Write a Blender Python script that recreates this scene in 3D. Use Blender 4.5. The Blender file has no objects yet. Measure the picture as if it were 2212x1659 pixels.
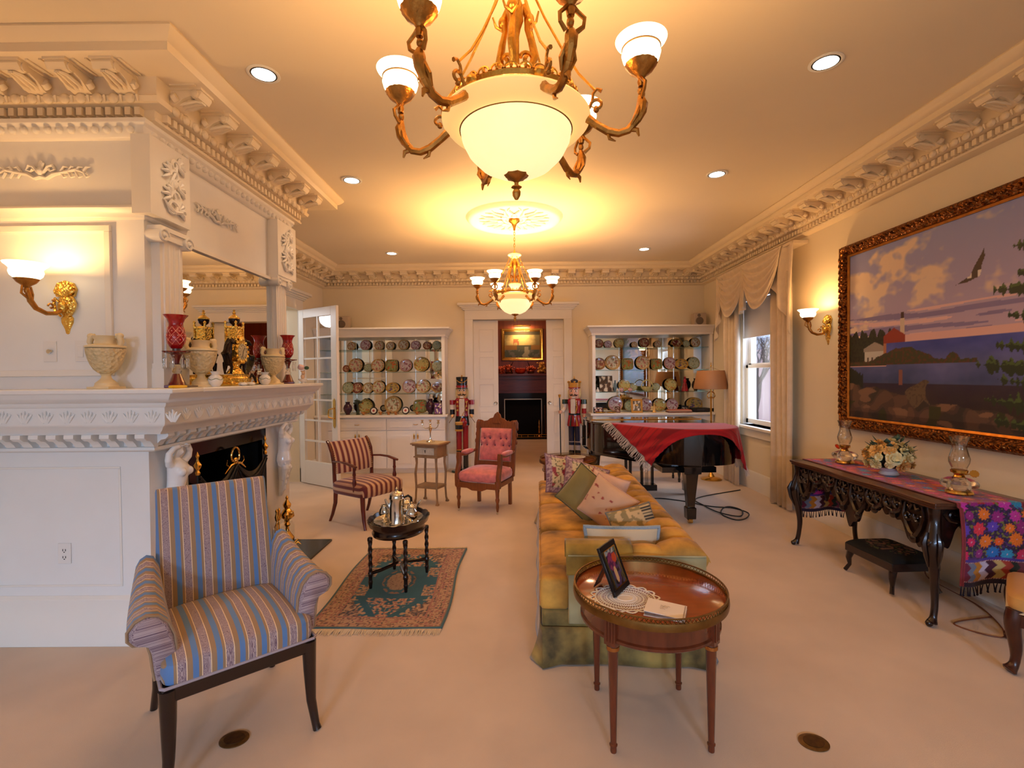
import bpy, math, random
from math import sin, cos, pi, radians, sqrt, atan2
from mathutils import Vector, Matrix, noise
random.seed(7)
S = bpy.context.scene
COL = S.collection

# ---------------------------------------------------------------- camera
cam_d = bpy.data.cameras.new('camera')
cam = bpy.data.objects.new('camera', cam_d)
COL.objects.link(cam)
cam_d.sensor_fit = 'HORIZONTAL'
cam_d.sensor_width = 36.0
cam_d.lens = 36.0 * 1060.0 / 2212.0
cam_d.clip_start = 0.05
cam_d.clip_end = 200
cam.matrix_world = Matrix.Translation((0, 0, 1.5)) @ Matrix.Rotation(0.0038, 4, 'Z') @ Matrix.Rotation(pi/2 - 0.0165, 4, 'X') @ Matrix.Rotation(-0.009, 4, 'Z')
S.camera = cam

# ---------------------------------------------------------------- world, daylight, exposure
W = bpy.data.worlds.new('world')
S.world = W
W.use_nodes = True
bg = W.node_tree.nodes['Background']
bg.inputs[0].default_value = (0.70, 0.80, 1.0, 1)
bg.inputs[1].default_value = 2.0
S.view_settings.view_transform = 'Standard'
S.view_settings.look = 'None'
S.view_settings.exposure = 0.0
S.view_settings.gamma = 1.0
S.view_settings.use_curve_mapping = False
S.cycles.max_bounces = 8
S.cycles.diffuse_bounces = 4
S.cycles.glossy_bounces = 4
S.cycles.transmission_bounces = 6
S.cycles.transparent_max_bounces = 12
S.cycles.caustics_reflective = False
S.cycles.caustics_refractive = False
S.cycles.sample_clamp_indirect = 4.0
S.cycles.use_denoising = True
S.cycles.use_light_tree = True

WARM = (1.0, 0.54, 0.185)
def lamp(name, kind, loc, power, color, size=0.05, rot=(0, 0, 0), sy=None, spot=None):
    d = bpy.data.lights.new(name, kind)
    d.energy = power
    d.color = color
    if kind == 'AREA':
        d.shape = 'RECTANGLE' if sy else 'SQUARE'
        d.size = size
        if sy: d.size_y = sy
    else:
        d.shadow_soft_size = size
    if spot:
        d.spot_size = spot; d.spot_blend = 0.6
    o = bpy.data.objects.new(name, d)
    o.location = loc; o.rotation_euler = rot
    COL.objects.link(o)
    return o
# daylight from outside the windows of the wall behind the camera and the window on the right
lamp('daylight', 'AREA', (-1.7, -7.4, 2.60), 770, (0.48, 0.68, 1.0), 1.8, (radians(70), 0, 0), .6)
lamp('daylight', 'AREA', (1.5, -7.4, 2.60), 690, (0.48, 0.68, 1.0), 1.8, (radians(70), 0, 0), .6)
lamp('daylight', 'AREA', (3.55, 6.08, 1.6), 42, (0.60, 0.74, 1.0), 1.0, (radians(90), 0, radians(90)), 1.6)

# ---------------------------------------------------------------- helpers
def lin(c):
    c = c / 255.0
    return c / 12.92 if c <= 0.04045 else ((c + 0.055) / 1.055) ** 2.4
def rgb(*c):
    return tuple(lin(v) for v in c)

def tag(o, label=None, cat=None, group=None, kind=None):
    if label: o['label'] = label
    if cat: o['category'] = cat
    if group: o['group'] = group
    if kind: o['kind'] = kind
    return o
def thing(name, label, cat, loc=(0, 0, 0), rz=0.0, group=None):
    o = bpy.data.objects.new(name, None)
    o.empty_display_size = 0.1
    COL.objects.link(o)
    o.location = loc; o.rotation_euler = (0, 0, rz)
    return tag(o, label, cat, group)
def kids(o): return [c for c in bpy.data.objects if c.parent == o]
def copy_tree(o, parent=None):
    c = o.copy(); COL.objects.link(c)
    if parent: c.parent = parent
    for k in kids(o): copy_tree(k, c)
    return c

class G:
    """collects vertices and faces of one mesh"""
    def __init__(s):
        s.v = []; s.f = []; s.c = None; s.uv = None; s.m = Matrix()
    def add(s, vs, fs):
        b = len(s.v); m = s.m
        s.v += [m @ Vector(p) for p in vs]
        s.f += [tuple(i + b for i in f) for f in fs]
        return b
    def box(s, x0, x1, y0, y1, z0, z1):
        s.add([(x0,y0,z0),(x1,y0,z0),(x1,y1,z0),(x0,y1,z0),(x0,y0,z1),(x1,y0,z1),(x1,y1,z1),(x0,y1,z1)],
              [(0,3,2,1),(4,5,6,7),(0,1,5,4),(1,2,6,5),(2,3,7,6),(3,0,4,7)])
        return s
    def cbox(s, c, d): return s.box(c[0]-d[0]/2, c[0]+d[0]/2, c[1]-d[1]/2, c[1]+d[1]/2, c[2]-d[2]/2, c[2]+d[2]/2)
    def loft(s, rings, closed=True, cap=True):
        n = len(rings[0]); vs = [p for r in rings for p in r]; fs = []
        for i in range(len(rings)-1):
            for j in range(n if closed else n-1):
                k = (j+1) % n
                fs.append((i*n+j, i*n+k, (i+1)*n+k, (i+1)*n+j))
        if cap and closed:
            fs.append(tuple(range(n))[::-1]); fs.append(tuple((len(rings)-1)*n+j for j in range(n)))
        s.add(vs, fs); return s
    def lathe(s, prof, c=(0,0,0), n=24, sx=1, sy=1, wob=None, cap=True):
        rings = []
        for r, z in prof:
            ring = []
            for j in range(n):
                a = 2*pi*j/n; q = r*(1 + (wob(a, z) if wob else 0))
                ring.append((c[0]+q*cos(a)*sx, c[1]+q*sin(a)*sy, c[2]+z))
            rings.append(ring)
        if prof[0][0] > .0015 and prof[-1][0] > .0015 and cap:
            rings.append(rings[0]); cap = False
        return s.loft(rings, True, cap)
    def tube(s, pts, r, n=8, flat=1.0, cap=True):
        P = [Vector(p) for p in pts]; k = len(P)
        R = r if isinstance(r, (list, tuple)) else [r]*k
        rings = []; up = None
        for i in range(k):
            t = (P[min(i+1,k-1)] - P[max(i-1,0)]).normalized()
            if up is None:
                up = Vector((0,0,1)) if abs(t.z) < .9 else Vector((1,0,0))
            a = t.cross(up)
            if a.length < 1e-6: a = t.cross(Vector((0,1,0)))
            a.normalize(); b = a.cross(t).normalized(); up = b
            rings.append([tuple(P[i] + a*R[i]*cos(2*pi*j/n) + b*R[i]*flat*sin(2*pi*j/n)) for j in range(n)])
        return s.loft(rings, True, cap)
    def prism(s, poly, h, plane='xy', o=(0,0,0)):
        """extrude a 2D polygon by h along the axis missing from plane"""
        def q(a, b, t):
            return {'xy':(a,b,t),'xz':(a,t,b),'yz':(t,a,b)}[plane]
        n = len(poly)
        vs = [tuple(x+y for x,y in zip(q(a,b,0),o)) for a,b in poly] + [tuple(x+y for x,y in zip(q(a,b,h),o)) for a,b in poly]
        fs = [tuple(range(n))[::-1], tuple(range(n,2*n))] + [(i,(i+1)%n,n+(i+1)%n,n+i) for i in range(n)]
        s.add(vs, fs); return s
    def sph(s, c, r, n=12, m=8):
        r = r if isinstance(r,(list,tuple)) else (r,r,r)
        rings = [[(c[0]+r[0]*sin(pi*i/m)*cos(2*pi*j/n), c[1]+r[1]*sin(pi*i/m)*sin(2*pi*j/n), c[2]-r[2]*cos(pi*i/m)) for j in range(n)] for i in range(1,m)]
        b = [p for q in rings for p in q]; fs=[]
        for i in range(m-2):
            for j in range(n):
                k=(j+1)%n; fs.append((i*n+j,i*n+k,(i+1)*n+k,(i+1)*n+j))
        N=len(b); b += [(c[0],c[1],c[2]-r[2]),(c[0],c[1],c[2]+r[2])]
        for j in range(n):
            k=(j+1)%n; fs.append((N,k,j)); fs.append((N+1,(m-2)*n+j,(m-2)*n+k))
        s.add(b, fs); return s
    def grid(s, fn, nu, nv, col=None, uv=None):
        vs=[]; 
        for i in range(nu+1):
            for j in range(nv+1):
                u=i/nu; v=j/nv
                vs.append(fn(u,v))
                if col:
                    if s.c is None: s.c=[]
                    s.c.append(col(u,v))
                if uv:
                    if s.uv is None: s.uv=[]
                    s.uv.append(uv(u,v))
        w=nv+1
        s.add(vs,[(i*w+j,(i+1)*w+j,(i+1)*w+j+1,i*w+j+1) for i in range(nu) for j in range(nv)])
        return s
    def sweep(s, prof, path, closed=False, side=1):
        """profile [(out, z)] swept along a horizontal path with mitred corners; out is to the right of the path"""
        n=len(path); rings=[]
        for i,(x,y) in enumerate(path):
            a = path[i-1] if (i>0 or closed) else None
            b = path[(i+1)%n] if (i<n-1 or closed) else None
            ns=[]
            for p,q in ((a,(x,y)),((x,y),b)):
                if p is None or q is None: continue
                dx,dy=q[0]-p[0],q[1]-p[1]; L=sqrt(dx*dx+dy*dy); ns.append((dy/L*side,-dx/L*side))
            if len(ns)==1: nx,ny=ns[0]
            else:
                nx,ny=ns[0][0]+ns[1][0],ns[0][1]+ns[1][1]; d=nx*ns[0][0]+ny*ns[0][1]; nx/=d; ny/=d
            rings.append([(x+nx*o,y+ny*o,z) for o,z in prof])
        if closed: rings.append(rings[0])
        return s.loft(rings, True, not closed)

def obj(name, g, mat, parent=None, loc=None, rot=None, bev=0, sub=0, sol=0, smooth=40, remesh=0, label=None, cat=None, group=None, kind=None, seg=2):
    me = bpy.data.meshes.new(name)
    me.from_pydata([tuple(p) for p in g.v], [], g.f)
    if g.c and len(g.c) == len(g.v):
        a = me.color_attributes.new('Col', 'FLOAT_COLOR', 'POINT')
        a.data.foreach_set('color', [x for c in g.c for x in (c[0], c[1], c[2], 1.0)])
    if g.uv and len(g.uv) == len(g.v):
        a = me.attributes.new('UVP', 'FLOAT_VECTOR', 'POINT')
        a.data.foreach_set('vector', [x for c in g.uv for x in (c[0], c[1], 0.0)])
    if smooth:
        me.polygons.foreach_set('use_smooth', [True]*len(me.polygons))
        me.set_sharp_from_angle(angle=radians(smooth))
    if mat: me.materials.append(mat)
    o = bpy.data.objects.new(name, me)
    COL.objects.link(o)
    if parent: o.parent = parent
    if loc: o.location = loc
    if rot: o.rotation_euler = rot
    if sol:
        m = o.modifiers.new('sol','SOLIDIFY'); m.thickness = sol; m.offset = 0
    if remesh:
        m = o.modifiers.new('rm','REMESH'); m.mode='VOXEL'; m.voxel_size = remesh; m.use_smooth_shade=True
        m = o.modifiers.new('sm','SMOOTH'); m.iterations = 3; m.factor=.5
    if bev:
        m = o.modifiers.new('bev','BEVEL'); m.width = bev; m.segments = seg; m.limit_method='ANGLE'; m.angle_limit=radians(35)
        m.harden_normals = False
    if sub:
        m = o.modifiers.new('sub','SUBSURF'); m.levels = sub; m.render_levels = sub
    return tag(o, label, cat, group, kind)

# ---------------------------------------------------------------- materials
MATS = {}
def nn(nt, t, **kw):
    n = nt.nodes.new(t)
    for k, v in kw.items():
        if k.startswith('_'): setattr(n, k[1:], v)
    return n
def mt(name, col, rough=0.5, metal=0.0, nz=None, bump=None, coat=0, trans=0, emis=None, estr=0, sheen=0, attr=None, ior=1.45, stretch=None, spec=None, bumptype='noise', alpha=1):
    if name in MATS: return MATS[name]
    m = bpy.data.materials.new(name); m.use_nodes = True; nt = m.node_tree; L = nt.links.new
    b = nt.nodes['Principled BSDF']; b.inputs['Base Color'].default_value = (*col, 1)
    b.inputs['Roughness'].default_value = rough; b.inputs['Metallic'].default_value = metal; b.inputs['IOR'].default_value = ior
    if spec is not None: b.inputs['Specular IOR Level'].default_value = spec
    if coat: b.inputs['Coat Weight'].default_value = coat; b.inputs['Coat Roughness'].default_value = .08
    if trans: b.inputs['Transmission Weight'].default_value = trans
    if sheen: b.inputs['Sheen Weight'].default_value = sheen; b.inputs['Sheen Roughness'].default_value = .4
    if emis: b.inputs['Emission Color'].default_value = (*emis, 1); b.inputs['Emission Strength'].default_value = estr
    tc = nn(nt, 'ShaderNodeTexCoord'); vec = tc.outputs['Object']
    if stretch:
        mp = nn(nt, 'ShaderNodeMapping'); mp.inputs['Scale'].default_value = stretch; L(vec, mp.inputs[0]); vec = mp.outputs[0]
    src = None
    if attr:
        at = nn(nt, 'ShaderNodeAttribute'); at.attribute_name = 'Col'; src = at.outputs['Color']; L(src, b.inputs['Base Color'])
    if nz:
        t = nn(nt, 'ShaderNodeTexNoise'); t.inputs['Scale'].default_value = nz[0]; t.inputs['Detail'].default_value = 6; L(vec, t.inputs['Vector'])
        mr = nn(nt, 'ShaderNodeMapRange'); mr.inputs[1].default_value = .3; mr.inputs[2].default_value = .7; mr.inputs[3].default_value = 1-nz[1]; mr.inputs[4].default_value = 1+nz[1]
        L(t.outputs['Fac'], mr.inputs[0])
        mx = nn(nt, 'ShaderNodeVectorMath', _operation='SCALE')
        if src: L(src, mx.inputs[0])
        else: mx.inputs[0].default_value = col
        L(mr.outputs[0], mx.inputs['Scale']); L(mx.outputs[0], b.inputs['Base Color'])
    if bump:
        if bumptype == 'noise':
            t = nn(nt, 'ShaderNodeTexNoise'); t.inputs['Scale'].default_value = bump[0]; t.inputs['Detail'].default_value = 4; o = t.outputs['Fac']
        else:
            t = nn(nt, 'ShaderNodeTexVoronoi'); t.inputs['Scale'].default_value = bump[0]; o = t.outputs['Distance']
        L(vec, t.inputs['Vector']); bp = nn(nt, 'ShaderNodeBump'); bp.inputs['Strength'].default_value = bump[1]; bp.inputs['Distance'].default_value = bump[2] if len(bump) > 2 else .01
        L(o, bp.inputs['Height']); L(bp.outputs[0], b.inputs['Normal'])
    MATS[name] = m; return m
def ramp_mat(name, stops, period, rough=.8, sheen=.3, motif=None, bump=None):
    """woven stripes: colour ramp over UVP.x / period, with a thread motif inside some bands"""
    m = bpy.data.materials.new(name); m.use_nodes = True; nt = m.node_tree; L = nt.links.new
    b = nt.nodes['Principled BSDF']; b.inputs['Roughness'].default_value = rough; b.inputs['Sheen Weight'].default_value = sheen
    at = nn(nt, 'ShaderNodeAttribute'); at.attribute_name = 'UVP'
    sp = nn(nt, 'ShaderNodeSeparateXYZ'); L(at.outputs['Vector'], sp.inputs[0])
    d = nn(nt, 'ShaderNodeMath', _operation='DIVIDE'); L(sp.outputs[0], d.inputs[0]); d.inputs[1].default_value = period
    f = nn(nt, 'ShaderNodeMath', _operation='FRACT'); L(d.outputs[0], f.inputs[0])
    r = nn(nt, 'ShaderNodeValToRGB'); r.color_ramp.interpolation = 'CONSTANT'
    while len(r.color_ramp.elements) < len(stops): r.color_ramp.elements.new(.5)
    for e, (p, c) in zip(r.color_ramp.elements, stops): e.position = p; e.color = (*c, 1)
    L(f.outputs[0], r.inputs[0]); out = r.outputs[0]
    if motif:
        lo, hi, c2, sc = motif
        t = nn(nt, 'ShaderNodeTexNoise'); t.inputs['Scale'].default_value = sc; t.inputs['Detail'].default_value = 1.5; t.inputs['Distortion'].default_value = 1.5; L(at.outputs['Vector'], t.inputs['Vector'])
        g1 = nn(nt, 'ShaderNodeMath', _operation='PINGPONG'); L(t.outputs['Fac'], g1.inputs[0]); g1.inputs[1].default_value = .06
        g = nn(nt, 'ShaderNodeMath', _operation='GREATER_THAN'); L(g1.outputs[0], g.inputs[0]); g.inputs[1].default_value = .036
        a1 = nn(nt, 'ShaderNodeMath', _operation='GREATER_THAN'); L(f.outputs[0], a1.inputs[0]); a1.inputs[1].default_value = lo
        a2 = nn(nt, 'ShaderNodeMath', _operation='LESS_THAN'); L(f.outputs[0], a2.inputs[0]); a2.inputs[1].default_value = hi
        m1 = nn(nt, 'ShaderNodeMath', _operation='MULTIPLY'); L(a1.outputs[0], m1.inputs[0]); L(a2.outputs[0], m1.inputs[1])
        m2 = nn(nt, 'ShaderNodeMath', _operation='MULTIPLY'); L(m1.outputs[0], m2.inputs[0]); L(g.outputs[0], m2.inputs[1])
        mx = nn(nt, 'ShaderNodeMix', _data_type='RGBA'); L(m2.outputs[0], mx.inputs[0]); L(out, mx.inputs[6]); mx.inputs[7].default_value = (*c2, 1); out = mx.outputs[2]
    L(out, b.inputs['Base Color'])
    MATS[name] = m; return m
def glass_mat(name, tint=(1, 1, 1), refl=.08, rough=0.02, top=.75):
    m = bpy.data.materials.new(name); m.use_nodes = True; nt = m.node_tree; L = nt.links.new
    nt.nodes.remove(nt.nodes['Principled BSDF']); out = nt.nodes['Material Output']
    t = nn(nt, 'ShaderNodeBsdfTransparent'); t.inputs[0].default_value = (*tint, 1)
    g = nn(nt, 'ShaderNodeBsdfGlossy'); g.inputs['Roughness'].default_value = rough
    lw = nn(nt, 'ShaderNodeLayerWeight'); lw.inputs[0].default_value = .12
    mr = nn(nt, 'ShaderNodeMapRange'); mr.inputs[3].default_value = refl; mr.inputs[4].default_value = top; L(lw.outputs['Fresnel'], mr.inputs[0])
    mx = nn(nt, 'ShaderNodeMixShader'); L(mr.outputs[0], mx.inputs[0]); L(t.outputs[0], mx.inputs[1]); L(g.outputs[0], mx.inputs[2]); L(mx.outputs[0], out.inputs[0])
    MATS[name] = m; return m

WALL = mt('wall_paint', rgb(238, 222, 192), .75, nz=(1.5, .02), bump=(300, .04, .002))
CEIL = mt('ceiling_paint', rgb(232, 216, 190), .8, nz=(1.2, .02))
TRIM = mt('white_trim', rgb(240, 232, 220), .4, nz=(3, .015))
ORN = mt('white_ornament', rgb(240, 231, 216), .4, bump=(55, .55, .012), bumptype='voronoi')
MANT = mt('mantel_white', rgb(238, 234, 228), .35, nz=(4, .02))
CORN = mt('cornice_cream', rgb(236, 216, 184), .5, nz=(3, .015))
CARPET = mt('carpet', rgb(220, 194, 168), .95, nz=(2.2, .07), bump=(700, .5, .004), sheen=.2)
GOLD = mt('antique_gold', rgb(206, 152, 66), .32, 1.0, nz=(30, .25), bump=(90, .35, .006))
BRASS = mt('polished_brass', rgb(225, 180, 95), .16, 1.0)
BRONZE = mt('dark_bronze', rgb(178, 126, 62), .33, 1.0, nz=(35, .3), bump=(80, .4, .006))
SILVER = mt('polished_silver', rgb(225, 222, 214), .12, 1.0)
GOLDB = mt('bright_gilding', rgb(236, 190, 90), .25, .85, bump=(70, .6, .008), bumptype='voronoi')
BLACK = mt('black_lacquer', rgb(8, 8, 9), .06, coat=.6)
BLACKM = mt('black_marble', rgb(10, 10, 11), .15, nz=(5, .3))
SOOT = mt('firebox_soot', rgb(7, 6, 6), .9)
IRON = mt('black_iron_mesh', rgb(14, 14, 15), .5, bump=(200, .4, .003))
MAHOG = mt('dark_mahogany', rgb(64, 27, 15), .28, nz=(6, .3), stretch=(8, 8, 1), coat=.3)
MAHOD = mt('very_dark_wood', rgb(30, 14, 10), .25, nz=(8, .3), stretch=(6, 6, 1), coat=.3)
WALNUT = mt('walnut', rgb(122, 62, 26), .32, nz=(7, .22), stretch=(9, 9, 1), coat=.2)
TABLEW = mt('polished_tabletop', rgb(142, 60, 22), .14, nz=(4, .14), stretch=(1, 9, 1), coat=.5)
CLEAR = mt('clear_crystal', (1, 1, 1), .03, trans=1.0, ior=1.45)
PANE = glass_mat('window_glass', (.97, .98, 1), .02, top=.35)
SHELFG = glass_mat('green_shelf_glass', (.80, .90, .86), .12)
MIRROR = mt('mirror_glass', (.86, .88, .86), .015, 1.0)
LIT = mt('lit_opal_glass', rgb(255, 240, 215), .35, emis=(1.0, .76, .44), estr=4.5)
LITB = mt('lit_bowl_glass', rgb(250, 226, 170), .35, nz=(9, .12), emis=(1.0, .76, .38), estr=1.05)
LITR = mt('lit_brim_glass', rgb(246, 206, 130), .35, emis=(1.0, .58, .20), estr=.75)
BULB = mt('reflector_bulb', (1, 1, 1), .3, emis=(1.0, .93, .82), estr=14)
# ================================================================ THE ROOM
XL, XR, YB, YF, HC = -3.1, 3.1, -6.0, 8.0, 3.26
g = G(); g.box(-3.9, 3.9, -6.3, 12.7, -.1, 0); obj('floor', g, CARPET, kind='structure')
g = G(); g.box(-3.4, 3.4, -6.3, 8.2, HC, HC+.1); obj('ceiling', g, CEIL, kind='structure')
# right wall with the window opening
WY0, WY1, WZ0, WZ1 = 5.6, 6.72, .82, 2.5
g = G(); g.box(XR, XR+.2, YB-.2, WY0, 0, HC).box(XR, XR+.2, WY1, YF+.2, 0, HC).box(XR, XR+.2, WY0, WY1, 0, WZ0).box(XR, XR+.2, WY0, WY1, WZ1, HC)
obj('wall_right', g, WALL, kind='structure')
# left wall with the french door opening
DY0, DY1, DZ = 5.2, 7.05, 2.47
g = G(); g.box(XL-.22, XL, YB-.2, DY0, 0, HC).box(XL-.22, XL, DY1, YF+.2, 0, HC).box(XL-.22, XL, DY0, DY1, DZ, HC)
obj('wall_left', g, WALL, kind='structure')
# far wall with the pocket door opening
FX0, FX1, FZ = -.66, .82, 2.42
g = G(); g.box(XL, FX0, YF, YF+.2, 0, HC).box(FX1, XR, YF, YF+.2, 0, HC).box(FX0, FX1, YF, YF+.2, FZ, HC)
obj('wall_far', g, WALL, kind='structure')
# wall behind the camera with two windows
g = G()
bx = [(-2.4, -1.0), (.8, 2.2)]
g.box(XL, bx[0][0], YB-.2, YB, 0, HC).box(bx[0][1], bx[1][0], YB-.2, YB, 0, HC).box(bx[1][1], XR, YB-.2, YB, 0, HC)
for a, b in bx: g.box(a, b, YB-.2, YB, 0, .5).box(a, b, YB-.2, YB, 2.4, HC)
obj('wall_back', g, WALL, kind='structure')
for k, (a, b) in enumerate(bx):
    g = G()
    for x in (a, (a+b)/2-.02, b-.06): g.box(x, x+.06, YB-.14, YB-.08, .5, 2.4)
    for z in (.5, 1.43, 2.34): g.box(a, b, YB-.14, YB-.08, z, z+.06)
    g.box(a-.1, a, YB, YB+.03, .4, 2.5).box(b, b+.1, YB, YB+.03, .4, 2.5).box(a-.1, b+.1, YB, YB+.03, 2.4, 2.55)
    w = obj('window_%d' % (k+2), g, TRIM, kind='structure', bev=.004)
    g = G(); g.box(a, b, YB-.115, YB-.11, .5, 2.4); obj('window_pane', g, PANE, w)
# room beyond the french doors
SIDEW = mt('side_room_paint', rgb(205, 205, 200), .8)
g = G(); g.box(-5.6, -5.5, 4.4, 9, 0, 2.8).box(-5.5, XL-.22, 9, 9.1, 0, 2.8).box(-5.6, XL-.22, 4.3, 4.4, 0, 2.8).box(-5.6, XL-.22, 4.4, 9, 2.8, 2.9)
obj('wall_side_room', g, SIDEW, kind='structure')
g = G(); g.box(-5.6, -3.9, 4.3, 9.1, -.1, 0); obj('floor', g, CARPET, kind='structure')
lamp('side_room_light', 'POINT', (-4.3, 6.6, 2.5), 40, (.9, .93, 1.0), .15)
# den beyond the pocket doors
RUST = mt('den_wood_panelling', rgb(150, 68, 30), .35, nz=(3, .2), stretch=(6, 6, .6))
DENM = mt('den_mantel_wood', rgb(112, 46, 24), .3, nz=(5, .2), stretch=(1, 6, 6))
g = G(); g.box(-2.6, 2.8, 12.1, 12.3, 0, 3.0).box(-2.6, -2.4, 8.2, 12.1, 0, 3.0).box(2.6, 2.8, 8.2, 12.1, 0, 3.0).box(-2.6, 2.8, 8.2, 12.3, 3.0, 3.1)
obj('wall_den', g, RUST, kind='structure')

# ---- cornice
CP = [(0,0),(.38,0),(.385,-.012),(.37,-.03),(.345,-.05),(.33,-.058),(.33,-.098),(.315,-.105),(.11,-.105),(.10,-.19),(.115,-.2),(.105,-.225),(.075,-.235),(.05,-.245),(.05,-.283),(.06,-.287),(.055,-.30),(.02,-.315),(0,-.32)]
def modillion(g, w=.10, d=.19):
    # scroll bracket, local: out = +x, up = +z, width along y
    for s_ in (-1,1):
        g.box(.13,.285,s_*.085-.006,s_*.085+.006,-.112,-.105)
        g.tube([(.15,s_*(w/2+.004),-.15),(.125,s_*(w/2+.004),-.165)],.022,10)
    for q in (-1,0,1): g.tube([(.13,q*.022,-.182),(.19,q*.03,-.176),(.25,q*.022,-.162),(.28,q*.01,-.165)],[.006,.011,.010,.006],6)
    pr = [(.1,-.105),(.1+d,-.105),(.1+d+.008,-.13),(.1+d-.012,-.155),(.1+d-.04,-.158),(.1+d-.06,-.145),(.1+d*.45,-.16),(.1+d*.25,-.185),(.1,-.195)]
    g.prism([(a,b) for a,b in pr], w, 'xz', (0,-w/2,0))
    g.box(.1, .1+d+.012, -w/2-.008, w/2+.008, -.118, -.104)
    for s_ in (-1,1):
        g.tube([(.1+d-.03, s_*w/2, -.135), (.1+d-.03, s_*(w/2+.008), -.135)], .02, 10)
    g.sph((.1+d*.55,0,-.158),(.05,w*.3,.014),8,6)
def cornice(name, path, prof=CP, closed=False, sc=1.0, sp=.26, dsp=.052):
    g = G(); pr = [(o*sc, HC+z*(1 if sc==1 else 1.08)) for o,z in prof]
    g.sweep(pr, path, closed)
    segs = list(zip(path[:-1], path[1:])) + ([(path[-1], path[0])] if closed else [])
    zs = 1 if sc==1 else 1.08
    for (x0,y0),(x1,y1) in segs:
        L = sqrt((x1-x0)**2+(y1-y0)**2); ux,uy=(x1-x0)/L,(y1-y0)/L; ang=atan2(-ux,uy)  # out = (uy,-ux)
        n=max(1,round((L-.1)/sp))
        for i in range(n+1):
            t=(i/n)*(L-.12)+.06 if n>0 else L/2
            g.m=Matrix.Translation((x0+ux*t,y0+uy*t,HC))@Matrix.Rotation(atan2(-ux,uy),4,'Z')@Matrix.Diagonal((sc,1,zs,1)); modillion(g)
        m=int(L/dsp)
        for i in range(m):
            t=(i+.5)*L/m
            g.m=Matrix.Translation((x0+ux*t,y0+uy*t,HC))@Matrix.Rotation(atan2(-ux,uy),4,'Z')@Matrix.Diagonal((sc,1,zs,1))
            g.box(.04,.085,-.015,.015,-.282,-.243)
        m=int(L/.085)
        for i in range(m):
            t=(i+.5)*L/m
            g.m=Matrix.Translation((x0+ux*t,y0+uy*t,HC))@Matrix.Rotation(atan2(-ux,uy),4,'Z')@Matrix.Diagonal((sc,1,zs,1))
            g.sph((.112,0,-.212),(.02,.028,.026),8,6); g.tube([(.118,.042,-.198),(.11,.042,-.23)],[.009,.003],5)
    g.m=Matrix()
    return obj(name, g, CORN, kind='structure')
CX_, CY0, CY1 = -2.06, 2.75, 4.46     # the chimney breast: side face x, front and rear y
cornice('trim_1', [(XL, 4.46), (XL, YF), (XR, YF), (XR, YB), (XL, YB), (XL, 2.75)])
cornice('trim_2', [(XL, CY0+.04), (CX_+.03, CY0+.04), (CX_+.03, CY1+.1), (XL, CY1+.1)], sc=.92, sp=.27)
# ---- chimney breast
g = G(); g.box(XL, CX_+.03, CY0, CY1+.1, 2.9, HC)
g.box(XL, CX_, CY0, CY1, 1.13, 2.92)
g.box(XL, CX_, CY0, 3.10, 0, 1.13).box(XL, CX_, 4.02, CY1, 0, 1.13).box(XL, -2.62, 3.10, 4.02, 0, 1.13)
obj('wall_chimney', g, MANT, kind='structure')
# friezes, panels and mouldings of the chimney breast
g = G()
P3 = [(CX_-1.04, CY0), (CX_, CY0), (CX_, CY1)]
g.sweep([(0,2.93),(.06,2.93),(.06,2.905),(.045,2.89),(.04,2.86),(.02,2.835),(0,2.83)], P3+[(XL, CY1)])
for i in range(16): g.sph((CX_-.03-i*.065, CY0-.045, 2.87),(.022,.02,.02),8,5)
for i in range(26): g.sph((CX_+.045, CY0+.03+i*.065, 2.87),(.02,.022,.02),8,5)
g.sweep([(0,2.46),(.045,2.46),(.05,2.445),(.03,2.43),(.02,2.40),(0,2.39)], [(XL, CY0), (CX_, CY0), (CX_, CY0+.33)])
def pframe(g, o, u, w, h, t=.03, d=.018):
    """rectangular panel moulding standing on a wall: o = lower corner, u = horizontal unit, outward normal n = right of u"""
    n=(u[1],-u[0]); p0=Vector(o)
    def q(a,b,c): return (p0.x+u[0]*a+n[0]*c, p0.y+u[1]*a+n[1]*c, p0.z+b)
    def bar(a0,a1,b0,b1):
        g.add([q(a0,b0,0),q(a1,b0,0),q(a1,b1,0),q(a0,b1,0),q(a0,b0,d),q(a1,b0,d),q(a1,b1,d),q(a0,b1,d)],[(0,3,2,1),(4,5,6,7),(0,1,5,4),(1,2,6,5),(2,3,7,6),(3,0,4,7)])
    bar(0,w,0,t); bar(0,w,h-t,h); bar(0,t,t,h-t); bar(w-t,w,t,h-t)
pframe(g, (-2.98, CY0, 1.52), (1,0), .74, .84, .035)
pframe(g, (-2.98, CY0, .33), (1,0), .76, .68, .012, .006)
g.sweep([(0,0),(.03,0),(.03,.15),(.018,.17),(.018,.26),(0,.28)], [(XL, CY0), (CX_, CY0)])
g.sweep([(0,0),(.03,0),(.03,.15),(.018,.17),(.018,.2),(0,.22)], [(CX_, 4.14), (CX_, CY1), (XL, CY1)])
obj('trim_3', g, TRIM, kind='structure', bev=.003)
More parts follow.
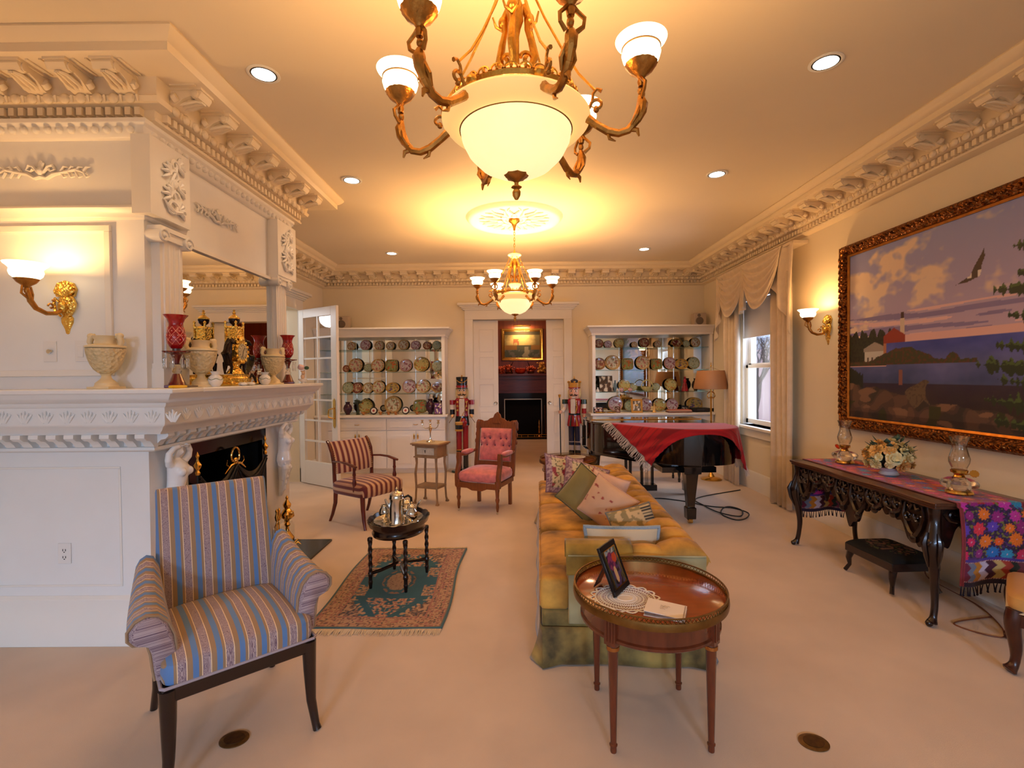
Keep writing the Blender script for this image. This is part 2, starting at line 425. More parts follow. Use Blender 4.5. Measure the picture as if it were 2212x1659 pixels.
# carved blocks over the two columns and leafy appliques
def applique(g, c, u, w, h):
    n=(u[1],-u[0]); c=Vector(c)
    def q(a,b,k=.012): return (c.x+u[0]*a*w+n[0]*k, c.y+u[1]*a*w+n[1]*k, c.z+b*h)
    for s_ in (-1,1):
        g.tube([q(0,-.35),q(.12*s_,-.45),q(.25*s_,-.2),q(.33*s_,-.15),q(.5*s_,-.05),q(.7*s_,.1),q(.95*s_,-.25)],[.011,.01,.011,.009,.009,.008,.003],6)
        g.tube([q(.05*s_,-.1),q(.14*s_,.3),q(.24*s_,.4),q(.28*s_,.1),q(.2*s_,0),q(.16*s_,.15)],[.008,.009,.008,.007,.006,.008],6)
        for a in (.4,.55,.7,.85):
            g.tube([q(a*s_,0),q((a+.06)*s_,.35*(1-.3*a)),q((a+.14)*s_,.25)],[.008,.007,.002],6)
            g.tube([q(a*s_,-.05),q((a+.06)*s_,-.4),q((a+.13)*s_,-.35)],[.007,.006,.002],6)
    for k in range(5):
        a=(k-2)*.35; g.tube([q(0,.1),q(sin(a)*.09,.1+cos(a)*.6)],[.01,.005],6)
    g.sph(q(0,0),(.02,.02,.025),8,6)
g = G(); applique(g, (-2.62, CY0, 2.66), (1,0), .28, .085); applique(g, (CX_, 3.43, 2.62), (0,1), .25, .085)
obj('trim_4', g, TRIM, kind='structure')
def carved(g, X, y0, y1, z0, z1):
    """acanthus scrolls climbing a block face at x = X"""
    w=y1-y0; h=z1-z0; yc=(y0+y1)/2
    g.tube([(X+.006,yc+.10*w*sin(k*.9),z0+h*k/10) for k in range(11)],[.012]*9+[.008,.003],6)
    for k in range(5):
        zc=z0+h*(k+.35)/5; s_=1 if k%2 else -1; R=w*(.30-.025*k)
        pts=[(X+.008,yc+s_*(R*.9-R*(1-j/15)*cos(j/12*2.0*pi)*.75)-s_*.2*w,zc+R*(1-j/15)*sin(j/12*2.0*pi)*.8) for j in range(13)]
        g.tube(pts,[.013-.0006*j for j in range(13)],6)
        for q in range(4):
            b=-.5+q*.55; c=(yc-s_*w*.12,zc+.01)
            g.tube([(X+.006,c[0],c[1]),(X+.014,c[0]-s_*cos(b)*w*.16,c[1]+sin(b)*w*.2),(X+.006,c[0]-s_*cos(b)*w*.30,c[1]+sin(b)*w*.30-.006)],[.008,.013,.004],6)
    for s_ in (-1,1): g.tube([(X+.006,yc,z0+.01),(X+.014,yc+s_*w*.2,z0+.02),(X+.008,yc+s_*w*.36,z0+.06)],[.012,.012,.004],6)
    g.sph((X+.012,yc,z0+h*.52),(.012,.018,.024),8,6)
g = G()
g.box(CX_-.02, CX_+.085, CY0-.06, CY0+.27, 2.41, 2.84).box(CX_-.02, CX_+.085, 4.14, CY1+.02, 2.37, 2.84)
carved(g, CX_+.085, CY0, CY0+.24, 2.46, 2.78); carved(g, CX_+.085, 4.17, 4.43, 2.43, 2.78)
obj('trim_5', g, TRIM, kind='structure')
# pilasters with scrolled capitals beside the mirror
for k,(ya,yb,nm) in enumerate(((2.80,2.99,'trim_6'),(4.17,4.34,'trim_7'))):
    g=G(); X=CX_
    g.box(X,X+.05,ya,yb,1.45,2.34)
    for j in range(4):
        yy=ya+.03+j*(yb-ya-.06)/3.; g.tube([(X+.05,yy,1.62),(X+.05,yy,2.28)],.008,8)
    g.box(X,X+.07,ya-.015,yb+.015,1.45,1.56).box(X,X+.06,ya-.01,yb+.01,1.56,1.59)
    g.box(X,X+.08,ya-.03,yb+.03,2.345,2.37)
    g.prism([(ya-.02,2.30),(yb+.02,2.30),(yb+.02,2.345),(ya-.02,2.345)],.07,'yz',(X,0,0))
    for yy in (ya-.012,yb+.012):
        pts=[]
        for t in range(22):
            a=t/21*3.4*pi; r=.042*(1-t/24); pts.append((X+.085,yy+r*cos(a),2.315+r*sin(a)))
        g.tube(pts,.008,6); g.tube([(X,yy,2.315),(X+.082,yy,2.315)],.038,16); g.sph((X+.09,yy,2.315),.01,8,5)
    obj(nm,g,TRIM,kind='structure')

# ---- baseboards
BP = [(0,0),(.022,0),(.022,.17),(.015,.19),(.015,.215),(.004,.235),(0,.235)]
g = G(); g.sweep(BP, [(XR, YF), (XR, YB)]); obj('baseboard_right', g, TRIM, kind='structure')
g = G(); g.sweep(BP, [(XL, YF), (FX0-.13, YF)]); g.sweep(BP, [(FX1+.13, YF), (XR, YF)]); obj('baseboard_far', g, TRIM, kind='structure')
g = G(); g.sweep(BP, [(XL, DY1+.12), (XL, YF)]); g.sweep(BP, [(XL, CY1), (XL, DY0-.12)]); obj('baseboard_left', g, TRIM, kind='structure')
# ---- door casings
g = G()
def casing(g, a, b, ztop, axis, pos, out):
    """casing round an opening between a and b on a wall; axis 'x' = far wall, 'y' = left wall"""
    def bx3(p0,p1,z0,z1,o):
        q=sorted((pos,pos+out*o))
        if axis=='x': g.box(p0,p1,q[0],q[1],z0,z1)
        else: g.box(q[0],q[1],p0,p1,z0,z1)
    bx3(a-.13,a,0,ztop,.03); bx3(b,b+.13,0,ztop,.03)
    bx3(a-.13,b+.13,ztop,ztop+.16,.03); bx3(a-.16,b+.16,ztop+.15,ztop+.175,.05)
    bx3(a-.18,b+.18,ztop+.175,ztop+.2,.065); bx3(a-.21,b+.21,ztop+.2,ztop+.225,.09); bx3(a-.24,b+.24,ztop+.225,ztop+.262,.12)
    bx3(a-.14,a+.0,0,.2,.04); bx3(b,b+.14,0,.2,.04)
casing(g, FX0, FX1, FZ, 'x', YF, -1); obj('trim_8', g, TRIM, kind='structure', bev=.004)
g = G(); casing(g, DY0, DY1, DZ, 'y', XL, 1); obj('trim_9', g, TRIM, kind='structure', bev=.004)
# ---- pocket doors
def panel_door(g, x0, x1, y0, y1, z1, ps, vis):
    g.box(x0, x1, y0, y1, 0.01, z1)
for nm, x0, x1, pa, pb in (('door_1', FX0, -.255, -.56, -.33), ('door_2', .54, FX1, .65, .83)):
    g = G(); g.box(x0, x1, 8.075, 8.115, .01, 2.415)
    for z0 in (.12, .55, 1.0, 1.45, 1.9):
        h = .36 if z0 > .2 else .3
        for (a,b,c,d) in ((pa,pb,z0,z0+.006),(pa,pb,z0+h,z0+h+.006),(pa,pa+.006,z0,z0+h),(pb-.006,pb,z0,z0+h)):
            g.box(a,b,8.068,8.076,c,d)
    d = obj(nm, g, TRIM, kind='structure', bev=.002)
    g = G(); xr = -.30 if nm=='door_1' else .585
    g.lathe([(.026,0),(.03,.004),(.026,.008),(.014,.006),(.012,.003)], n=20); obj('door_pull', g, SILVER, d, loc=(xr, 8.075, 1.05), rot=(pi/2,0,0))
# ---- french door standing open
door = bpy.data.objects.new('door_3', None); COL.objects.link(door); door['kind']='structure'
door.location=(XL+.05, DY1-.04, 0); door.rotation_euler=(0,0,atan2(6.52-7.01,-2.33+3.05))
W_=.86
g=G(); g.box(0,.11,-.02,.02,.01,2.46).box(W_-.12,W_,-.02,.02,.01,2.46).box(.11,W_-.12,-.02,.02,.01,.33).box(.11,W_-.12,-.02,.02,2.34,2.46)
obj('door_frame',g,TRIM,door,bev=.003)
g=G(); g.box(W_/2-.012,W_/2+.012,-.014,.014,.33,2.34)
for k in range(1,7): z=.33+k*2.01/7; g.box(.11,W_-.12,-.014,.014,z-.011,z+.011)
obj('glazing_bars',g,TRIM,door)
g=G(); g.box(.11,W_-.12,-.003,.003,.33,2.34); obj('door_glass',g,PANE,door)
g=G()
g.prism([(-.024,-.17),(0,-.2),(.024,-.17),(.026,0),(.024,.17),(0,.2),(-.024,.17),(-.026,0)],.006,'xz')
hp=obj('door_handle',g,BRASS,door,loc=(W_-.06,-.028,1.02))
g=G(); g.tube([(0,-.01,.07),(-.045,-.05,.05),(-.05,-.055,0),(-.045,-.05,-.05),(0,-.01,-.07)],[.008,.009,.011,.009,.008],8); obj('handle_grip',g,BRASS,hp)
# ---- window on the right wall
win=bpy.data.objects.new('window_1',None); COL.objects.link(win); win['kind']='structure'; win.location=(0,0,0)
g=G()
g.box(XR+.02,XR+.2,WY0,WY0+.03,WZ0,WZ1).box(XR+.02,XR+.2,WY1-.03,WY1,WZ0,WZ1).box(XR+.02,XR+.2,WY0,WY1,WZ1-.03,WZ1)
obj('window_jamb',g,TRIM,win)
g=G()
for (x0,x1,z0,z1) in ((XR+.06,XR+.10,WZ0+.02,1.62),(XR+.10,XR+.14,1.58,WZ1-.03)):
    g.box(x0,x1,WY0+.03,WY0+.09,z0,z1).box(x0,x1,WY1-.09,WY1-.03,z0,z1).box(x0,x1,WY0+.03,WY1-.03,z0,z0+.06).box(x0,x1,WY0+.03,WY1-.03,z1-.045,z1)
g.box(XR+.11,XR+.13,6.15,6.17,1.6,2.47)
obj('window_sash',g,TRIM,win,bev=.003)
g=G(); g.box(XR+.078,XR+.082,WY0+.09,WY1-.09,WZ0+.06,1.6).box(XR+.118,XR+.122,WY0+.09,WY1-.09,1.62,WZ1-.06); obj('window_pane',g,PANE,win)
g=G(); g.box(XR-.07,XR+.2,WY0-.12,WY1+.12,WZ0-.035,WZ0).box(XR-.03,XR,WY0-.1,WY1+.1,WZ0-.14,WZ0-.035); obj('window_sill',g,TRIM,win,bev=.006)
g=G(); g.box(XR-.035,XR,WY0-.12,WY0,WZ0,WZ1+.1).box(XR-.035,XR,WY1,WY1+.12,WZ0,WZ1+.1).box(XR-.035,XR,WY0-.12,WY1+.12,WZ1,WZ1+.12); obj('window_casing',g,TRIM,win,bev=.006)
BLIND=mt('blind_cloth',rgb(226,222,222),.85)
g=G(); g.box(XR+.03,XR+.034,WY0+.035,WY1-.035,1.99,2.46).box(XR+.024,XR+.04,WY0+.035,WY1-.035,1.975,1.995)
obj('roller_blind',g,BLIND,label='white roller blind pulled halfway down the sash window',cat='blind')

# ---- ceiling medallion
def med_wob(a,z): return .0
g=G(); g.lathe([(.0,0),(.0,-.012),(.09,-.014),(.10,-.03),(.12,-.034),(.14,-.02),(.40,-.016),(.43,-.022),(.45,-.04),(.475,-.048),(.50,-.045),(.515,-.03),(.53,-.012),(.54,0)][1:],n=72)
for k in range(12):
    a=2*pi*k/12
    for s_ in (-1,1):
        g.tube([(cos(a)*.14,sin(a)*.14,-.024),(cos(a+.10*s_)*.24,sin(a+.10*s_)*.24,-.03),(cos(a+.2*s_)*.33,sin(a+.2*s_)*.33,-.026),(cos(a+.12*s_)*.39,sin(a+.12*s_)*.39,-.022)],[.012,.014,.012,.004],6)
    g.sph((cos(a)*.2,sin(a)*.2,-.028),(.03,.03,.012),8,5)
for k in range(8):
    a=2*pi*k/8; g.sph((cos(a)*.16,sin(a)*.16,-.036),(.035,.035,.016),8,5)
med=obj('ceiling_medallion',g,TRIM,loc=(.02,5.5,HC),label='round plaster ceiling medallion above the farther chandelier',cat='medallion')
# ---- recessed lights
CAN=mt('can_trim_white',rgb(238,234,226),.35); CANI=mt('can_reflector',(.9,.9,.88),.1,1.0); CANB=mt('can_baffle',rgb(30,26,22),.6)
def can(x,y,lab):
    t=thing('recessed_light',lab,'ceiling light',(x,y,HC),0,'recessed ceiling lights')
    g=G(); g.lathe([(.068,-.0005),(.088,-.0005),(.09,-.006),(.084,-.009),(.07,-.006)],n=36,cap=False); obj('trim_ring',g,CAN,t)
    g=G(); g.lathe([(.072,-.0065),(.066,-.0085),(.063,-.0075)],n=36,cap=False); obj('baffle',g,CANB,t)
    g=G(); g.lathe([(.0001,-.0035),(.05,-.0038),(.064,-.0045),(.066,-.0055),(.0001,-.0075)],n=36); obj('lamp_face',g,BULB,t)
    lamp('downlight','SPOT',(x,y,HC-.02),16 if y<6 else 52,(1.0,.70,.42),.05,(0,0,0),spot=radians(110))
    return t
CANS=[(-1.43,2.86,'recessed ceiling light above the chimney breast near the big chandelier'),(-1.43,4.40,'recessed ceiling light between chimney cornice and plaster medallion'),(-1.72,7.0,'small recessed ceiling light near the far corner above the left china cabinet'),
 (1.84,6.9,'small recessed ceiling light above the grand piano and right china cabinet'),(1.80,4.35,'recessed ceiling light on the right, middle of its row'),(1.78,2.81,'largest-looking recessed ceiling light at upper right of the photo')]
for x,y,l in CANS: can(x,y,l)
# ================================================================ LIGHT FITTINGS
def cup_shade(g, r=.083, n=40):
    """opal glass cup: flared rim over a rounded bowl, open at the top (z=0 at the neck)"""
    k=r/.083
    g.lathe([(.026*k,0),(.045*k,.006),(.058*k,.02),(.063*k,.038),(.060*k,.052),(.0605*k,.056),(.068*k,.066),(.080*k,.078),(.083*k,.084),(.081*k,.084),(.064*k,.067),(.057*k,.054),(.058*k,.038),(.054*k,.022),(.040*k,.010),(.024*k,.005)],n=n,cap=False)
def cup_holder(g, k=1.0):
    g.lathe([(.0,-.055),(.010,-.055),(.013,-.04),(.010,-.03),(.016,-.02),(.036,-.004),(.046,.012),(.05,.017),(.044,.018),(.03,.008),(.0,.004)],n=40,wob=lambda a,z:.07*abs(cos(8*a))*(1 if z>-.015 else 0))
SPIN=mt('gold_line',rgb(150,110,60),.4,.6)
def chandelier(label, loc, rz, group='brass and opal glass chandeliers', pw=1.0):
    t=thing('chandelier',label,'chandelier',loc,rz,group)   # local z=0 is the rim of the bowl
    g=G(); g.lathe([(.189,-.018),(.205,-.022),(.232,-.012),(.250,.008),(.253,.020),(.246,.030),(.226,.042),(.205,.052),(.200,.050),(.224,.038),(.243,.022),(.228,-.004),(.205,-.014),(.189,-.012)],n=72,cap=False); brim=obj('bowl_brim',g,LITR,t)
    g=G(); g.lathe([(.020,-.168),(.07,-.160),(.12,-.135),(.16,-.095),(.183,-.05),(.19,-.018),(.186,-.018),(.178,-.05),(.155,-.09),(.117,-.128),(.07,-.152),(.02,-.16)],n=72,cap=False,wob=lambda a,z:.012*abs(cos(12*a)) if z<-.03 else 0); bowl=obj('glass_bowl',g,LITB,t)
    g=G(); g.lathe([(.1895,-.021),(.194,-.019),(.194,-.015),(.1895,-.013)],n=72); obj('gold_line',g,SPIN,t)
    g=G(); g.lathe([(.0,-.25),(.006,-.248),(.013,-.235),(.014,-.222),(.009,-.212),(.018,-.207),(.017,-.204),(.007,-.2),(.007,-.19),(.014,-.183),(.034,-.174),(.04,-.165),(.036,-.160),(.0,-.158)],n=24,wob=lambda a,z:.08*cos(8*a) if z>-.19 else .05*cos(6*a)); obj('finial',g,BRONZE,t)
    g=G(); g.lathe([(.196,.02),(.214,.018),(.218,.032),(.21,.04),(.198,.036)],n=72)
    for k in range(30):
        a=2*pi*k/30; c=(cos(a)*.212,sin(a)*.212); 
        pts=[(c[0]+(-sin(a))*.019*cos(b),c[1]+cos(a)*.019*cos(b),.038+.016*sin(b)) for b in [pi*j/6 for j in range(7)]]
        g.tube(pts,.0035,5); g.sph((c[0],c[1],.045),(.006,.006,.009),6,4)
    for k in range(6):
        a=2*pi*k/6; g.sph((cos(a)*.21,sin(a)*.21,.028),(.024,.024,.02),10,6)
    for k in range(3):
        a=2*pi*k/3+.3; g.tube([(0,0,.05),(cos(a)*.2,sin(a)*.2,.035)],.004,6)
    obj('gallery',g,GOLD,t,loc=(0,0,.034))
    # inner lit vase and centre stem
    g=G(); g.lathe([(.0,.045),(.02,.05),(.026,.068),(.018,.085),(.012,.095),(.03,.11),(.05,.14),(.068,.165),(.062,.175),(.0,.175)],n=32,wob=lambda a,z:.05*cos(12*a) if z>.1 else 0); obj('inner_vase',g,LITR,t)
    g=G(); g.lathe([(.013,.17),(.014,.30),(.018,.33),(.026,.36),(.03,.40),(.022,.43),(.012,.45),(.012,.47)],n=16,wob=lambda a,z:.12*cos(3*a+z*60)); 
    g.lathe([(.03,.175),(.034,.19),(.02,.2)],n=20)
    obj('stem',g,GOLD,t)
    for k in range(3):
        a=2*pi*k/3+pi/2; ca,sa=cos(a),sin(a)
        g=G(); pts=[];rr=[]
        for j in range(26):
            th=j/25*2.6*pi; r=.026*(1-j/32); pts.append((ca*(.045-r*cos(th)*1.0),sa*(.045-r*cos(th)),.24+r*sin(th))); rr.append(.007)
        g.tube(pts,rr,6)
        g.tube([(ca*.05,sa*.05,.175),(ca*.055,sa*.055,.21),(ca*.072,sa*.072,.25),(ca*.06,sa*.06,.30),(ca*.045,sa*.045,.34),(ca*.05,sa*.05,.38),(ca*.03,sa*.03,.42)],[.01,.012,.014,.012,.010,.016,.008],8)
        g.sph((ca*.052,sa*.052,.375),(.019,.019,.022),10,7)
        for s_ in (-1,1):
            g.tube([(ca*.055,sa*.055,.35),(ca*.07-sa*.02*s_,sa*.07+ca*.02*s_,.36),(ca*.075-sa*.03*s_,sa*.075+ca*.03*s_,.39)],[.006,.005,.003],6)
        obj('scroll_figure',g,GOLD,t)
    g=G(); g.lathe([(.0,.455),(.02,.455),(.045,.465),(.05,.475),(.072,.485),(.074,.495),(.06,.503),(.0,.505)],n=36,wob=lambda a,z:.02*cos(12*a)); obj('top_crown',g,LITR,t)
    g=G(); g.lathe([(.0,.5),(.022,.5),(.026,.51),(.012,.53),(.008,.55),(.0,.55)],n=16)
    top=HC-loc[2]; z=.55
    i=0
    while z<top-.12:
        pts=[]
        for j in range(13):
            b=2*pi*j/12; x=.008*sin(b); zz=z+.017-.017*cos(b)*1.25
            pts.append((x,0,zz) if i%2 else (0,x,zz))
        g.tube(pts,.003,5,cap=False); z+=.033; i+=1
    obj('hanging_chain',g,GOLD,t)
    g=G(); g.lathe([(.0,top-.14),(.01,top-.14),(.014,top-.115),(.02,top-.09),(.03,top-.065),(.055,top-.045),(.062,top-.03),(.055,top-.02),(.06,top-.012),(.05,top-.008),(.0,top-.008)],n=32,wob=lambda a,z:.04*cos(10*a)); obj('ceiling_canopy',g,GOLD,t)
    # six arms
    g=G()
    g.tube([(.205,0,.02),(.235,0,.012),(.27,0,-.018),(.31,0,-.045),(.345,0,-.055),(.375,0,-.048),(.40,0,-.02),(.412,0,.02),(.416,0,.06)],[.018,.016,.013,.014,.013,.013,.014,.012,.009],8)
    g.tube([(.385,0,-.045),(.405,0,-.05),(.41,0,-.07)],[.008,.008,.003],6); g.tube([(.31,0,-.045),(.315,0,-.07),(.335,0,-.08)],[.008,.006,.002],6)
    # little figure with raised arms
    g.tube([(.404,0,-.02),(.418,0,.01),(.421,0,.035),(.417,0,.055)],[.012,.017,.019,.011],8); g.sph((.416,0,.075),(.011,.011,.014),8,6)
    for s_ in (-1,1):
        g.tube([(.418,s_*.015,.05),(.425,s_*.034,.065),(.428,s_*.036,.085),(.42,s_*.018,.105),(.417,s_*.008,.118)],[.007,.006,.006,.006,.006],6)
        g.tube([(.41,s_*.008,.02),(.40,s_*.02,-.01),(.385,s_*.012,-.035)],[.008,.007,.004],6)
    # small scroll rising beside the rim
    pts=[]
    for j in range(14):
        th=j/13*1.8*pi; r=.022*(1-j/20); pts.append((.275-r*cos(th),0,.045+r*sin(th)))
    g.tube([(.225,0,.015),(.25,0,.04)]+pts,.0055,6); g.tube([(.26,0,.06),(.262,0,.085),(.275,0,.098),(.29,0,.09)],[.006,.005,.005,.007],6)
    g.sph((.272,0,.03),.01,8,6)
    arm0=obj('arm',g,BRONZE,t)
    g=G(); cup_holder(g); h0=obj('shade_holder',g,BRONZE,arm0,loc=(.418,0,.145))
    g=G(); cup_shade(g); s0=obj('glass_shade',g,LIT,arm0,loc=(.418,0,.158))
    g=G(); g.lathe([(.0605,.0),(.0635,.001),(.0635,.004),(.0605,.005)],n=40); obj('shade_line',g,SPIN,arm0,loc=(.418,0,.158+.052))
    g=G(); g.tube([(.052,0,.47),(.10,0,.36),(.16,0,.245),(.215,0,.155),(.268,0,.095)],.0042,6)
    for q in range(7):
        u=q/6; 
    pts=[(.28+.0*u,0,.095) for u in (0,)]
    ch=obj('drop_chain',g,GOLD,arm0)
    g2=[]
    for k in range(6):
        a=2*pi*k/6
        A=arm0 if k==0 else copy_tree(arm0,t)
        A.rotation_euler=(0,0,a)
        wa=a+rz; wx=loc[0]+cos(wa)*.418; wy=loc[1]+sin(wa)*.418
        lamp('shade_bulb','POINT',(wx,wy,loc[2]+.158+.06),18*pw,WARM,.03)
    lamp('bowl_bulb','POINT',(loc[0],loc[1],loc[2]+.03),22*pw,WARM,.06)
    return t
chandelier('large brass chandelier with six opal cups hanging nearest, its chain cut off by the frame',(.015,1.70,2.355),radians(50),pw=.74)
chandelier('smaller-looking brass chandelier hanging under the round plaster medallion',(.02,5.5,2.355),radians(0),pw=1.65)

def sconce(label,loc,rz,side=0.0):
    t=thing('wall_sconce',label,'wall lamp',loc,rz,'brass wall sconces')   # local: wall at y=0, room towards -y
    g=G()
    g.lathe([(.0,-.15),(.01,-.145),(.016,-.12),(.034,-.085),(.036,-.06),(.024,-.045),(.04,-.02),(.052,.015),(.045,.05),(.03,.075),(.05,.10)],n=24,sy=.45)
    for k in range(9):
        a=(k-4)*.28; g.tube([(0,-.015,.06),(sin(a)*.045,-.024,.06+cos(a)*.05),(sin(a)*.062,-.016,.06+cos(a)*.078)],[.008,.012,.007],6)
    g.prism([(-.05,.06),(.05,.06),(.062,.1),(.045,.135),(0,.15),(-.045,.135),(-.062,.1)],.014,'xz',(0,-.014,0))
    for s_ in (-1,1):
        g.tube([(s_*.02,-.02,-.05),(s_*.05,-.02,-.02),(s_*.06,-.018,.02),(s_*.05,-.02,.05),(s_*.03,-.02,.03)],[.006,.008,.008,.007,.005],6)
    g.sph((0,-.03,.0),(.024,.02,.03),10,7)
    obj('backplate',g,GOLDB,t)
    g=G()
    g.tube([(0,-.02,-.01),(side*.03,-.06,-.04),(side*.06,-.11,-.045),(side*.085,-.16,-.025),(side*.1,-.185,.01),(side*.11,-.195,.05),(side*.115,-.2,.075)],[.012,.011,.012,.013,.014,.012,.009],8)
    for s_ in (-1,1): g.tube([(side*.1,-.185+s_*.01,.02),(side*.11,-.2+s_*.03,.045),(side*.118,-.2+s_*.022,.085)],[.006,.006,.005],6)
    pts=[]
    for j in range(12):
        th=j/11*1.7*pi; r=.018*(1-j/18); pts.append((side*.05,-.075-r*cos(th)-.01,-.005+r*sin(th)))
    g.tube(pts,.005,6); g.sph((side*.05,-.07,.03),.008,8,6)
    arm=obj('arm',g,BRONZE,t)
    g=G(); cup_holder(g); obj('shade_holder',g,BRONZE,arm,loc=(side*.115,-.2,.105))
    g=G(); cup_shade(g,.092); obj('glass_shade',g,LIT,arm,loc=(side*.115,-.2,.118))
    v=Matrix.Rotation(rz,4,'Z')@Vector((side*.115,-.2,.19)); lamp('sconce_bulb','POINT',(loc[0]+v.x,loc[1]+v.y,loc[2]+v.z),12,WARM,.03)
    return t
sconce('gilded shell-backed wall sconce on the white chimney panel above the switch plates',(-2.5,CY0,1.905),0,-.25)
sconce('gilded wall sconce on the right wall between curtain and lake painting',(XR,4.85,1.925),-pi/2,-.0)

# ================================================================ MANTELPIECE AND HEARTH
m=thing('mantelpiece','white carved mantelpiece with two female figure brackets wrapping round the chimney corner','fireplace',(0,0,0))
MX,MY0,MY1=-1.74,2.49,4.48
mp=[(-3.1,CY0),(CX_,CY0),(CX_,CY1),(-2.5,CY1)]
def mprof(l): return [(o,z) for o,z in l]
g=G(); g.box(-3.1,CX_-.001,2.5+.0,CY0-.001,1.43,1.45).box(CX_-.0,MX,2.49,4.47,1.43,1.45).box(-3.1,CX_,2.49,2.51,1.43,1.45)
g=G()
g.box(-3.1,MX,2.49,CY0-.001,1.425,1.45); g.box(CX_+.001,MX,CY0-.001,4.475,1.425,1.45)
obj('shelf',g,MANT,m,bev=.006)
path=[(-3.1,CY0),(CX_,CY0),(CX_,CY1)]
g=G(); pr=[(0,1.425),(.30,1.425),(.285,1.405),(.27,1.385),(.245,1.375),(.24,1.36),(.225,1.35),(.225,1.265),(.22,1.255),(.20,1.245),(.185,1.225),(.17,1.215),(.165,1.205),(0,1.205)]
def msweep(pr):
    ky=.26/.32
    g.loft([[(-3.1,CY0-o*ky,z) for o,z in pr],[(CX_+o,CY0-o*ky,z) for o,z in pr],[(CX_+o,CY1+min(o,.02),z) for o,z in pr]])
msweep(pr)
for i in range(12):    # leaves carved in the frieze
    x=-3.02+i*.112
    for q in (-2,-1,0,1,2): g.tube([(x+q*.004,CY0-.184,1.275),(x+q*.013,CY0-.188,1.31-abs(q)*.004),(x+q*.02,CY0-.186,1.338-abs(q)*.009)],[.006,.008,.003],5)
for i in range(17):
    y=2.62+i*.112
    for q in (-2,-1,0,1,2): g.tube([(CX_+.226,y+q*.004,1.275),(CX_+.230,y+q*.013,1.31-abs(q)*.004),(CX_+.228,y+q*.02,1.338-abs(q)*.009)],[.006,.008,.003],5)
obj('carved_frieze',g,MANT,m)
g=G(); msweep([(0,1.21),(.06,1.21),(.06,1.13),(.08,1.125),(.085,1.11),(.07,1.10),(0,1.10)])
def mbr(g,c,u):
    n=(u[1],-u[0])
    def q(a,b): return [(c[0]+n[0]*x+u[0]*b,c[1]+n[1]*x+u[1]*b,z) for x,z in a]
    pr=[(.05,1.205),(.15,1.205),(.152,1.185),(.135,1.17),(.11,1.165),(.09,1.145),(.08,1.13),(.05,1.125)]
    g.loft([q(pr,-.026),q(pr,.026)])
for i in range(12): mbr(g,(-3.04+i*.095,CY0+.0),(1,0))
for i in range(19): mbr(g,(CX_,2.72+i*.095),(0,1))
obj('bracket_course',g,MANT,m)
def caryatid(y0, lab):
    # local: faces +x, stands against the pilaster
    g=G()
    prof=[(.475,.012,.012,.018,0),(.52,.02,.018,.026,0),(.60,.028,.026,.034,.004),(.68,.036,.036,.045,.006),(.74,.05,.05,.058,.004),(.79,.052,.062,.066,-.004),(.83,.052,.055,.058,-.006),(.87,.052,.048,.048,-.002),(.91,.056,.052,.052,.004),(.95,.062,.058,.06,.008),(.985,.06,.052,.064,.006),(1.01,.052,.04,.055,.002),(1.03,.048,.026,.03,0),(1.05,.05,.022,.024,0)]
    rings=[]
    for z,cx,rx,ry,cy in prof:
        rings.append([(cx+rx*cos(2*pi*j/20),cy+ry*sin(2*pi*j/20),z) for j in range(20)])
    g.loft(rings)
    for s_ in (-1,1):
        g.sph((.098,.008+s_*.03,.955),(.03,.027,.028),12,9)
        g.tube([(.055,s_*.055,1.0),(.07,s_*.085,1.035),(.075,s_*.088,1.07),(.085,s_*.06,1.10),(.095,s_*.03,1.105)],[.024,.021,.018,.016,.014],10)
        for f in range(4): g.tube([(.095,s_*.03+f*.006,1.105),(.112,s_*.02+f*.006,1.11)],.005,6)
        g.tube([(.05,s_*.02,.80),(.075,s_*.03,.72),(.05,s_*.022,.62)],[.03,.032,.016],10)
    g.sph((.066,0,1.075),(.03,.026,.034),12,9); g.sph((.095,0,1.07),(.007,.005,.009),8,5)
    g.sph((.058,0,1.10),(.036,.036,.022),12,7)
    g.tube([(.08,-.015,1.068),(.098,0,1.066),(.08,.015,1.068)],.004,5)
    # scrolled drapery that ends the figure
    for s_ in (-1,1):
        pts=[]
        for t in range(16):
            a=t/15*2.4*pi; r=.035*(1-t/20); pts.append((.05+r*cos(a),s_*.052,.76+r*sin(a)))
        g.tube(pts,.008,6); g.tube([(.08,s_*.045,.74),(.075,s_*.035,.65),(.05,s_*.02,.56),(.03,s_*.012,.49)],[.009,.009,.007,.005],6)
    for k in range(5): g.tube([(.085-.008*k,0,.77-.05*k),(.1-.011*k,0,.74-.05*k),(.08-.01*k,0,.72-.05*k)],[.012,.014,.006],6)
    return obj('figure_bracket',g,mt('glazed_white',rgb(240,238,234),.16,coat=.4),m,loc=(CX_+.01,y0,0),remesh=.0045,label=lab)
caryatid(2.88,'white female figure bracket with raised arms under the near mantel corner')
caryatid(4.24,'white female figure bracket at the far end of the mantel')
g=G(); g.box(CX_+.001,CX_+.012,3.06,4.10,.03,1.12)
g2=[(3.06,.03),(4.10,.03),(4.10,1.12),(3.06,1.12)]
g=G(); X0,X1=CX_-.03,CX_+.006
g.box(X0,X1,3.08,3.16,.0,1.12).box(X0,X1,3.98,4.04,.0,1.12).box(X0,X1,3.16,3.98,1.0,1.12)
obj('marble_surround',g,BLACKM,m)
g=G(); g.box(-2.60,-2.58,3.1,4.02,.02,1.1).box(-2.6,CX_-.04,3.10,3.12,.02,1.1).box(-2.6,CX_-.04,4.0,4.02,.02,1.1).box(-2.6,CX_-.03,3.1,4.02,1.08,1.1); obj('firebox',g,SOOT,m)
g=G(); g.box(CX_+.001,-1.68,2.76,4.47,.001,.02); obj('hearth_slab',g,BLACKM,m,bev=.002)
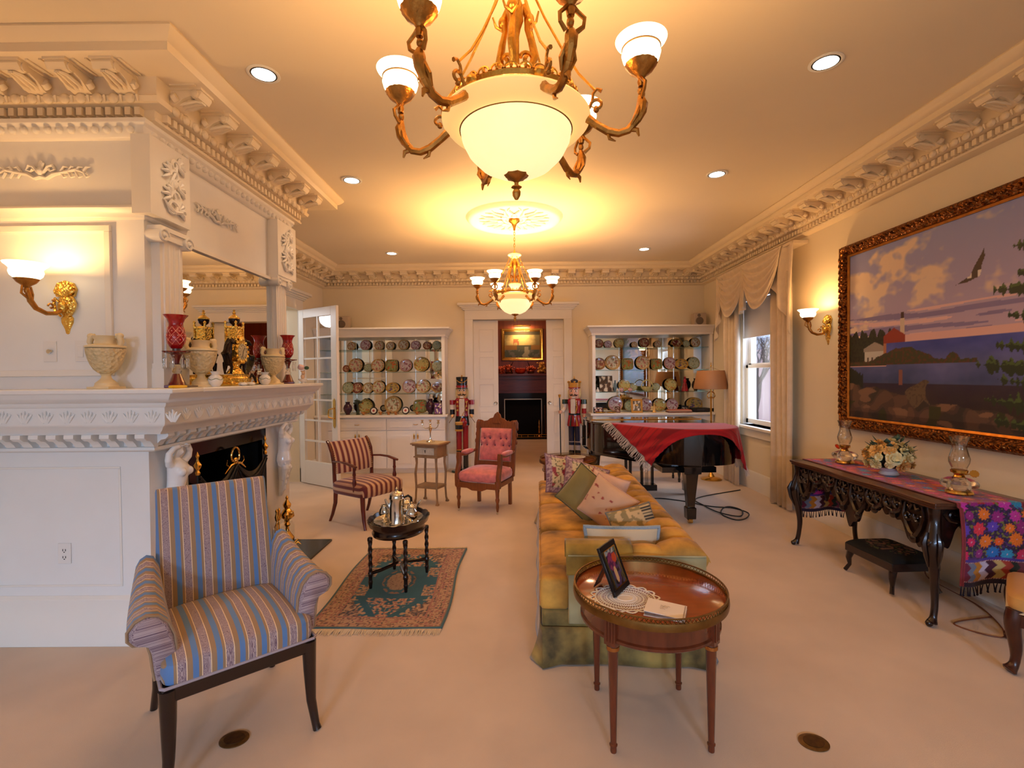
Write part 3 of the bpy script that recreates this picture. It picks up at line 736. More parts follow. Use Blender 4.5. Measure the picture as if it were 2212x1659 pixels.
# mirror
g=G(); g.box(CX_+.002,CX_+.008,2.99,4.17,1.452,2.33); 
mi=thing('overmantel_mirror','wide overmantel mirror between the two white columns','mirror',(0,0,0)); obj('mirror_glass',g,MIRROR,mi)
g=G(); g.box(CX_+.001,CX_+.03,2.995,4.165,2.325,2.35).box(CX_+.001,CX_+.02,2.991,3.003,1.452,2.33).box(CX_+.001,CX_+.02,4.157,4.169,1.452,2.33); obj('mirror_frame',g,TRIM,mi)
# fire screen
fs=thing('fire_screen','black mesh fire screen with swags and gilded finials before the firebox','fire screen',(CX_+.06,3.5,.021))
g=G()
def scr(u,v):
    y=-.42+.84*u; top=.86-.10*(1-abs(2*u-1))**.0*(abs(sin(2*pi*u)))+.03*(1-abs(2*u-1))
    return (.02*sin(u*40)*.1,y,.03+v*(top-.03))
g.grid(scr,40,10); obj('mesh_panel',g,IRON,fs,sol=.004)
g=G()
for y in (-.42,0,.42): g.tube([(0,y,0),(0,y,.88)],.008,8)
for a,b in ((-.42,0),(0,.42)):
    g.tube([(.012,a+(b-a)*k/10,.86-.13*sin(pi*k/10)) for k in range(11)],.009,6); g.tube([(.014,a+(b-a)*k/10,.84-.22*sin(pi*k/10)) for k in range(11)],.006,6)
g.box(-.02,.02,-.45,.45,0,.03); obj('frame',g,IRON,fs)
for y in (-.42,.42):
    g=G(); g.lathe([(.0,.87),(.012,.87),(.016,.885),(.008,.9),(.02,.92),(.024,.935),(.01,.955),(.006,.975),(.012,.99),(.004,1.01),(.0,1.02)],c=(0,y,0),n=14); obj('finial',g,BRASS,fs)
g=G(); g.tube([(.0,.0+.05*cos(t*pi/8),.93+.055*sin(t*pi/8)) for t in range(-2,11)],.008,8)
for s_ in (-1,1):
    g.tube([(0,s_*.02,.87),(0,s_*.06,.865),(0,s_*.10,.84),(0,s_*.13,.82)],[.01,.009,.007,.004],6); g.tube([(0,s_*.08,.86),(0,s_*.11,.88),(0,s_*.1,.91)],[.006,.005,.003],6)
g.sph((0,0,.885),(.014,.03,.03),10,7); obj('crest_handle',g,BRASS,fs)
# fire tools
ft=thing('fire_tool_stand','ornate polished brass fire tool stand on the black hearth corner','fire tools',(-1.93,4.13,.021))
g=G(); g.lathe([(.0,0),(.085,0),(.09,.012),(.06,.03),(.035,.05),(.05,.09),(.055,.13),(.03,.165),(.016,.19),(.014,.22),(.026,.24),(.014,.26),(.02,.28),(.046,.30),(.052,.33),(.035,.36),(.02,.375),(.03,.39),(.034,.41),(.018,.435),(.008,.45),(.014,.465),(.005,.48),(0,.49)],n=24,wob=lambda a,z:.05*cos(6*a)); obj('urn_post',g,BRASS,ft)
g=G()
for k in range(7):
    a=k*.9; g.tube([(.05*cos(a),.05*sin(a),.06),(.09*cos(a),.09*sin(a),.09),(.115*cos(a),.115*sin(a),.07)],[.007,.006,.002],6)
for s_ in (-1,1): g.tube([(0,s_*.03,.32),(.02,s_*.07,.33),(.02,s_*.08,.29),(.0,s_*.05,.27)],.006,6)
obj('scroll_ornament',g,BRASS,ft,kind='stuff')
for k,dy in enumerate((-.14,-.1)):
    g=G(); g.tube([(0,0,.02),(0,0,.34)],.006,8); g.lathe([(.0,.30),(.012,.31),(.016,.34),(.008,.37),(.012,.39),(0,.41)],n=12); g.tube([(0,0,.3),(0,-.03,.27),(0,-.03,.22),(0,0,.2)],.005,6); obj('fire_tool',g,BRASS,ft,loc=(-.02,dy,0))

# ---- switch plates and outlet on the chimney front
PL=mt('plate_white',rgb(236,230,222),.35); DK=mt('slot_dark',rgb(40,34,30),.6)
t=thing('cable_outlet','white wall plate with a round metal socket under the left sconce','wall plate',(-2.60,CY0,1.66)); 
g=G(); g.box(-.036,.036,-.006,0,-.058,.058); obj('plate',g,PL,t,bev=.002)
g=G(); g.tube([(0,-.006,0),(0,-.016,0)],.012,12).tube([(.014,-.006,.002),(.014,-.014,.002)],.007,10); obj('socket',g,SILVER,t)
t=thing('light_switch','double white light switch plate beside the left stone urn','light switch',(-2.40,CY0,1.66))
g=G(); g.box(-.058,.058,-.006,0,-.058,.058); obj('plate',g,PL,t,bev=.002)
for x in (-.026,.026): g=G(); g.box(x-.016,x+.016,-.011,-.006,-.034,.034); obj('rocker',g,PL,t,bev=.002)
t=thing('power_outlet','white double power outlet low on the white chimney panel','power outlet',(-2.545,CY0-.001,.52))
g=G(); g.box(-.036,.036,-.006,0,-.058,.058); obj('plate',g,PL,t,bev=.002)
for z in (-.02,.02):
    g=G(); g.box(-.009,-.006,-.0075,-.006,z-.006,z+.006).box(.006,.009,-.0075,-.006,z-.006,z+.006).box(-.003,.003,-.0075,-.006,z-.014,z-.009); obj('socket',g,DK,t)
for x,y,l in ((-1.174,2.008,'oval brass floor outlet cover in the carpet beside the blue striped armchair'),(1.204,1.971,'oval brass floor outlet cover in the carpet to the right of the round table')):
    t=thing('floor_outlet',l,'floor outlet',(x,y,0),0,'floor outlets')
    g=G(); g.lathe([(.058,.0005),(.058,.004),(.05,.006),(.0001,.006)],n=36,sy=.85); obj('cover_ring',g,mt('aged_brass',rgb(112,80,40),.45,.8,nz=(60,.3)),t)
    g=G(); g.lathe([(.04,.006),(.04,.008),(.0001,.008)],n=30,sy=.85); obj('cap',g,mt('aged_brass_cap',rgb(84,58,30),.5,.8,nz=(60,.3)),t)
# ================================================================ FURNITURE
def sgnp(v,e): return math.copysign(abs(v)**e, v)
def sq(g,c,d,e1=.35,e2=.35,n=28,m=14,fn=None):
    """rounded cushion: superellipsoid with half sizes d"""
    rings=[]
    for i in range(m+1):
        f=-pi/2+pi*i/m; ring=[]
        for j in range(n):
            a=2*pi*j/n
            x=d[0]*sgnp(cos(f),e1)*sgnp(cos(a),e2); y=d[1]*sgnp(cos(f),e1)*sgnp(sin(a),e2); z=d[2]*sgnp(sin(f),e1)
            if fn: x,y,z=fn(x,y,z)
            ring.append((c[0]+x,c[1]+y,c[2]+z))
        rings.append(ring)
    g.loft(rings); return g
def leg(g,pts,r,n=10,flat=1.0): g.tube(pts,r,n,flat); return g
DKLEG=MAHOD
FAB=ramp_mat('blue_striped_brocade',[(0,rgb(84,122,170)),(.24,rgb(150,118,84)),(.36,rgb(232,204,160)),(.395,rgb(172,150,148)),(.74,rgb(232,204,160)),(.775,rgb(150,118,84))],.0775,.7,.25,(.395,.74,rgb(108,82,94),95))
def settuv(g,fn): g.uv=[fn(v) for v in g.v]; return g
# ---- blue striped armchair
t=thing('armchair','blue and mauve striped upholstered armchair with scrolled arms and dark legs','armchair',(-1.245,2.115,0),radians(41))
g=G()
for x0,x1,y0,y1 in ((-.27,.27,-.27,-.235),(-.25,.25,.215,.25),(-.27,-.235,-.25,.25),(.235,.27,-.25,.25)): g.box(x0,x1,y0,y1,.325,.385)
obj('seat_rail',g,DKLEG,t,bev=.006)
for sx in (-1,1):
    g=G(); leg(g,[(sx*.25,-.25,.37),(sx*.25,-.255,.25),(sx*.252,-.262,.12),(sx*.262,-.285,.02),(sx*.266,-.292,0)],[.03,.026,.02,.016,.018],12); obj('leg',g,DKLEG,t)
    g=G(); leg(g,[(sx*.235,.235,.37),(sx*.235,.25,.25),(sx*.24,.28,.12),(sx*.25,.33,0)],[.026,.023,.018,.015],12); obj('leg',g,DKLEG,t)
g=G()
def seatf(x,y,z): 
    return (x,y,z+(.045*(1-(x/.28)**2)*(1-(y/.28)**2) if z>0 else 0))
sq(g,(0,-.01,.425),(.272,.275,.062),.42,.2,48,12,seatf); settuv(g,lambda v:(v.x+.02-math.copysign(max(0,min(1,(abs(v.x)-.25)/.02))*max(0,.46-v.z),v.x),v.y)); obj('seat_cushion',g,FAB,t)
g=G(); pth=[(-.27,-.275),(.27,-.275)]
g.tube([(-.262,.1,.388),(-.272,-.268,.388),(-.262,-.28,.388),(.262,-.28,.388),(.272,-.268,.388),(.262,.1,.388)],.006,8); settuv(g,lambda v:(.01,0)); obj('piping',g,mt('cream_cord',rgb(160,146,150),.7),t)
g=G()
def backf(u,v,off=0.0):
    # u across, v up
    z=.40+.585*v; w=.225+.02*(1-v)**2-.008*v; x=(2*u-1)*w
    y=.185+.12*v**1.25+off-.02*sin(pi*v)*(1-(2*u-1)**2)+(.02*(2*u-1)**2)*(1-v)*-1
    return (x,y,z)
rings=[]
for i in range(21):
    v=i/20; fr=[backf(j/14,v) for j in range(15)]; th=.065-.02*v
    bk=[(p[0]*1.0,.185+.12*v**1.25+th,p[2]) for p in fr[::-1]]
    e1=(fr[-1][0]+.012,fr[-1][1]+th*.5,fr[-1][2]); e0=(fr[0][0]-.012,fr[0][1]+th*.5,fr[0][2])
    rings.append(fr+[e1]+bk+[e0])
top=[((p[0])*.985,p[1]*.5+.5*(.185+.12+.03),p[2]+.012) for p in rings[-1]]; rings.append(top)
g.loft(rings); settuv(g,lambda v:(v.x*(1+.02*(v.z-.4))+.012,v.z)); obj('backrest',g,FAB,t)
def armsec(lift):
    return [(.212,.40),(.214,.48),(.220,.55+lift*.5),(.238,.60+lift*.9),(.268,.632+lift),(.305,.642+lift),(.340,.628+lift),(.362,.600+lift),(.362,.570+lift),(.345,.548+lift),(.322,.543+lift),(.304,.535+lift*.9),(.296,.50+lift*.4),(.290,.44),(.284,.40)]
for sx in (-1,1):
    g=G(); rings=[]
    for i in range(21):
        v=i/20; y=-.205+.42*v; lift=.0+.10*v**2.0; pull=1-.35*v**1.5; rd=(1-.94*max(0,1-v*14)**2)
        A=armsec(lift); cx=sum(p[0] for p in A)/len(A); cz=.56
        rings.append([(sx*(.212+(x-.212)*pull),y-.012*rd+.012,z) for x,z in A])
    # rounded front lip
    A=armsec(0); lip=[]
    for q,(dy,k) in enumerate(((-.012,.90),(-.018,.72))):
        cx=sum(p[0] for p in A)/len(A); lip.insert(0,[(sx*(cx+(x-cx)*k) if z>.5 else sx*(.25+(x-.25)*k),-.205+dy,.40+(z-.40)*(1-(1-k)*.12)-(z-.40)*(1-k)*.0) for x,z in A])
    g.loft(lip+rings,smoothcap=True) if False else g.loft(lip+rings)
    settuv(g,lambda v:(v.y+.033,v.z)); obj('arm',g,FAB,t,smooth=60)
    g=G(); g.tube([(sx*x,-.212,z) for x,z in armsec(0)],.0055,6); settuv(g,lambda v:(.028,v.x)); obj('arm_piping',g,FAB,t)

# ---- drum tables with brass gallery
def drum_table(label,loc,rz,R=.32,H=.57):
    t=thing('drum_table',label,'table',loc,rz,'round drum tables')
    g=G(); g.lathe([(.0001,H-.022),(R-.012,H-.022),(R-.006,H-.018),(R-.006,H-.004),(R-.012,H),(.0001,H)],n=72); obj('tabletop',g,TABLEW,t)
    g=G(); g.lathe([(R-.008,H-.026),(R+.004,H-.026),(R+.006,H-.01),(R+.004,H+.004),(R-.006,H+.004)],n=96)
    g.lathe([(R-.004,H+.02),(R+.002,H+.02),(R+.002,H+.024),(R-.004,H+.024)],n=96)
    for k in range(120):
        a=2*pi*k/120; b=a+2*pi/120
        g.tube([(cos(a)*(R-.001),sin(a)*(R-.001),H+.003),(cos(b)*(R-.001),sin(b)*(R-.001),H+.021)],.0014,4,cap=False); g.tube([(cos(b)*(R-.001),sin(b)*(R-.001),H+.003),(cos(a)*(R-.001),sin(a)*(R-.001),H+.021)],.0014,4,cap=False)
    obj('brass_gallery',g,mt('worn_gallery_brass',rgb(128,98,54),.35,1.0,nz=(20,.2)),t)
    g=G(); g.lathe([(R-.05,H-.125),(R-.035,H-.125),(R-.026,H-.118),(R-.026,H-.108),(R-.034,H-.102),(R-.034,H-.03),(R-.03,H-.024),(.05,H-.024)],n=72,cap=False); obj('apron',g,WALNUTD,t)
    for k in range(4):
        a=pi/4+k*pi/2; x,y=cos(a)*(R-.045),sin(a)*(R-.045)
        g=G(); g.lathe([(.0,.0),(.012,0),(.013,.006),(.0125,.024),(.016,.028),(.016,.032),(.012,.036),(.021,H-.155),(.024,H-.15),(.024,H-.14),(.02,H-.13)],c=(x,y,0),n=24,wob=lambda a_,z:(-.09*abs(cos(6*a_)) if .04<z<H-.157 else 0))
        g.m=Matrix.Translation((x,y,0))@Matrix.Rotation(a,4,'Z'); g.box(-.02,.024,-.026,.026,H-.135,H-.024)
        for q in (-.014,0,.014): g.box(.022,.028,q-.003,q+.003,H-.12,H-.035)
        g.m=Matrix()
        lg=obj('leg',g,WALNUTD,t,smooth=30)
        g=G(); g.lathe([(.022,H-.158),(.026,H-.156),(.026,H-.142),(.0225,H-.14)],c=(x,y,0),n=24,cap=False); obj('brass_collar',g,mt('collar_brass',rgb(176,120,66),.35,1.0),lg)
    return t
WALNUTD=mt('mahogany_red_brown',rgb(100,44,22),.25,nz=(5,.22),stretch=(6,6,1.2),coat=.3)
drum_table('round mahogany drum table with brass gallery standing before the near sofa arm',(.578,2.125,0),0)
drum_table('drum table half hidden behind the far arm of the gold velvet sofa',(.585,5.36,0),.3,.31,.58)
# doily, photo frame, album
LACE=mt('lace_cotton',rgb(238,226,212),.9)
g=G(); n=64
for k in range(16):   # scalloped lace: rings, spokes and mesh
    a=2*pi*k/16; g.tube([(cos(a+b*.19)*(.125+.018*cos(b*pi/2)),sin(a+b*.19)*(.125+.018*cos(b*pi/2))*.92,.0015) for b in (-1,-.66,-.33,0,.33,.66,1)],.0045,5,.4)
for r in (.03,.05,.075,.10,.122): g.tube([(cos(2*pi*j/48)*r,sin(2*pi*j/48)*r*.92,.0015) for j in range(49)],.0042 if r<.04 or r>.11 else .0028,5,.5,cap=False)
for k in range(52):
    a=2*pi*k/52
    for s_ in (-1,1): g.tube([(cos(a)*.03,sin(a)*.0276,.0012),(cos(a+s_*.25)*.075,sin(a+s_*.25)*.069,.0012),(cos(a+s_*.5)*.122,sin(a+s_*.5)*.112,.0012)],.0014,4,.5,cap=False)
g.lathe([(.0001,.0005),(.03,.0005),(.03,.002),(.0001,.002)],n=24)
obj('lace_doily',g,LACE,loc=(.455,2.03,.5705),label='white scalloped lace doily under the photo frame on the round table',cat='doily')
t=thing('photo_stand','black standing photo frame leaning back on the lace doily','photo frame',(.457,2.09,.575),radians(56))
# frame local: faces -y, leaning back
tilt=Matrix.Rotation(radians(-22),4,'X')
g=G(); g.m=tilt
g.box(-.08,.08,-.006,.008,0,.022).box(-.08,.08,-.006,.008,.183,.205).box(-.08,-.058,-.006,.008,.022,.183).box(.058,.08,-.006,.008,.022,.183)
obj('frame',g,mt('black_satin',rgb(14,14,18),.3),t,bev=.002)
g=G(); g.m=tilt
for a,b,c,d in ((-.058,.058,.022,.026),(-.058,.058,.179,.183),(-.058,-.054,.022,.183),(.054,.058,.022,.183)): g.box(a,b,-.008,-.003,c,d)
obj('gilt_liner',g,BRASS,t)
def photo_col(u,v):
    n=noise.noise(Vector((u*5,v*6,3.1)))
    if ((u-.5)/.13)**2+((v-.3)/.22)**2<1: return rgb(206,160,110)
    if ((u-.75)/.2)**2+((v-.72)/.13)**2<1: return rgb(196,70,40)
    if ((u-.45)/.3)**2+((v-.66)/.25)**2<1: return rgb(130,50,84) if n>-.1 else rgb(84,36,70)
    if v>.85: return rgb(80,84,80) if n>0 else rgb(160,160,150)
    if u<.25 and v<.5: return rgb(60,66,72)
    return rgb(44,30,34) if n>0 else rgb(70,50,84)
PH=mt('photo_print',(1,1,1),.25,attr=True)
g=G(); g.m=tilt; g.grid(lambda u,v:(-.055+.11*u,-.002,.025+.155*v),30,40,photo_col); obj('photo',g,PH,t)
g=G(); g.prism([(-.025,.12),(.025,.12),(.035,.0),(-.035,.0)],.004,'xz'); 
o=obj('easel_back',g,mt('black_satin',(0,0,0)),t,loc=(0,.115,0),rot=(radians(24),0,0))
t=thing('photo_album','small white photo album with embossed cover lying near the table edge','album',(.585,1.905,.5705),radians(-24))
g=G(); g.box(-.075,.075,-.06,.06,0,.003); obj('cover',g,mt('album_white',rgb(240,224,208),.5),t,bev=.001)
g=G(); g.box(-.072,.072,-.056,.056,.0035,.013); obj('pages',g,mt('page_edges',rgb(170,150,140),.8,nz=(80,.2)),t)
g=G(); g.m=Matrix.Translation((0,0,.0135))@Matrix.Rotation(radians(3),4,'Y'); g.box(-.075,.075,-.06,.06,0,.003); obj('cover',g,mt('album_white',(1,1,1)),t,bev=.001)
g=G()
for k in range(3):
    g.tube([(-.02+.004*j,.012-.012*k+.003*sin(j*1.9+k),.0185) for j in range(10-2*k)],.0006,4)
obj('embossed_script',g,mt('grey_foil',rgb(150,130,120),.4,.5),t)

# ---- sofa
VEL=mt('gold_velvet',rgb(172,126,50),.75,nz=(5.5,.68),sheen=.12,bump=(8,.15,.02))
VELO=mt('sheen_pale_velvet',rgb(160,150,108),.75,nz=(4.2,.35),sheen=.7)  # same gold velvet, its daylight sheen put into a paler base colour
MOTV=mt('mottled_velvet',rgb(134,110,54),.8,nz=(6,.75),sheen=.25)
sf=thing('sofa','long gold velvet sofa with channelled back, skirted base and sheen-paled outer arm','sofa',(.62,3.75,0),-.05)
g=G()
g.box(-.425,.415,-1.215,1.215,.16,.275); obj('base_frame',g,MOTV,sf,bev=.02)
g=G(); per=[(-.42,-1.22),(.42,-1.22),(.42,1.22),(-.42,1.22)]
def skirt(u):
    L=[.84,2.44,.84,2.44]; s_=u*sum(L); i=0
    while s_>L[i]+1e-9 and i<3: s_-=L[i]; i+=1
    a=per[i]; b=per[(i+1)%4]; f=min(1,s_/L[i]); n=((b[1]-a[1])/L[i],-(b[0]-a[0])/L[i])
    return a[0]+(b[0]-a[0])*f,a[1]+(b[1]-a[1])*f,n,s_,L[i]
rings=[]
NS=328
for lv in range(7):
    v=lv/6; ring=[]
    for j in range(NS):
        x,y,n,s_,L=skirt(j/NS); z=.185*(1-v)+.006
        fl=.012+.02*v+(.045*v*v*max(0,1-min(s_,L-s_)/.09))+.007*v*sin(s_*13)
        ring.append((x+n[0]*fl,y+n[1]*fl,z+.004*sin(s_*9)*v))
    rings.append(ring)
g.loft(rings,True,False); obj('skirt',g,mt('mottled_velvet',rgb(130,108,50),.8,nz=(6,.6),sheen=.35),sf,sol=.006)
for k,(y0,y1) in enumerate(((-1.07,-.36),(-.36,.36),(.36,1.07))):
    g=G(); xc=-.11
    def cf(x,y,z): return (x,y,z+(.02*(1-(x/.33)**2)*(1-(y/.36)**2) if z>0 else 0))
    sq(g,(xc,(y0+y1)/2,.352),(.325,(y1-y0)/2-.004,.088),.32,.2,44,14,cf)
    if k!=1:
        yy=-1.15 if k==0 else 1.15
        sq(g,(-.355,yy+(.04 if k==0 else -.04),.352),(.08,.11,.088),.32,.25,28,12)
    c=obj('seat_cushion',g,VEL,sf)
    g=G(); x=-.432; ya,yb=(y0+.03,y1-.03); ya=-1.19 if k==0 else ya; yb=1.19 if k==2 else yb
    for z in (.42,.285): g.tube([(x,ya+(yb-ya)*i/8,z) for i in range(9)],.005,6)
    obj('piping',g,VEL,c)
    g=G(); g.box(-.422,-.40,ya-.02,yb+.02,.20,.27); 
g=G()
BPF=[(.08,.40),(.10,.47),(.15,.545),(.215,.595),(.29,.62),(.36,.62),(.405,.60),(.42,.56),(.422,.40),(.422,.22)]
def bprof(v):
    f=v*(len(BPF)-1); i=min(int(f),len(BPF)-2); f-=i; a,b=BPF[i],BPF[i+1]; return a[0]+(b[0]-a[0])*f,a[1]+(b[1]-a[1])*f
rings=[]; NY=240
for i in range(NY+1):
    y=-1.215+2.43*i/NY; ch=abs(sin(pi*(i/NY)*13.0))**.45; ring=[]
    for j in range(28):
        v=j/27; x,z=bprof(v); a=.048*(1-ch) if v<.74 else .048*(1-ch)*max(0,1-(v-.74)*12)
        ring.append((x+a*.7,y,z-a))
    ring+= [(.2,y,.22),(.1,y,.3)]
    rings.append(ring)
g.loft(rings); obj('channelled_back',g,VEL,sf,smooth=60)
for yc,nm in ((-1.145,'near'),(1.145,'far')):
    g=G(); s_=-1 if yc<0 else 1
    rings=[]
    for i in range(61):
        x=-.285+.66*i/60; ch=abs(sin(pi*i/60*4))**.45; a=.02*(1-ch)
        rings.append([(x,yc+s_*.072,.20),(x,yc+s_*.074,.52),(x,yc+s_*.068,.565-a*.3),(x,yc+s_*.04,.595-a),(x,yc,.602-a),(x,yc-s_*.04,.59-a),(x,yc-s_*.068,.55-a*.5),(x,yc-s_*.074,.45),(x,yc-s_*.074,.28)])
    g.loft(rings); obj('arm',g,VEL,sf,smooth=60)
g=G(); g.box(-.283,.424,-1.224,-1.205,.2,.556); obj('outer_arm_panel',g,VELO,sf,bev=.006)
g=G()
for (a,b) in (((-.285,-1.226),( .42,-1.226)),):
    g.tube([(a[0],a[1],.562),(b[0],b[1],.562)],.005,6)
obj('piping',g,VELO,sf)
# arm cover draped on the near arm
g=G()
def acf(u,v):
    x=-.295+.345*u; w=[(-1.07,.50),(-1.07,.57),(-1.10,.608),(-1.145,.616),(-1.19,.605),(-1.225,.57),(-1.229,.50),(-1.231,.46)]
    f=v*7; i=min(int(f),6); f-=i; a,b=w[i],w[i+1]; return (x,a[0]+(b[0]-a[0])*f,a[1]+(b[1]-a[1])*f+(.004*sin(u*9) if v>.9 else 0))
g.grid(acf,24,28)
obj('arm_cover',g,mt('olive_gold_velvet',rgb(150,120,48),.8,nz=(7,.5),sheen=.4),sf,sol=.008)

def pillow(name,label,c,w,h,th,rot,mat,trim=None,group='throw pillows on the sofa',col=None,fr=None):
    t=thing(name,label,'pillow',c,0,group); t.rotation_euler=[radians(a) for a in rot]
    g=G(); N=44 if col else 22
    def prof(u,v):
        a=2*u-1;b=2*v-1; return th*max(0,(1-a*a))**.42*max(0,(1-b*b))**.42
    def pt(u,v,s_):
        a=2*u-1;b=2*v-1; pin=1-.09*(1-a*a)*(b*b)*0-.0; x=a*w/2*(1-.10*(1-a*a)*0-.07*(1-b*b)*0); 
        x=a*w/2*(1-.06*(1-abs(b)**3)*abs(a)**0); y=b*h/2*(1-.06*(1-abs(a)**3))
        return (x,y,s_*prof(u,v)/2)
    g.grid(lambda u,v:pt(u,v,1),N,N,col and (lambda u,v:col(u,v)))
    g.grid(lambda u,v:pt(1-u,v,-1),N,N,col and (lambda u,v:col(u,v)))
    obj('cushion',g,mat,t)
    g=G(); e=[pt(k/N,0,0) for k in range(N)]+[pt(1,k/N,0) for k in range(N)]+[pt(1-k/N,1,0) for k in range(N)]+[pt(0,1-k/N,0) for k in range(N+1)]
    g.tube(e,fr or .005,6,cap=False); obj('edge_cord',g,trim or mat,t)
    return t
def floral(u,v):
    n=noise.noise(Vector((u*9,v*9,1.3))); m=noise.noise(Vector((u*22,v*22,7))); r=sqrt((u-.5)**2+(v-.5)**2)
    if max(abs(u-.5),abs(v-.5))>.40: return rgb(120,84,100) if m>0 else rgb(178,150,148)
    if r<.16+.05*n: return rgb(140,36,50) if m>-.1 else rgb(96,28,44)
    if n>.28: return rgb(150,62,70)
    if m>.22: return rgb(96,92,60)
    return rgb(208,190,150)
FLOR=mt('floral_tapestry',(1,1,1),.9,attr=True)
pillow('throw_pillow','floral tapestry pillow farther along the sofa seat with mauve border',(.455,4.42,.60),.40,.36,.13,(62,12,20),FLOR,mt('mauve_cord',rgb(130,96,110),.8),col=floral)
pillow('throw_pillow','larger floral tapestry pillow with burgundy roses leaning in front of its twin',(.60,4.10,.60),.42,.36,.13,(58,20,12),FLOR,mt('mauve_cord',(0,0,0)),col=floral)
OLV=mt('olive_silk',rgb(128,112,58),.6,nz=(3,.25),sheen=.3); PNK=mt('peach_silk',rgb(208,164,126),.65,nz=(4,.12),sheen=.3,attr=True)
pillow('throw_pillow','olive green pillow standing on its corner on the middle seat cushion',(.515,3.60,.63),.32,.32,.13,(72,35,-28),OLV,mt('dark_olive_cord',rgb(78,74,44),.8))
pillow('throw_pillow','peach pillow with small red flecks leaning on the sofa back',(.635,3.36,.605),.34,.30,.15,(78,28,-38),PNK,mt('peach_cord',rgb(196,150,124),.8),col=lambda u,v: rgb(150,60,48) if (noise.noise(Vector((u*11,v*11,4)))>.42 and abs(v-.5)<.3) else rgb(208,164,126))
pillow('throw_pillow','pale pink pillow tucked behind the olive pillow',(.70,3.76,.60),.30,.28,.13,(70,15,-30),mt('pale_pink_cotton',rgb(216,176,150),.8),mt('peach_cord',(0,0,0)))
def tap(u,v):
    m=noise.noise(Vector((u*8,v*8,2)))
    if u>.72: return rgb(52,48,44) if int(v*26)%2 else rgb(190,170,130)
    return rgb(140,124,84) if m>0 else rgb(196,168,122)
pillow('throw_pillow','small tapestry pillow with black striped edge behind the near sofa arm',(.74,3.02,.555),.30,.26,.12,(60,-10,12),mt('tapestry_stripe',(1,1,1),.9,attr=True),mt('grey_cord',rgb(110,108,100),.8),col=tap)
pillow('throw_pillow','pillow edged with pale blue rope standing against the inside of the near arm',(.60,2.745,.515),.42,.26,.07,(84,0,-3),mt('cream_cotton',rgb(206,186,150),.85),mt('blue_rope',rgb(150,164,172),.8,bump=(150,.8,.006)),fr=.011)

# ---- armchair striped maroon
STR=ramp_mat('maroon_cream_stripe',[(0,rgb(96,22,26)),(.42,rgb(176,120,84)),(.5,rgb(198,160,124)),(.88,rgb(176,120,84))],.062,.75,.3)
REDW=mt('red_mahogany',rgb(92,30,20),.25,nz=(7,.25),stretch=(6,6,1),coat=.4)
t=thing('striped_armchair','open-arm chair in maroon and cream stripes beside the french door','chair',(-1.545,5.13,0),radians(56))
for sx in (-1,1):
    g=G(); leg(g,[(sx*.245,-.22,.33),(sx*.245,-.225,.2),(sx*.25,-.245,.08),(sx*.255,-.27,0)],[.026,.023,.018,.015],10); obj('leg',g,REDW,t)
    g=G(); leg(g,[(sx*.23,.22,.33),(sx*.23,.23,.2),(sx*.235,.27,.08),(sx*.24,.31,0)],[.024,.021,.017,.014],10); obj('leg',g,REDW,t)
    g=G(); leg(g,[(sx*.235,.215,.30),(sx*.24,.225,.45),(sx*.245,.225,.6),(sx*.25,.25,.72),(sx*.25,.29,.80),(sx*.25,.325,.835)],[.022,.02,.019,.019,.019,.016],8); obj('back_post',g,REDW,t)
    g=G(); g.tube([(sx*.25,.235,.63),(sx*.262,.1,.64),(sx*.27,-.02,.635),(sx*.27,-.13,.615),(sx*.27,-.16,.61)],[.014,.016,.018,.02,.016],8,.7); obj('armrest',g,REDW,t)
    g=G(); g.lathe([(.014,.36),(.018,.38),(.012,.40),(.022,.45),(.014,.49),(.011,.51),(.018,.53),(.012,.56),(.014,.61)],c=(sx*.262,-.12,0),n=14); obj('arm_support',g,REDW,t)
g=G(); sq(g,(0,-.01,.365),(.275,.265,.075),.4,.22,44,12,lambda x,y,z:(x,y,z+(.025*(1-(x/.28)**2)*(1-(y/.28)**2) if z>0 else 0))); settuv(g,lambda v:(v.x-math.copysign(max(0,min(1,(abs(v.x)-.245)/.02))*max(0,.43-v.z),v.x),v.y)); obj('seat',g,STR,t)
g=G(); rings=[]
for i in range(13):
    v=i/12; z=.50+.325*v; y=.21+.10*v**2.2
    rings.append([(x,y-.018*(1-(x/.24)**2),z) for x in [-.235+.47*j/16 for j in range(17)]]+[(x,y+.04,z) for x in [.235-.47*j/16 for j in range(17)]])
g.loft(rings); settuv(g,lambda v:(v.x+.02,v.z)); obj('backrest',g,STR,t)
g=G()
for sx in (-1,1):
    for k in range(16): v=k/15; g.sph((sx*.228,.205+.10*v**2.2-.002,.51+.305*v),.005,6,4)
obj('nailheads',g,BRASS,t)
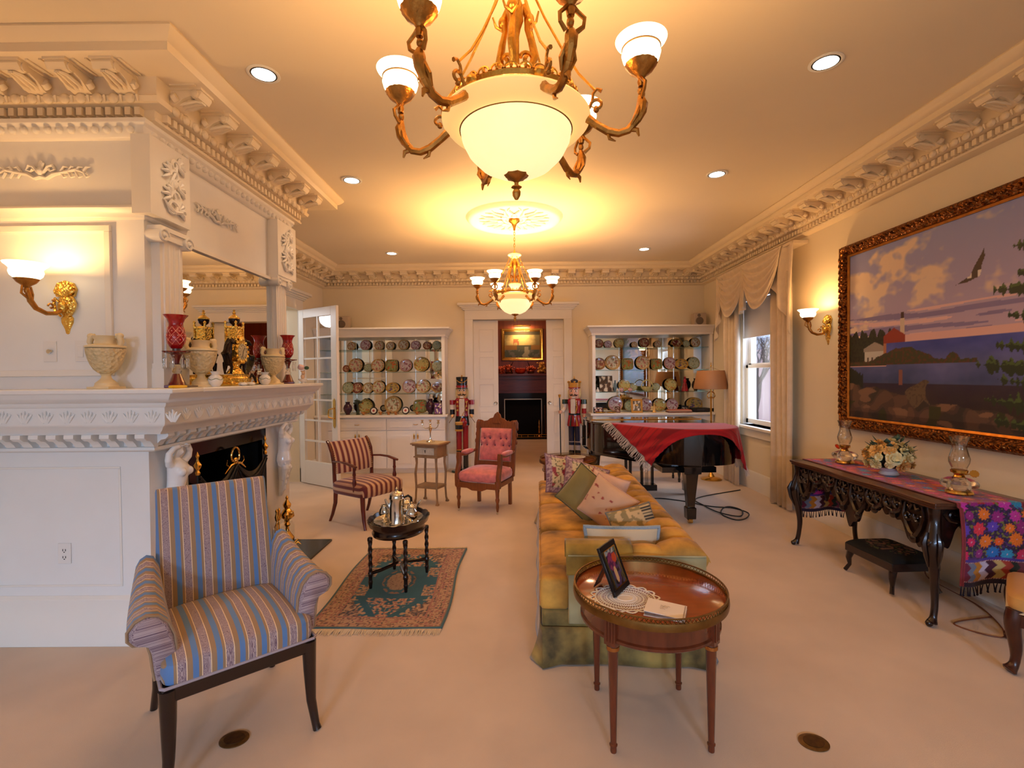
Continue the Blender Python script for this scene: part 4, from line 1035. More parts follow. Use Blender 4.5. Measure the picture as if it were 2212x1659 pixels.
# ---- pink victorian armchair
PINK=mt('rose_damask',rgb(204,112,106),.6,nz=(16,.26),sheen=.6,bump=(26,.3,.006))
t=thing('victorian_armchair','carved walnut armchair with tufted rose pink damask','chair',(-.325,5.575,0),radians(-21.5))
for sx in (-1,1):
    g=G(); g.lathe([(.0,.03),(.01,.03),(.013,.045),(.018,.08),(.014,.12),(.02,.14),(.024,.16),(.018,.18),(.022,.24),(.026,.27),(.02,.285),(.028,.29),(.028,.36)],c=(sx*.235,-.225,0),n=16)
    l=obj('leg',g,WALNUT,t); g=G(); g.tube([(sx*.235-.006,-.225,.016),(sx*.235+.006,-.225,.016)],.016,12); obj('caster',g,SILVER,l)
    g=G(); g.prism([(.21,0),(.25,0),(.245,.36),(.20,.36)],.035,'yz',(sx*.20-.0175,0,0)); obj('leg',g,WALNUT,t,bev=.003)
    # back post, leaning
    g=G(); g.prism([(.20,.33),(.24,.33),(.34,.96),(.305,.97)],.045,'yz',(sx*.235-.0225,0,0))
    for k in range(3): g.sph((sx*(.262),.285+.02*k,.72+.08*k),(.014,.014,.03),8,6)
    obj('back_post',g,WALNUT,t,bev=.004)
    # arm: upright with notches and padded rest
    g=G(); g.prism([(-.245,.28),(-.205,.28),(-.20,.42),(-.17,.50),(-.15,.55),(-.155,.64),(-.20,.655),(-.21,.60),(-.2,.54),(-.235,.46),(-.25,.40)],.045,'yz',(sx*.25-.0225,0,0)); g.tube([(sx*.25,-.17,.62),(sx*.25,0,.60),(sx*.245,.24,.62)],.017,8)
    obj('arm_support',g,WALNUT,t,bev=.004)
    g=G(); sq(g,(sx*.25,.03,.632),(.03,.12,.024),.6,.4,20,10); obj('arm_pad',g,PINK,t)
g=G(); g.prism([(-.26,.33),(-.26,.27),(-.12,.27),(-.06,.245),(.06,.245),(.12,.27),(.26,.27),(.26,.33)],.03,'xz',(0,-.25,0)); g.box(-.24,.24,.2,.23,.28,.33).box(-.25,-.22,-.23,.22,.28,.33).box(.22,.25,-.23,.22,.28,.33); obj('seat_rail',g,WALNUT,t,bev=.003)
g=G(); sq(g,(0,-.01,.385),(.255,.245,.065),.5,.28,40,12,lambda x,y,z:(x,y,z+(.03*(1-(x/.26)**2)*(1-(y/.26)**2) if z>0 else 0))); obj('seat',g,PINK,t)
M0=Matrix.Translation((0,.235,.48))@Matrix.Rotation(radians(-9.5),4,'X')
g=G(); g.m=M0
crest=[(-.27,.40),(-.27,.47),(-.25,.505),(-.2,.50),(-.17,.485),(-.12,.495),(-.09,.52),(-.05,.53),(-.035,.57),(0,.60),(.035,.57),(.05,.53),(.09,.52),(.12,.495),(.17,.485),(.2,.50),(.25,.505),(.27,.47),(.27,.40)]
g.prism(crest,.03,'xz',(0,0,0)); g.prism([(-.03,.50),(0,.585),(.03,.50),(.05,.46),(-.05,.46)],.014,'xz',(0,-.014,0)); g.sph((-.235,-.006,.475),(.022,.012,.022),10,6).sph((.235,-.006,.475),(.022,.012,.022),10,6); obj('crest_rail',g,WALNUT,t,bev=.003)
g=G(); g.m=M0; g.box(-.22,.22,0,.028,-.045,.015); obj('lower_rail',g,WALNUT,t,bev=.003)
g=G(); g.m=M0
but=[(-.14,.28),(-.07,.28),(.07,.28),(.14,.28),(-.18,.2),(-.105,.2),(0,.2),(.105,.2),(.18,.2)]
def tuft(u,v):
    x=-.2+.4*u; z=.02+.385*v; d=.05*(max(0,1-(2*u-1)**6))**.5*(max(0,1-(2*v-1)**6))**.5
    for bx,bz in but: d-=.034*math.exp(-((x-bx)**2+(z-bz)**2)/.0006)
    for bx,bz in but: 
        if abs(x-bx)<.012 and abs(z-bz-.025)<.03: d-=.010
    return (x,-d+.012,z)
g.grid(tuft,60,60); bk=obj('tufted_back',g,PINK,t,smooth=80,sol=.004)
g=G(); g.m=M0
for bx,bz in but: g.sph((bx,-.006,bz),(.009,.006,.009),8,6)
obj('button',g,mt('plum_button',rgb(110,50,66),.6),bk)
# ---- little painted side table
PT=mt('distressed_tan_paint',rgb(150,116,80),.6,nz=(9,.25)); PTT=mt('painted_cream_top',rgb(206,186,150),.5,nz=(9,.1))
t=thing('side_table','small distressed painted side table with one drawer and low shelf','side table',(-1.0,5.83,0),radians(-22))
g=G(); g.box(-.19,.19,-.15,.15,.70,.72); g.box(-.175,.175,-.135,.135,.685,.70); o=obj('tabletop',g,PT,t,bev=.006)
g=G(); g.box(-.165,.165,-.125,.125,.7205,.722); obj('top_inlay',g,PTT,o)
g=G(); g.box(-.15,.15,-.11,.12,.56,.685).box(-.16,.16,-.125,.13,.548,.562); obj('apron',g,PT,t,bev=.003)
g=G(); g.box(-.115,.115,-.118,-.108,.585,.665); dr=obj('drawer',g,mt('crackled_ivory',rgb(196,186,166),.5,nz=(30,.15)),t,bev=.002)
g=G(); g.sph((0,-.122,.632),(.009,.006,.009),10,6); g.box(-.003,.003,-.124,-.118,.605,.63); obj('keyhole',g,DK,dr)
for sx in (-1,1):
    for sy in (-1,1):
        g=G(); g.tube([(sx*.135,sy*.10,.55),(sx*.132,sy*.095,.48),(sx*.145,sy*.105,.36),(sx*.138,sy*.1,.2),(sx*.145,sy*.106,.06),(sx*.155,sy*.115,.012)],[.017,.013,.015,.012,.012,.016],8); g.box(sx*.155-.016,sx*.155+.016,sy*.115-.016,sy*.115+.016,0,.02); obj('leg',g,PT,t)
g=G(); g.box(-.15,.15,-.11,.11,.185,.215); obj('lower_shelf',g,PT,t,bev=.004)
t=thing('candelabra','three-cup silver candelabra on the small painted side table','candelabra',(-1.0,5.83,.7225),radians(-10))
g=G(); g.lathe([(.0001,0),(.05,0),(.052,.006),(.03,.018),(.012,.03),(.008,.05),(.008,.11),(.012,.13),(.022,.15),(.024,.17),(.012,.18),(.016,.19),(.01,.2),(.016,.215),(.01,.225),(.012,.25),(.02,.262),(.016,.264),(.0001,.262)],n=20); obj('stem',g,SILVER,t)
for s_ in (-1,1):
    g=G(); g.tube([(0,0,.18),(s_*.03,0,.165),(s_*.06,0,.16),(s_*.09,0,.18),(s_*.1,0,.215)],.005,8); g.lathe([(.0001,.215),(.012,.218),(.02,.228),(.012,.232),(.012,.25),(.02,.262),(.0001,.262)],c=(s_*.1,0,0),n=16); obj('branch',g,SILVER,t)

# ---- oval tray-top table and silver tea service
t=thing('oval_tray_table','small dark oval table with scalloped rim and twisted legs on the rug','table',(-.845,3.555,.017),radians(-14))
g=G(); g.lathe([(.0001,.43),(.185,.43),(.195,.437),(.0001,.437)],n=60,sy=1.22); obj('tabletop',g,MAHOD,t)
g=G(); ring=[]
for lv,(r,z) in enumerate([(.186,.43),(.20,.43),(.212,.462),(.204,.462)]):
    ring.append([(r*cos(2*pi*j/144),r*1.22*sin(2*pi*j/144),z+(.008*abs(sin(j*pi/9)) if lv>1 else 0)) for j in range(144)])
g.loft(ring+[ring[0]],True,False); obj('scalloped_rim',g,MAHOD,t)
g=G(); g.lathe([(.165,.36),(.178,.36),(.182,.375),(.176,.385),(.176,.415),(.184,.43),(.165,.43)],n=60,sy=1.22,cap=False); obj('apron',g,MAHOD,t)
LG=[(sx*.135,sy*.175) for sx in (-1,1) for sy in (-1,1)]
for x,y in LG:
    g=G()
    rings=[]
    for i in range(60):
        z=.36*i/59+.0; r=.013 if z<.03 else .0135
        if z<.05: r=.010+.006*(z/.05)
        tw=z*120; w=.18 if .12<z<.33 else 0
        if abs(z-.10)<.012 or abs(z-.345)<.014: r=.018
        rings.append([(x+r*(1+w*cos(2*(a)-tw))*cos(a),y+r*(1+w*cos(2*a-tw))*sin(a),z) for a in [2*pi*j/12 for j in range(12)]])
    g.loft(rings); obj('leg',g,MAHOD,t)
for sx in (-1,1):
    g=G(); g.tube([(sx*.135,-.175,.105),(sx*.09,-.12,.11),(sx*.035,-.05,.125),(sx*.02,0,.13),(sx*.035,.05,.125),(sx*.09,.12,.11),(sx*.135,.175,.105)],.010,8,1.3); obj('stretcher',g,MAHOD,t)
t=thing('serving_tray','oval polished silver tray lying on the dark oval table','tray',(-.845,3.545,.455),radians(-14))
g=G(); g.lathe([(.0001,.002),(.12,.002),(.145,.006),(.168,.017),(.166,.021),(.142,.009),(.118,.0045),(.0001,.0045)],n=80,sy=1.2,wob=lambda a,z:.012*abs(sin(10*a)) if z>.012 else 0); obj('tray_body',g,SILVER,t)
TZ=.4605
t=thing('coffee_pot','tall cylindrical silver coffee pot with black handle on the tray','coffee pot',(-.84,3.47,TZ),radians(200)); t.scale=(1.15,1.15,1.15)
g=G(); g.lathe([(.0001,0),(.047,0),(.049,.004),(.046,.01),(.046,.15),(.048,.156),(.045,.162),(.044,.17),(.0001,.17)],n=40); g.tube([(.044,0,.10),(.06,0,.13),(.068,0,.155)],[.012,.008,.006],8); obj('body',g,SILVER,t)
g=G(); g.lathe([(.044,.17),(.042,.18),(.03,.193),(.012,.198),(.006,.203),(.009,.212),(.005,.22),(.0001,.226)],n=32); obj('lid',g,SILVER,t)
g=G(); g.tube([(-.044,0,.155),(-.07,0,.165),(-.088,0,.15),(-.09,0,.11),(-.078,0,.075),(-.046,0,.055)],[.007,.008,.008,.008,.007,.006],8); obj('handle',g,mt('black_satin',(0,0,0)),t)
def pot(name,label,loc,rz,k,spout,cat,handle=True,lid=True):
    t=thing(name,label,cat,loc,rz)
    g=G(); g.lathe([(.0001,0),(.028*k,0),(.03*k,.004),(.018*k,.012),(.02*k,.02),(.045*k,.04),(.055*k,.065),(.05*k,.09),(.034*k,.108),(.032*k,.114),(.036*k,.12),(.033*k,.122),(.0001,.122)],n=32,wob=lambda a,z:.035*cos(8*a) if .02<z<.1 else 0)
    if spout: g.tube([(.045*k,0,.05),(.075*k,0,.065),(.09*k,0,.10),(.112*k,0,.13)],[.014*k,.010*k,.008*k,.006*k],8)
    else: g.tube([(.034*k,0,.115),(.05*k,0,.125)],[.012*k,.004*k],8,.5)
    obj('body',g,SILVER,t)
    if lid:
        g=G(); g.lathe([(.033*k,.12),(.028*k,.13),(.012*k,.137),(.005*k,.141),(.009*k,.15),(.0001,.158)],n=24); obj('lid',g,SILVER,t)
    if handle:
        g=G(); g.tube([(-.04*k,0,.10),(-.075*k,0,.112),(-.085*k,0,.085),(-.07*k,0,.055),(-.05*k,0,.05)],.0055,8); obj('handle',g,SILVER,t)
    return t
pot('teapot','round silver teapot with long curved spout behind the coffee pot',(-.80,3.58,TZ),radians(15),1.0,True,'teapot')
pot('creamer','small silver cream jug beside the coffee pot handle',(-.938,3.505,TZ),radians(200),.68,False,'jug',True,False)
pot('sugar_bowl','footed silver sugar bowl with knobbed lid on the tray',(-.733,3.458,TZ),0,.78,False,'sugar bowl',True,True)
# ================================================================ RUG
def N3(x,y,z): return noise.noise(Vector((x,y,z)))
def rugcol(u,v):
    X=abs(u-.5)*.82; Y=abs(v-.5)*1.34   # metres from the centre lines
    ex=.41-X; ey=.67-Y; e=min(ex,ey); n=N3(X*38,Y*38,2); m=N3(u*60,v*90,5); k=N3(u*9,v*14,8)
    tan=rgb(176,138,98); brn=rgb(138,98,68); teal=rgb(30,82,92); dk=rgb(60,54,48); rose=rgb(154,98,78)
    if e<.012: return rgb(62,92,92)
    if e<.13:
        if .125<e or e<.02 : return brn
        if abs(e-.045)<.003 or abs(e-.10)<.003: return rose
        return (dk if m>.32 else rose if n>.22 else brn if n<-.25 else tan)
    if e<.14: return rose
    # field
    X2,Y2=X/.27,Y/.53
    med=(X/.085)**2+(Y/.15)**2
    if med<1+.25*n: return tan if m<.25 else brn
    if abs(med-1.7)<.25 and n>0: return brn
    cor=(1-X2)+(1-Y2)*1.25
    if cor<.62+.25*n: return tan if n>.05 else (brn if m>0 else dk)
    if Y2>.52 and X2<.62*(1.1-Y2)*1.9 and n>-.05: return rgb(196,150,104) if m>0 else rose
    if X2>.72 and abs(Y2-.3)<.16 and n>-.15: return tan if m>-.1 else brn
    return tuple(c*(1+.25*k) for c in teal)
RUG=mt('rug_pile',(1,1,1),.95,attr=True,bump=(500,.4,.003),sheen=.2)
rg=thing('rug','small oriental rug with teal field and tan border under the oval table','rug',(-.842,3.545,0),radians(-.6))
g=G(); g.grid(lambda u,v:(-.41+.82*u+.012*sin(v*7),-.67+1.34*v+.006*sin(u*8),.010+.001*sin(u*20)),164,268,rugcol); obj('pile',g,RUG,rg,sol=.012)
for s_ in (-1,1):
    g=G()
    for k in range(130):
        x=-.405+.81*k/129; w=random.uniform(-.012,.012); L=random.uniform(.045,.07)
        g.tube([(x+.012*(0 if s_<0 else sin(7)),s_*.668,.008),(x+w*.5,s_*(.668+L*.5),.007),(x+w,s_*(.668+L),.003)],[.005,.004,.002],4)
    obj('fringe',g,mt('rug_fringe',rgb(214,190,154),.95),rg,kind='stuff')

# ================================================================ PIANO
pn=thing('grand_piano','black baby grand piano with closed lid before the right china cabinet','piano',(0,0,0))
out=[(.88,6.30),(.88,5.92),(.90,5.76),(.96,5.60),(1.06,5.45),(1.17,5.30),(1.28,5.14),(1.38,4.99),(1.48,4.88),(1.60,4.80),(1.74,4.76),(1.90,4.75),(2.04,4.77),(2.16,4.83),(2.24,4.92),(2.28,5.05),(2.28,6.30)]
def smooth_poly(P,k=2):
    for _ in range(k):
        Q=[]
        for i in range(len(P)):
            a,b=P[i],P[(i+1)%len(P)]; L=sqrt((a[0]-b[0])**2+(a[1]-b[1])**2)
            if L>.5: Q+= [a,b] if (not Q or Q[-1]!=a) else [b]; continue
            Q.append((a[0]*.75+b[0]*.25,a[1]*.75+b[1]*.25)); Q.append((a[0]*.25+b[0]*.75,a[1]*.25+b[1]*.75))
        P=Q
    return P
outs=smooth_poly(out)
def inset(P,d):
    c=(1.6,5.6); R=[]
    n=len(P)
    for i in range(n):
        a,b=P[i-1],P[(i+1)%n]; dx,dy=b[0]-a[0],b[1]-a[1]; L=sqrt(dx*dx+dy*dy) or 1
        R.append((P[i][0]-dy/L*d,P[i][1]+dx/L*d))
    return R
g=G(); g.prism(inset(outs,.015),.33,'xy',(0,0,.605)); obj('case',g,BLACK,pn,smooth=50,bev=.004)
g=G(); g.prism(outs,.022,'xy',(0,0,.938)); obj('lid',g,BLACK,pn,smooth=50,bev=.006)
g=G(); g.prism([(.92,5.9),(1.3,5.35),(1.65,5.1),(2.1,5.1),(2.2,5.3),(2.24,6.3),(.92,6.3)],.05,'xy',(0,0,.555)); g.box(1.5,2.05,4.98,5.3,.50,.555); obj('bracing',g,BLACK,pn)
g=G(); g.box(.87,2.29,6.28,6.52,.60,.70).box(.87,.95,6.28,6.52,.70,.86).box(2.21,2.29,6.28,6.52,.70,.86); obj('keybed',g,BLACK,pn,bev=.005)
g=G(); g.box(.95,2.21,6.34,6.49,.70,.725)
for k in range(51): g.box(.952+k*.0246,.9535+k*.0246,6.34,6.491,.7245,.7255)
obj('white_keys',g,mt('ivory_keys',rgb(236,230,214),.3),pn)
g=G(); g.tube([(.93,5.905,.962),(2.25,5.905,.962)],.006,8); obj('hinge',g,BRASS,pn)
for x,y in ((1.765,4.93),(2.15,6.12),(1.0,6.12)):
    g=G(); g.loft([[(x+sx*w,y+sy*w,z) for sx,sy in ((-1,-1),(1,-1),(1,1),(-1,1))] for w,z in ((.045,.05),(.048,.16),(.036,.17),(.04,.25),(.062,.50),(.085,.51),(.085,.58),(.13,.60))]); lg=obj('leg',g,BLACK,pn,bev=.003)
    g=G(); g.tube([(x-.02,y,.025),(x+.02,y,.025)],.025,14); g.box(x-.02,x+.02,y-.02,y+.02,.03,.06); obj('caster',g,BRASS,lg)
g=G(); g.box(1.55,1.72,6.02,6.12,.45,.56)
for x in (1.57,1.70): g.box(x-.016,x+.016,6.04,6.08,.14,.47)
g.tube([(1.625,6.06,.12),(1.625,6.06,.46)],.004,6).tube([(1.645,6.06,.12),(1.645,6.06,.46)],.004,6).box(1.53,1.74,5.98,6.14,.08,.15)
ly=obj('pedal_lyre',g,BLACK,pn,bev=.003)
for k in range(3): g=G(); g.tube([(1.58+k*.055,6.14,.07),(1.58+k*.055,6.24,.06)],.010,8,.5); obj('pedal',g,BRASS,ly)
# shawl draped over the tail
from mathutils.geometry import intersect_point_line
def near_out(x,y,P):
    best=None; n=len(P); inside=False
    for i in range(n):
        (x0,y0),(x1,y1)=P[i],P[(i+1)%n]
        if (y0>y)!=(y1>y) and x<(x1-x0)*(y-y0)/(y1-y0)+x0: inside=not inside
        dx,dy=x1-x0,y1-y0; L=dx*dx+dy*dy or 1e-9; t=max(0,min(1,((x-x0)*dx+(y-y0)*dy)/L)); px,py=x0+dx*t,y0+dy*t; d=sqrt((x-px)**2+(y-py)**2)
        if best is None or d<best[0]: best=(d,px,py)
    return inside,best
def drape(x,y,P,ztop,off=.012,flare=.05,rip=0):
    ins,(d,px,py)=near_out(x,y,P)
    if ins: return (x,y,ztop+.004)
    ux,uy=((x-px)/d,(y-py)/d) if d>1e-6 else (0,0)
    o=min(d,off)+flare*max(0,d-off); zz=ztop+.004-max(0,d-off*.6)
    if rip: o+=rip*max(0,d-off)*(1+sin((x*1.3+y*2.1)*22))
    return (px+ux*o,py+uy*o,zz)
SH=[(1.075,5.50),(1.115,4.70),(2.60,4.69),(2.66,5.30)]
def shp(u,v):
    a=(SH[0][0]*(1-v)+SH[1][0]*v,SH[0][1]*(1-v)+SH[1][1]*v); b=(SH[3][0]*(1-v)+SH[2][0]*v,SH[3][1]*(1-v)+SH[2][1]*v)
    return a[0]*(1-u)+b[0]*u,a[1]*(1-u)+b[1]*u+.10*sin(u*pi)*(1-v)*0
def shawlcol(u,v):
    k=N3(u*1.5,v*34,1); return rgb(122,6,16) if k>.25 else rgb(176,14,24) if k<-.3 else rgb(160,8,20)
sw=thing('shawl','red fringed shawl draped over the tail of the black piano','shawl',(0,0,0))
g=G(); g.grid(lambda u,v:drape(*shp(u,v),outs,.96,.015,.10,.04),120,70,shawlcol); obj('cloth',g,mt('red_wool',(1,1,1),.85,attr=True,sheen=.3,bump=(400,.3,.003)),sw,sol=.004,smooth=80)
g=G()
for e in (0,1):
    for k in range(76):
        v=k/75; p=drape(*shp(e,v),outs,.96,.015,.10,.04); q=drape(*shp(e+(-.03 if e==0 else .03),v+random.uniform(-.012,.012)),outs,.96,.015,.10,.04); r=drape(*shp(e+(-.062 if e==0 else .055),v+random.uniform(-.02,.02)),outs,.96,.015,.10,.04)
        nx=-.012 if e==0 else .012
        g.tube([p,(q[0]+nx,q[1]-.006,q[2]-.005),(r[0]+nx,r[1]-.01,r[2]-.005)],[.003,.0028,.002],4)
obj('fringe',g,mt('pale_fringe',rgb(206,190,176),.9),sw,kind='stuff')
t=thing('piano_bench','black piano bench in the shadow behind the piano','bench',(1.95,6.95,0))
g=G(); g.box(-.38,.38,-.17,.17,.40,.46); obj('apron',g,BLACK,t,bev=.004)
g=G(); sq(g,(0,0,.475),(.38,.17,.025),.5,.15,40,10); obj('seat_pad',g,mt('black_leather',rgb(20,18,18),.4),t)
for sx in (-1,1):
    for sy in (-1,1): g=G(); g.lathe([(.0,0),(.014,0),(.018,.04),(.012,.06),(.022,.12),(.024,.38),(.03,.40)],c=(sx*.34,sy*.13,0),n=14); obj('leg',g,BLACK,t)
g=G(); pts=[(1.55,5.85,.008),(1.75,5.9,.008),(2.0,5.75,.008),(2.12,5.60,.008),(2.25,5.5,.008),(2.42,5.45,.008),(2.5,5.25,.008),(2.38,5.05,.008),(2.25,5.0,.01),(2.2,5.2,.008),(2.3,5.42,.012),(2.42,5.5,.008),(2.48,5.35,.008),(2.35,5.12,.01),(2.2,5.25,.012),(2.15,5.55,.008),(2.2,5.9,.008),(2.9,6.3,.008)]
def crom(P,k=8):
    R=[]
    for i in range(len(P)-1):
        p0,p1,p2,p3=[Vector(P[max(0,min(len(P)-1,i+d))]) for d in (-1,0,1,2)]
        for j in range(k):
            s_=j/k; R.append(tuple(.5*((2*p1)+(-p0+p2)*s_+(2*p0-5*p1+4*p2-p3)*s_*s_+(-p0+3*p1-3*p2+p3)*s_**3)))
    R.append(tuple(P[-1])); return R
g.tube(crom(pts),.006,6); obj('power_cable',g,mt('black_rubber',rgb(14,12,12),.5),label='black cable looped on the carpet beside the piano leg',cat='cable')

# ================================================================ FLOOR LAMP behind the piano
t=thing('floor_lamp','brass floor lamp with pleated tan shade between piano and far curtain','floor lamp',(2.80,6.98,0))
g=G(); g.lathe([(.0001,0),(.14,0),(.145,.012),(.12,.03),(.05,.045),(.03,.08),(.016,.10),(.0001,.10)],n=32); obj('base',g,BRASS,t)
g=G(); g.lathe([(.012,.1),(.012,1.15),(.02,1.17),(.012,1.19),(.012,1.30),(.018,1.32),(.01,1.34),(.006,1.6)],n=16)
for k in range(4):
    a=k*pi/2+.4; g.tube([(0,0,1.17),(cos(a)*.05,sin(a)*.05,1.16),(cos(a)*.075,sin(a)*.075,1.19),(cos(a)*.06,sin(a)*.06,1.23),(0,0,1.26)],.006,6)
obj('pole',g,BRASS,t)
g=G(); g.lathe([(.23,1.29),(.235,1.30),(.185,1.545),(.182,1.55),(.18,1.545),(.228,1.30)],n=120,cap=False,wob=lambda a,z:.008*cos(60*a)); obj('lamp_shade',g,mt('tan_shade_silk',rgb(180,128,84),.85,nz=(3,.05)),t)
g=G(); g.lathe([(.0001,1.6),(.01,1.605),(.012,1.62),(.004,1.635),(.008,1.65),(.0001,1.67)],n=12); g.tube([(-.18,0,1.53),(0,0,1.6),(.18,0,1.53)],.002,5); obj('finial',g,BRASS,t)

# ================================================================ CURTAINS
CURT=mt('cream_damask',rgb(226,204,172),.7,nz=(14,.06),sheen=.35,bump=(45,.2,.004))
def panel(name,label,y0,y1,n):
    t=thing(name,label,'curtain',(0,0,0),0,'window curtains')
    g=G(); N=n*12
    rings=[]
    for i in range(N+1):
        u=i/N; y=y0+(y1-y0)*u; 
        rings.append([(XR-.115-.035*sin(u*n*2*pi)-.01*sin(u*31),y+.008*sin(z*3+u*9),z+(.006*sin(u*25) if z<.1 else 0)) for z in (.02,.5,1.0,1.5,2.0,2.6)])
    vs=[p for r in rings for p in r]; g.add(vs,[(i*6+j,(i+1)*6+j,(i+1)*6+j+1,i*6+j+1) for i in range(N) for j in range(5)])
    obj('curtain_cloth',g,CURT,t,sol=.006,smooth=80); return t
panel('curtain_panel','cream damask curtain on the side of the window nearer the lake painting',5.27,5.72,4)
panel('curtain_panel','cream damask curtain on the far side of the window beside the floor lamp',6.52,6.98,4)
v=thing('valance','swagged cream valance with two scoops and side cascades over the window','valance',(0,0,0))
def swag(ya,yb,zt,zd,xo,nf=6):
    g=G(); yc=(ya+yb)/2; h=(yb-ya)/2
    def f(u,w):
        # u across, w down
        y=yc+h*(2*u-1)*(1-.10*w); s_=1-(2*u-1)**2; z=zt-(.10+(zd-.10)*s_**.8)*w-.02*w
        fold=.022*sin(w*nf*2*pi)*(s_**.5)*(1-w*.3); return (xo-.03-.05*s_*w-fold-.02,y,z+fold*.3)
    g.grid(f,40,70); return g
for (a,b,k) in ((6.18,7.08,0),(5.36,6.30,1)):
    obj('swag',swag(a,b,2.885,.60,XR-.12-.02*k),CURT,v,sol=.006,smooth=80)
def cascade(y0,y1,zs,sgn):
    g=G()
    def f(u,w):
        y=y0+(y1-y0)*u; L=zs[0]+(zs[1]-zs[0])*u; z=2.885-L*w
        return (XR-.16-.03*sin(u*4*pi+.6)*(0.4+.6*w)-.02*w,y+.02*sin(w*3)*sgn,z)
    g.grid(f,36,30); return g
obj('cascade',cascade(5.16,5.56,(.98,.42),1),CURT,v,sol=.006,smooth=80)
obj('cascade',cascade(6.20,6.34,(.55,.62),1),CURT,v,sol=.006,smooth=80)
obj('cascade',cascade(6.92,7.12,(.5,.92),-1),CURT,v,sol=.006,smooth=80)
g=G(); g.box(XR-.17,XR-.002,5.17,7.11,2.865,2.895); obj('valance_board',g,CURT,v)

# ================================================================ LAKE PAINTING
PY0,PY1,PZ0,PZ1=2.12,4.49,1.10,2.555
def poly_in(P,x,y):
    ins=False
    for i in range(len(P)):
        (x0,y0),(x1,y1)=P[i],P[(i+1)%len(P)]
        if (y0>y)!=(y1>y) and x<(x1-x0)*(y-y0)/(y1-y0)+x0: ins=not ins
    return ins
BIRD=[(3.42,2.10),(3.36,2.125),(3.31,2.145),(3.29,2.19),(3.235,2.27),(3.215,2.31),(3.21,2.25),(3.235,2.19),(3.235,2.155),(3.245,2.13),(3.275,2.12),(3.33,2.105)]
CAT=[(3.69,1.44),(3.655,1.445),(3.63,1.425),(3.655,1.405),(3.665,1.38),(3.66,1.31),(3.62,1.25),(3.68,1.29),(3.73,1.24),(3.77,1.22),(3.80,1.25),(3.84,1.30),(3.86,1.345),(3.82,1.38),(3.74,1.41)]
def paintcol(u,v):
    Y=PY1-(PY1-PY0)*u; Z=PZ0+(PZ1-PZ0)*v
    n=N3(Y*3,Z*6,.5)+.5*N3(Y*8,Z*14,3)+.25*N3(Y*20,Z*30,5); m=N3(Y*45,Z*45,1); q=N3(Y*9,Z*9,11)
    hz=1.74
    # spruce boughs on the right
    if Y<3.3:
        for zc,yt in ((2.50,2.96),(2.36,2.9),(2.22,3.04),(2.05,3.0),(1.97,3.15),(1.80,3.06),(1.62,3.14),(1.50,3.27),(1.40,3.12),(1.27,3.22),(1.14,3.16)):
            t_=(Y-2.3)/(yt-2.3)
            if 0<t_<1 or Y<2.3:
                t_=max(0,t_); cz=zc+.05*t_-.05*(1-t_); th=.012+.085*(1-t_)+.022*N3(Y*42,zc*9,3)*(1+t_)
                if abs(Z-cz-.4*th*m)<th*(.75+.5*abs(sin(Y*75))): return rgb(70,92,46) if Z>cz+.3*th and m>-.1 else rgb(34,48,28)
        if abs(Y-2.62)<.03: return rgb(60,44,32)
    if poly_in(BIRD,Y,Z):
        if (Y<3.26 and Z<2.17) or (Y>3.30 and Y<3.33 and Z>2.13): return rgb(226,216,206)
        return rgb(62,42,40)
    # foreground rocks with the big cat
    rk=1.30+.13*(Y-3.7)*(1 if Y>3.7 else .95)+.05*N3(Y*4,1,2)+.02*N3(Y*14,3,2)
    if poly_in(CAT,Y,Z): return rgb(96,78,60) if m>-.2 else rgb(80,64,52)
    if Z<rk:
        c=rgb(92,68,56) if q>.05 else rgb(70,54,48) if q>-.2 else rgb(50,44,40)
        if N3(Y*5,Z*16,4)>.25: c=rgb(120,90,70)
        if N3(Y*6,Z*6,9)>.3 and Z<1.25: c=rgb(46,52,26)
        if Z<1.16: c=tuple(x*.6 for x in c)
        return c
    if Y>4.32 and Z<1.48+.10*(Y-4.32)/.1*.4+.03*m and Z>1.2: return rgb(30,36,26)
    if Z<hz:
        # far headland
        hl=1.575
        top=hl
        if Y>3.26: top=hl+.02+.10*max(0,min(1,(Y-3.55)/.25))*max(0,1-max(0,(Y-3.95))/.3)+.02*N3(Y*18,0,1)
        if abs(Y-3.44)<.06: top=max(top,1.64-(Y-3.44)**2*14)
        if Y>3.25 and hl-.012<Z<top: return rgb(84,50,34) if m>.1 else rgb(58,58,32)
        if Y>4.05 and 1.55<Z<1.76: pass
        else:
            d=(hz-Z)/(hz-1.3)
            c=(64+20*n+80*max(0,.3-abs(d-.38)),74+16*n+66*max(0,.3-abs(d-.38)),158-80*d*d+20*n) if d<.75 else (46+8*n,36+8*n,58-30*(d-.75)*2)
            if abs(Y-3.9)<.02 and 1.40<Z<1.52: return rgb(128,80,72)
            return rgb(*[max(12,min(255,x)) for x in c])
    # buildings
    if 3.86<Y<4.08 and 1.62<Z<1.86-.55*abs(Y-3.97): return rgb(140,48,34) if Z>1.74 else rgb(172,112,82)
    if 3.865<Y<3.905 and 1.62<Z<1.93: return rgb(206,186,164)
    if 3.87<Y<3.90 and 1.93<=Z<1.975: return rgb(60,30,30)
    if 4.08<Y<4.30 and 1.58<Z<1.68: return rgb(190,186,176) if not (int(Y*60)%3==0 and Z<1.63) else rgb(70,60,54)
    if 4.06<Y<4.31 and 1.68<=Z<1.76-.4*abs(Y-4.18): return rgb(150,140,130)
    if Y>3.98:
        tt=1.80+.07*abs(sin(Y*31))+.05*N3(Y*25,0,3)-.2*max(0,4.1-Y)
        if 1.56<Z<tt: return rgb(40,44,28) if m>-.1 else rgb(28,30,22)
    # sky
    s_=(Z-hz)/(PZ1-hz)
    base=[150+36*(1-s_)-8*s_,142+18*(1-s_)+6*s_,182+18*s_]
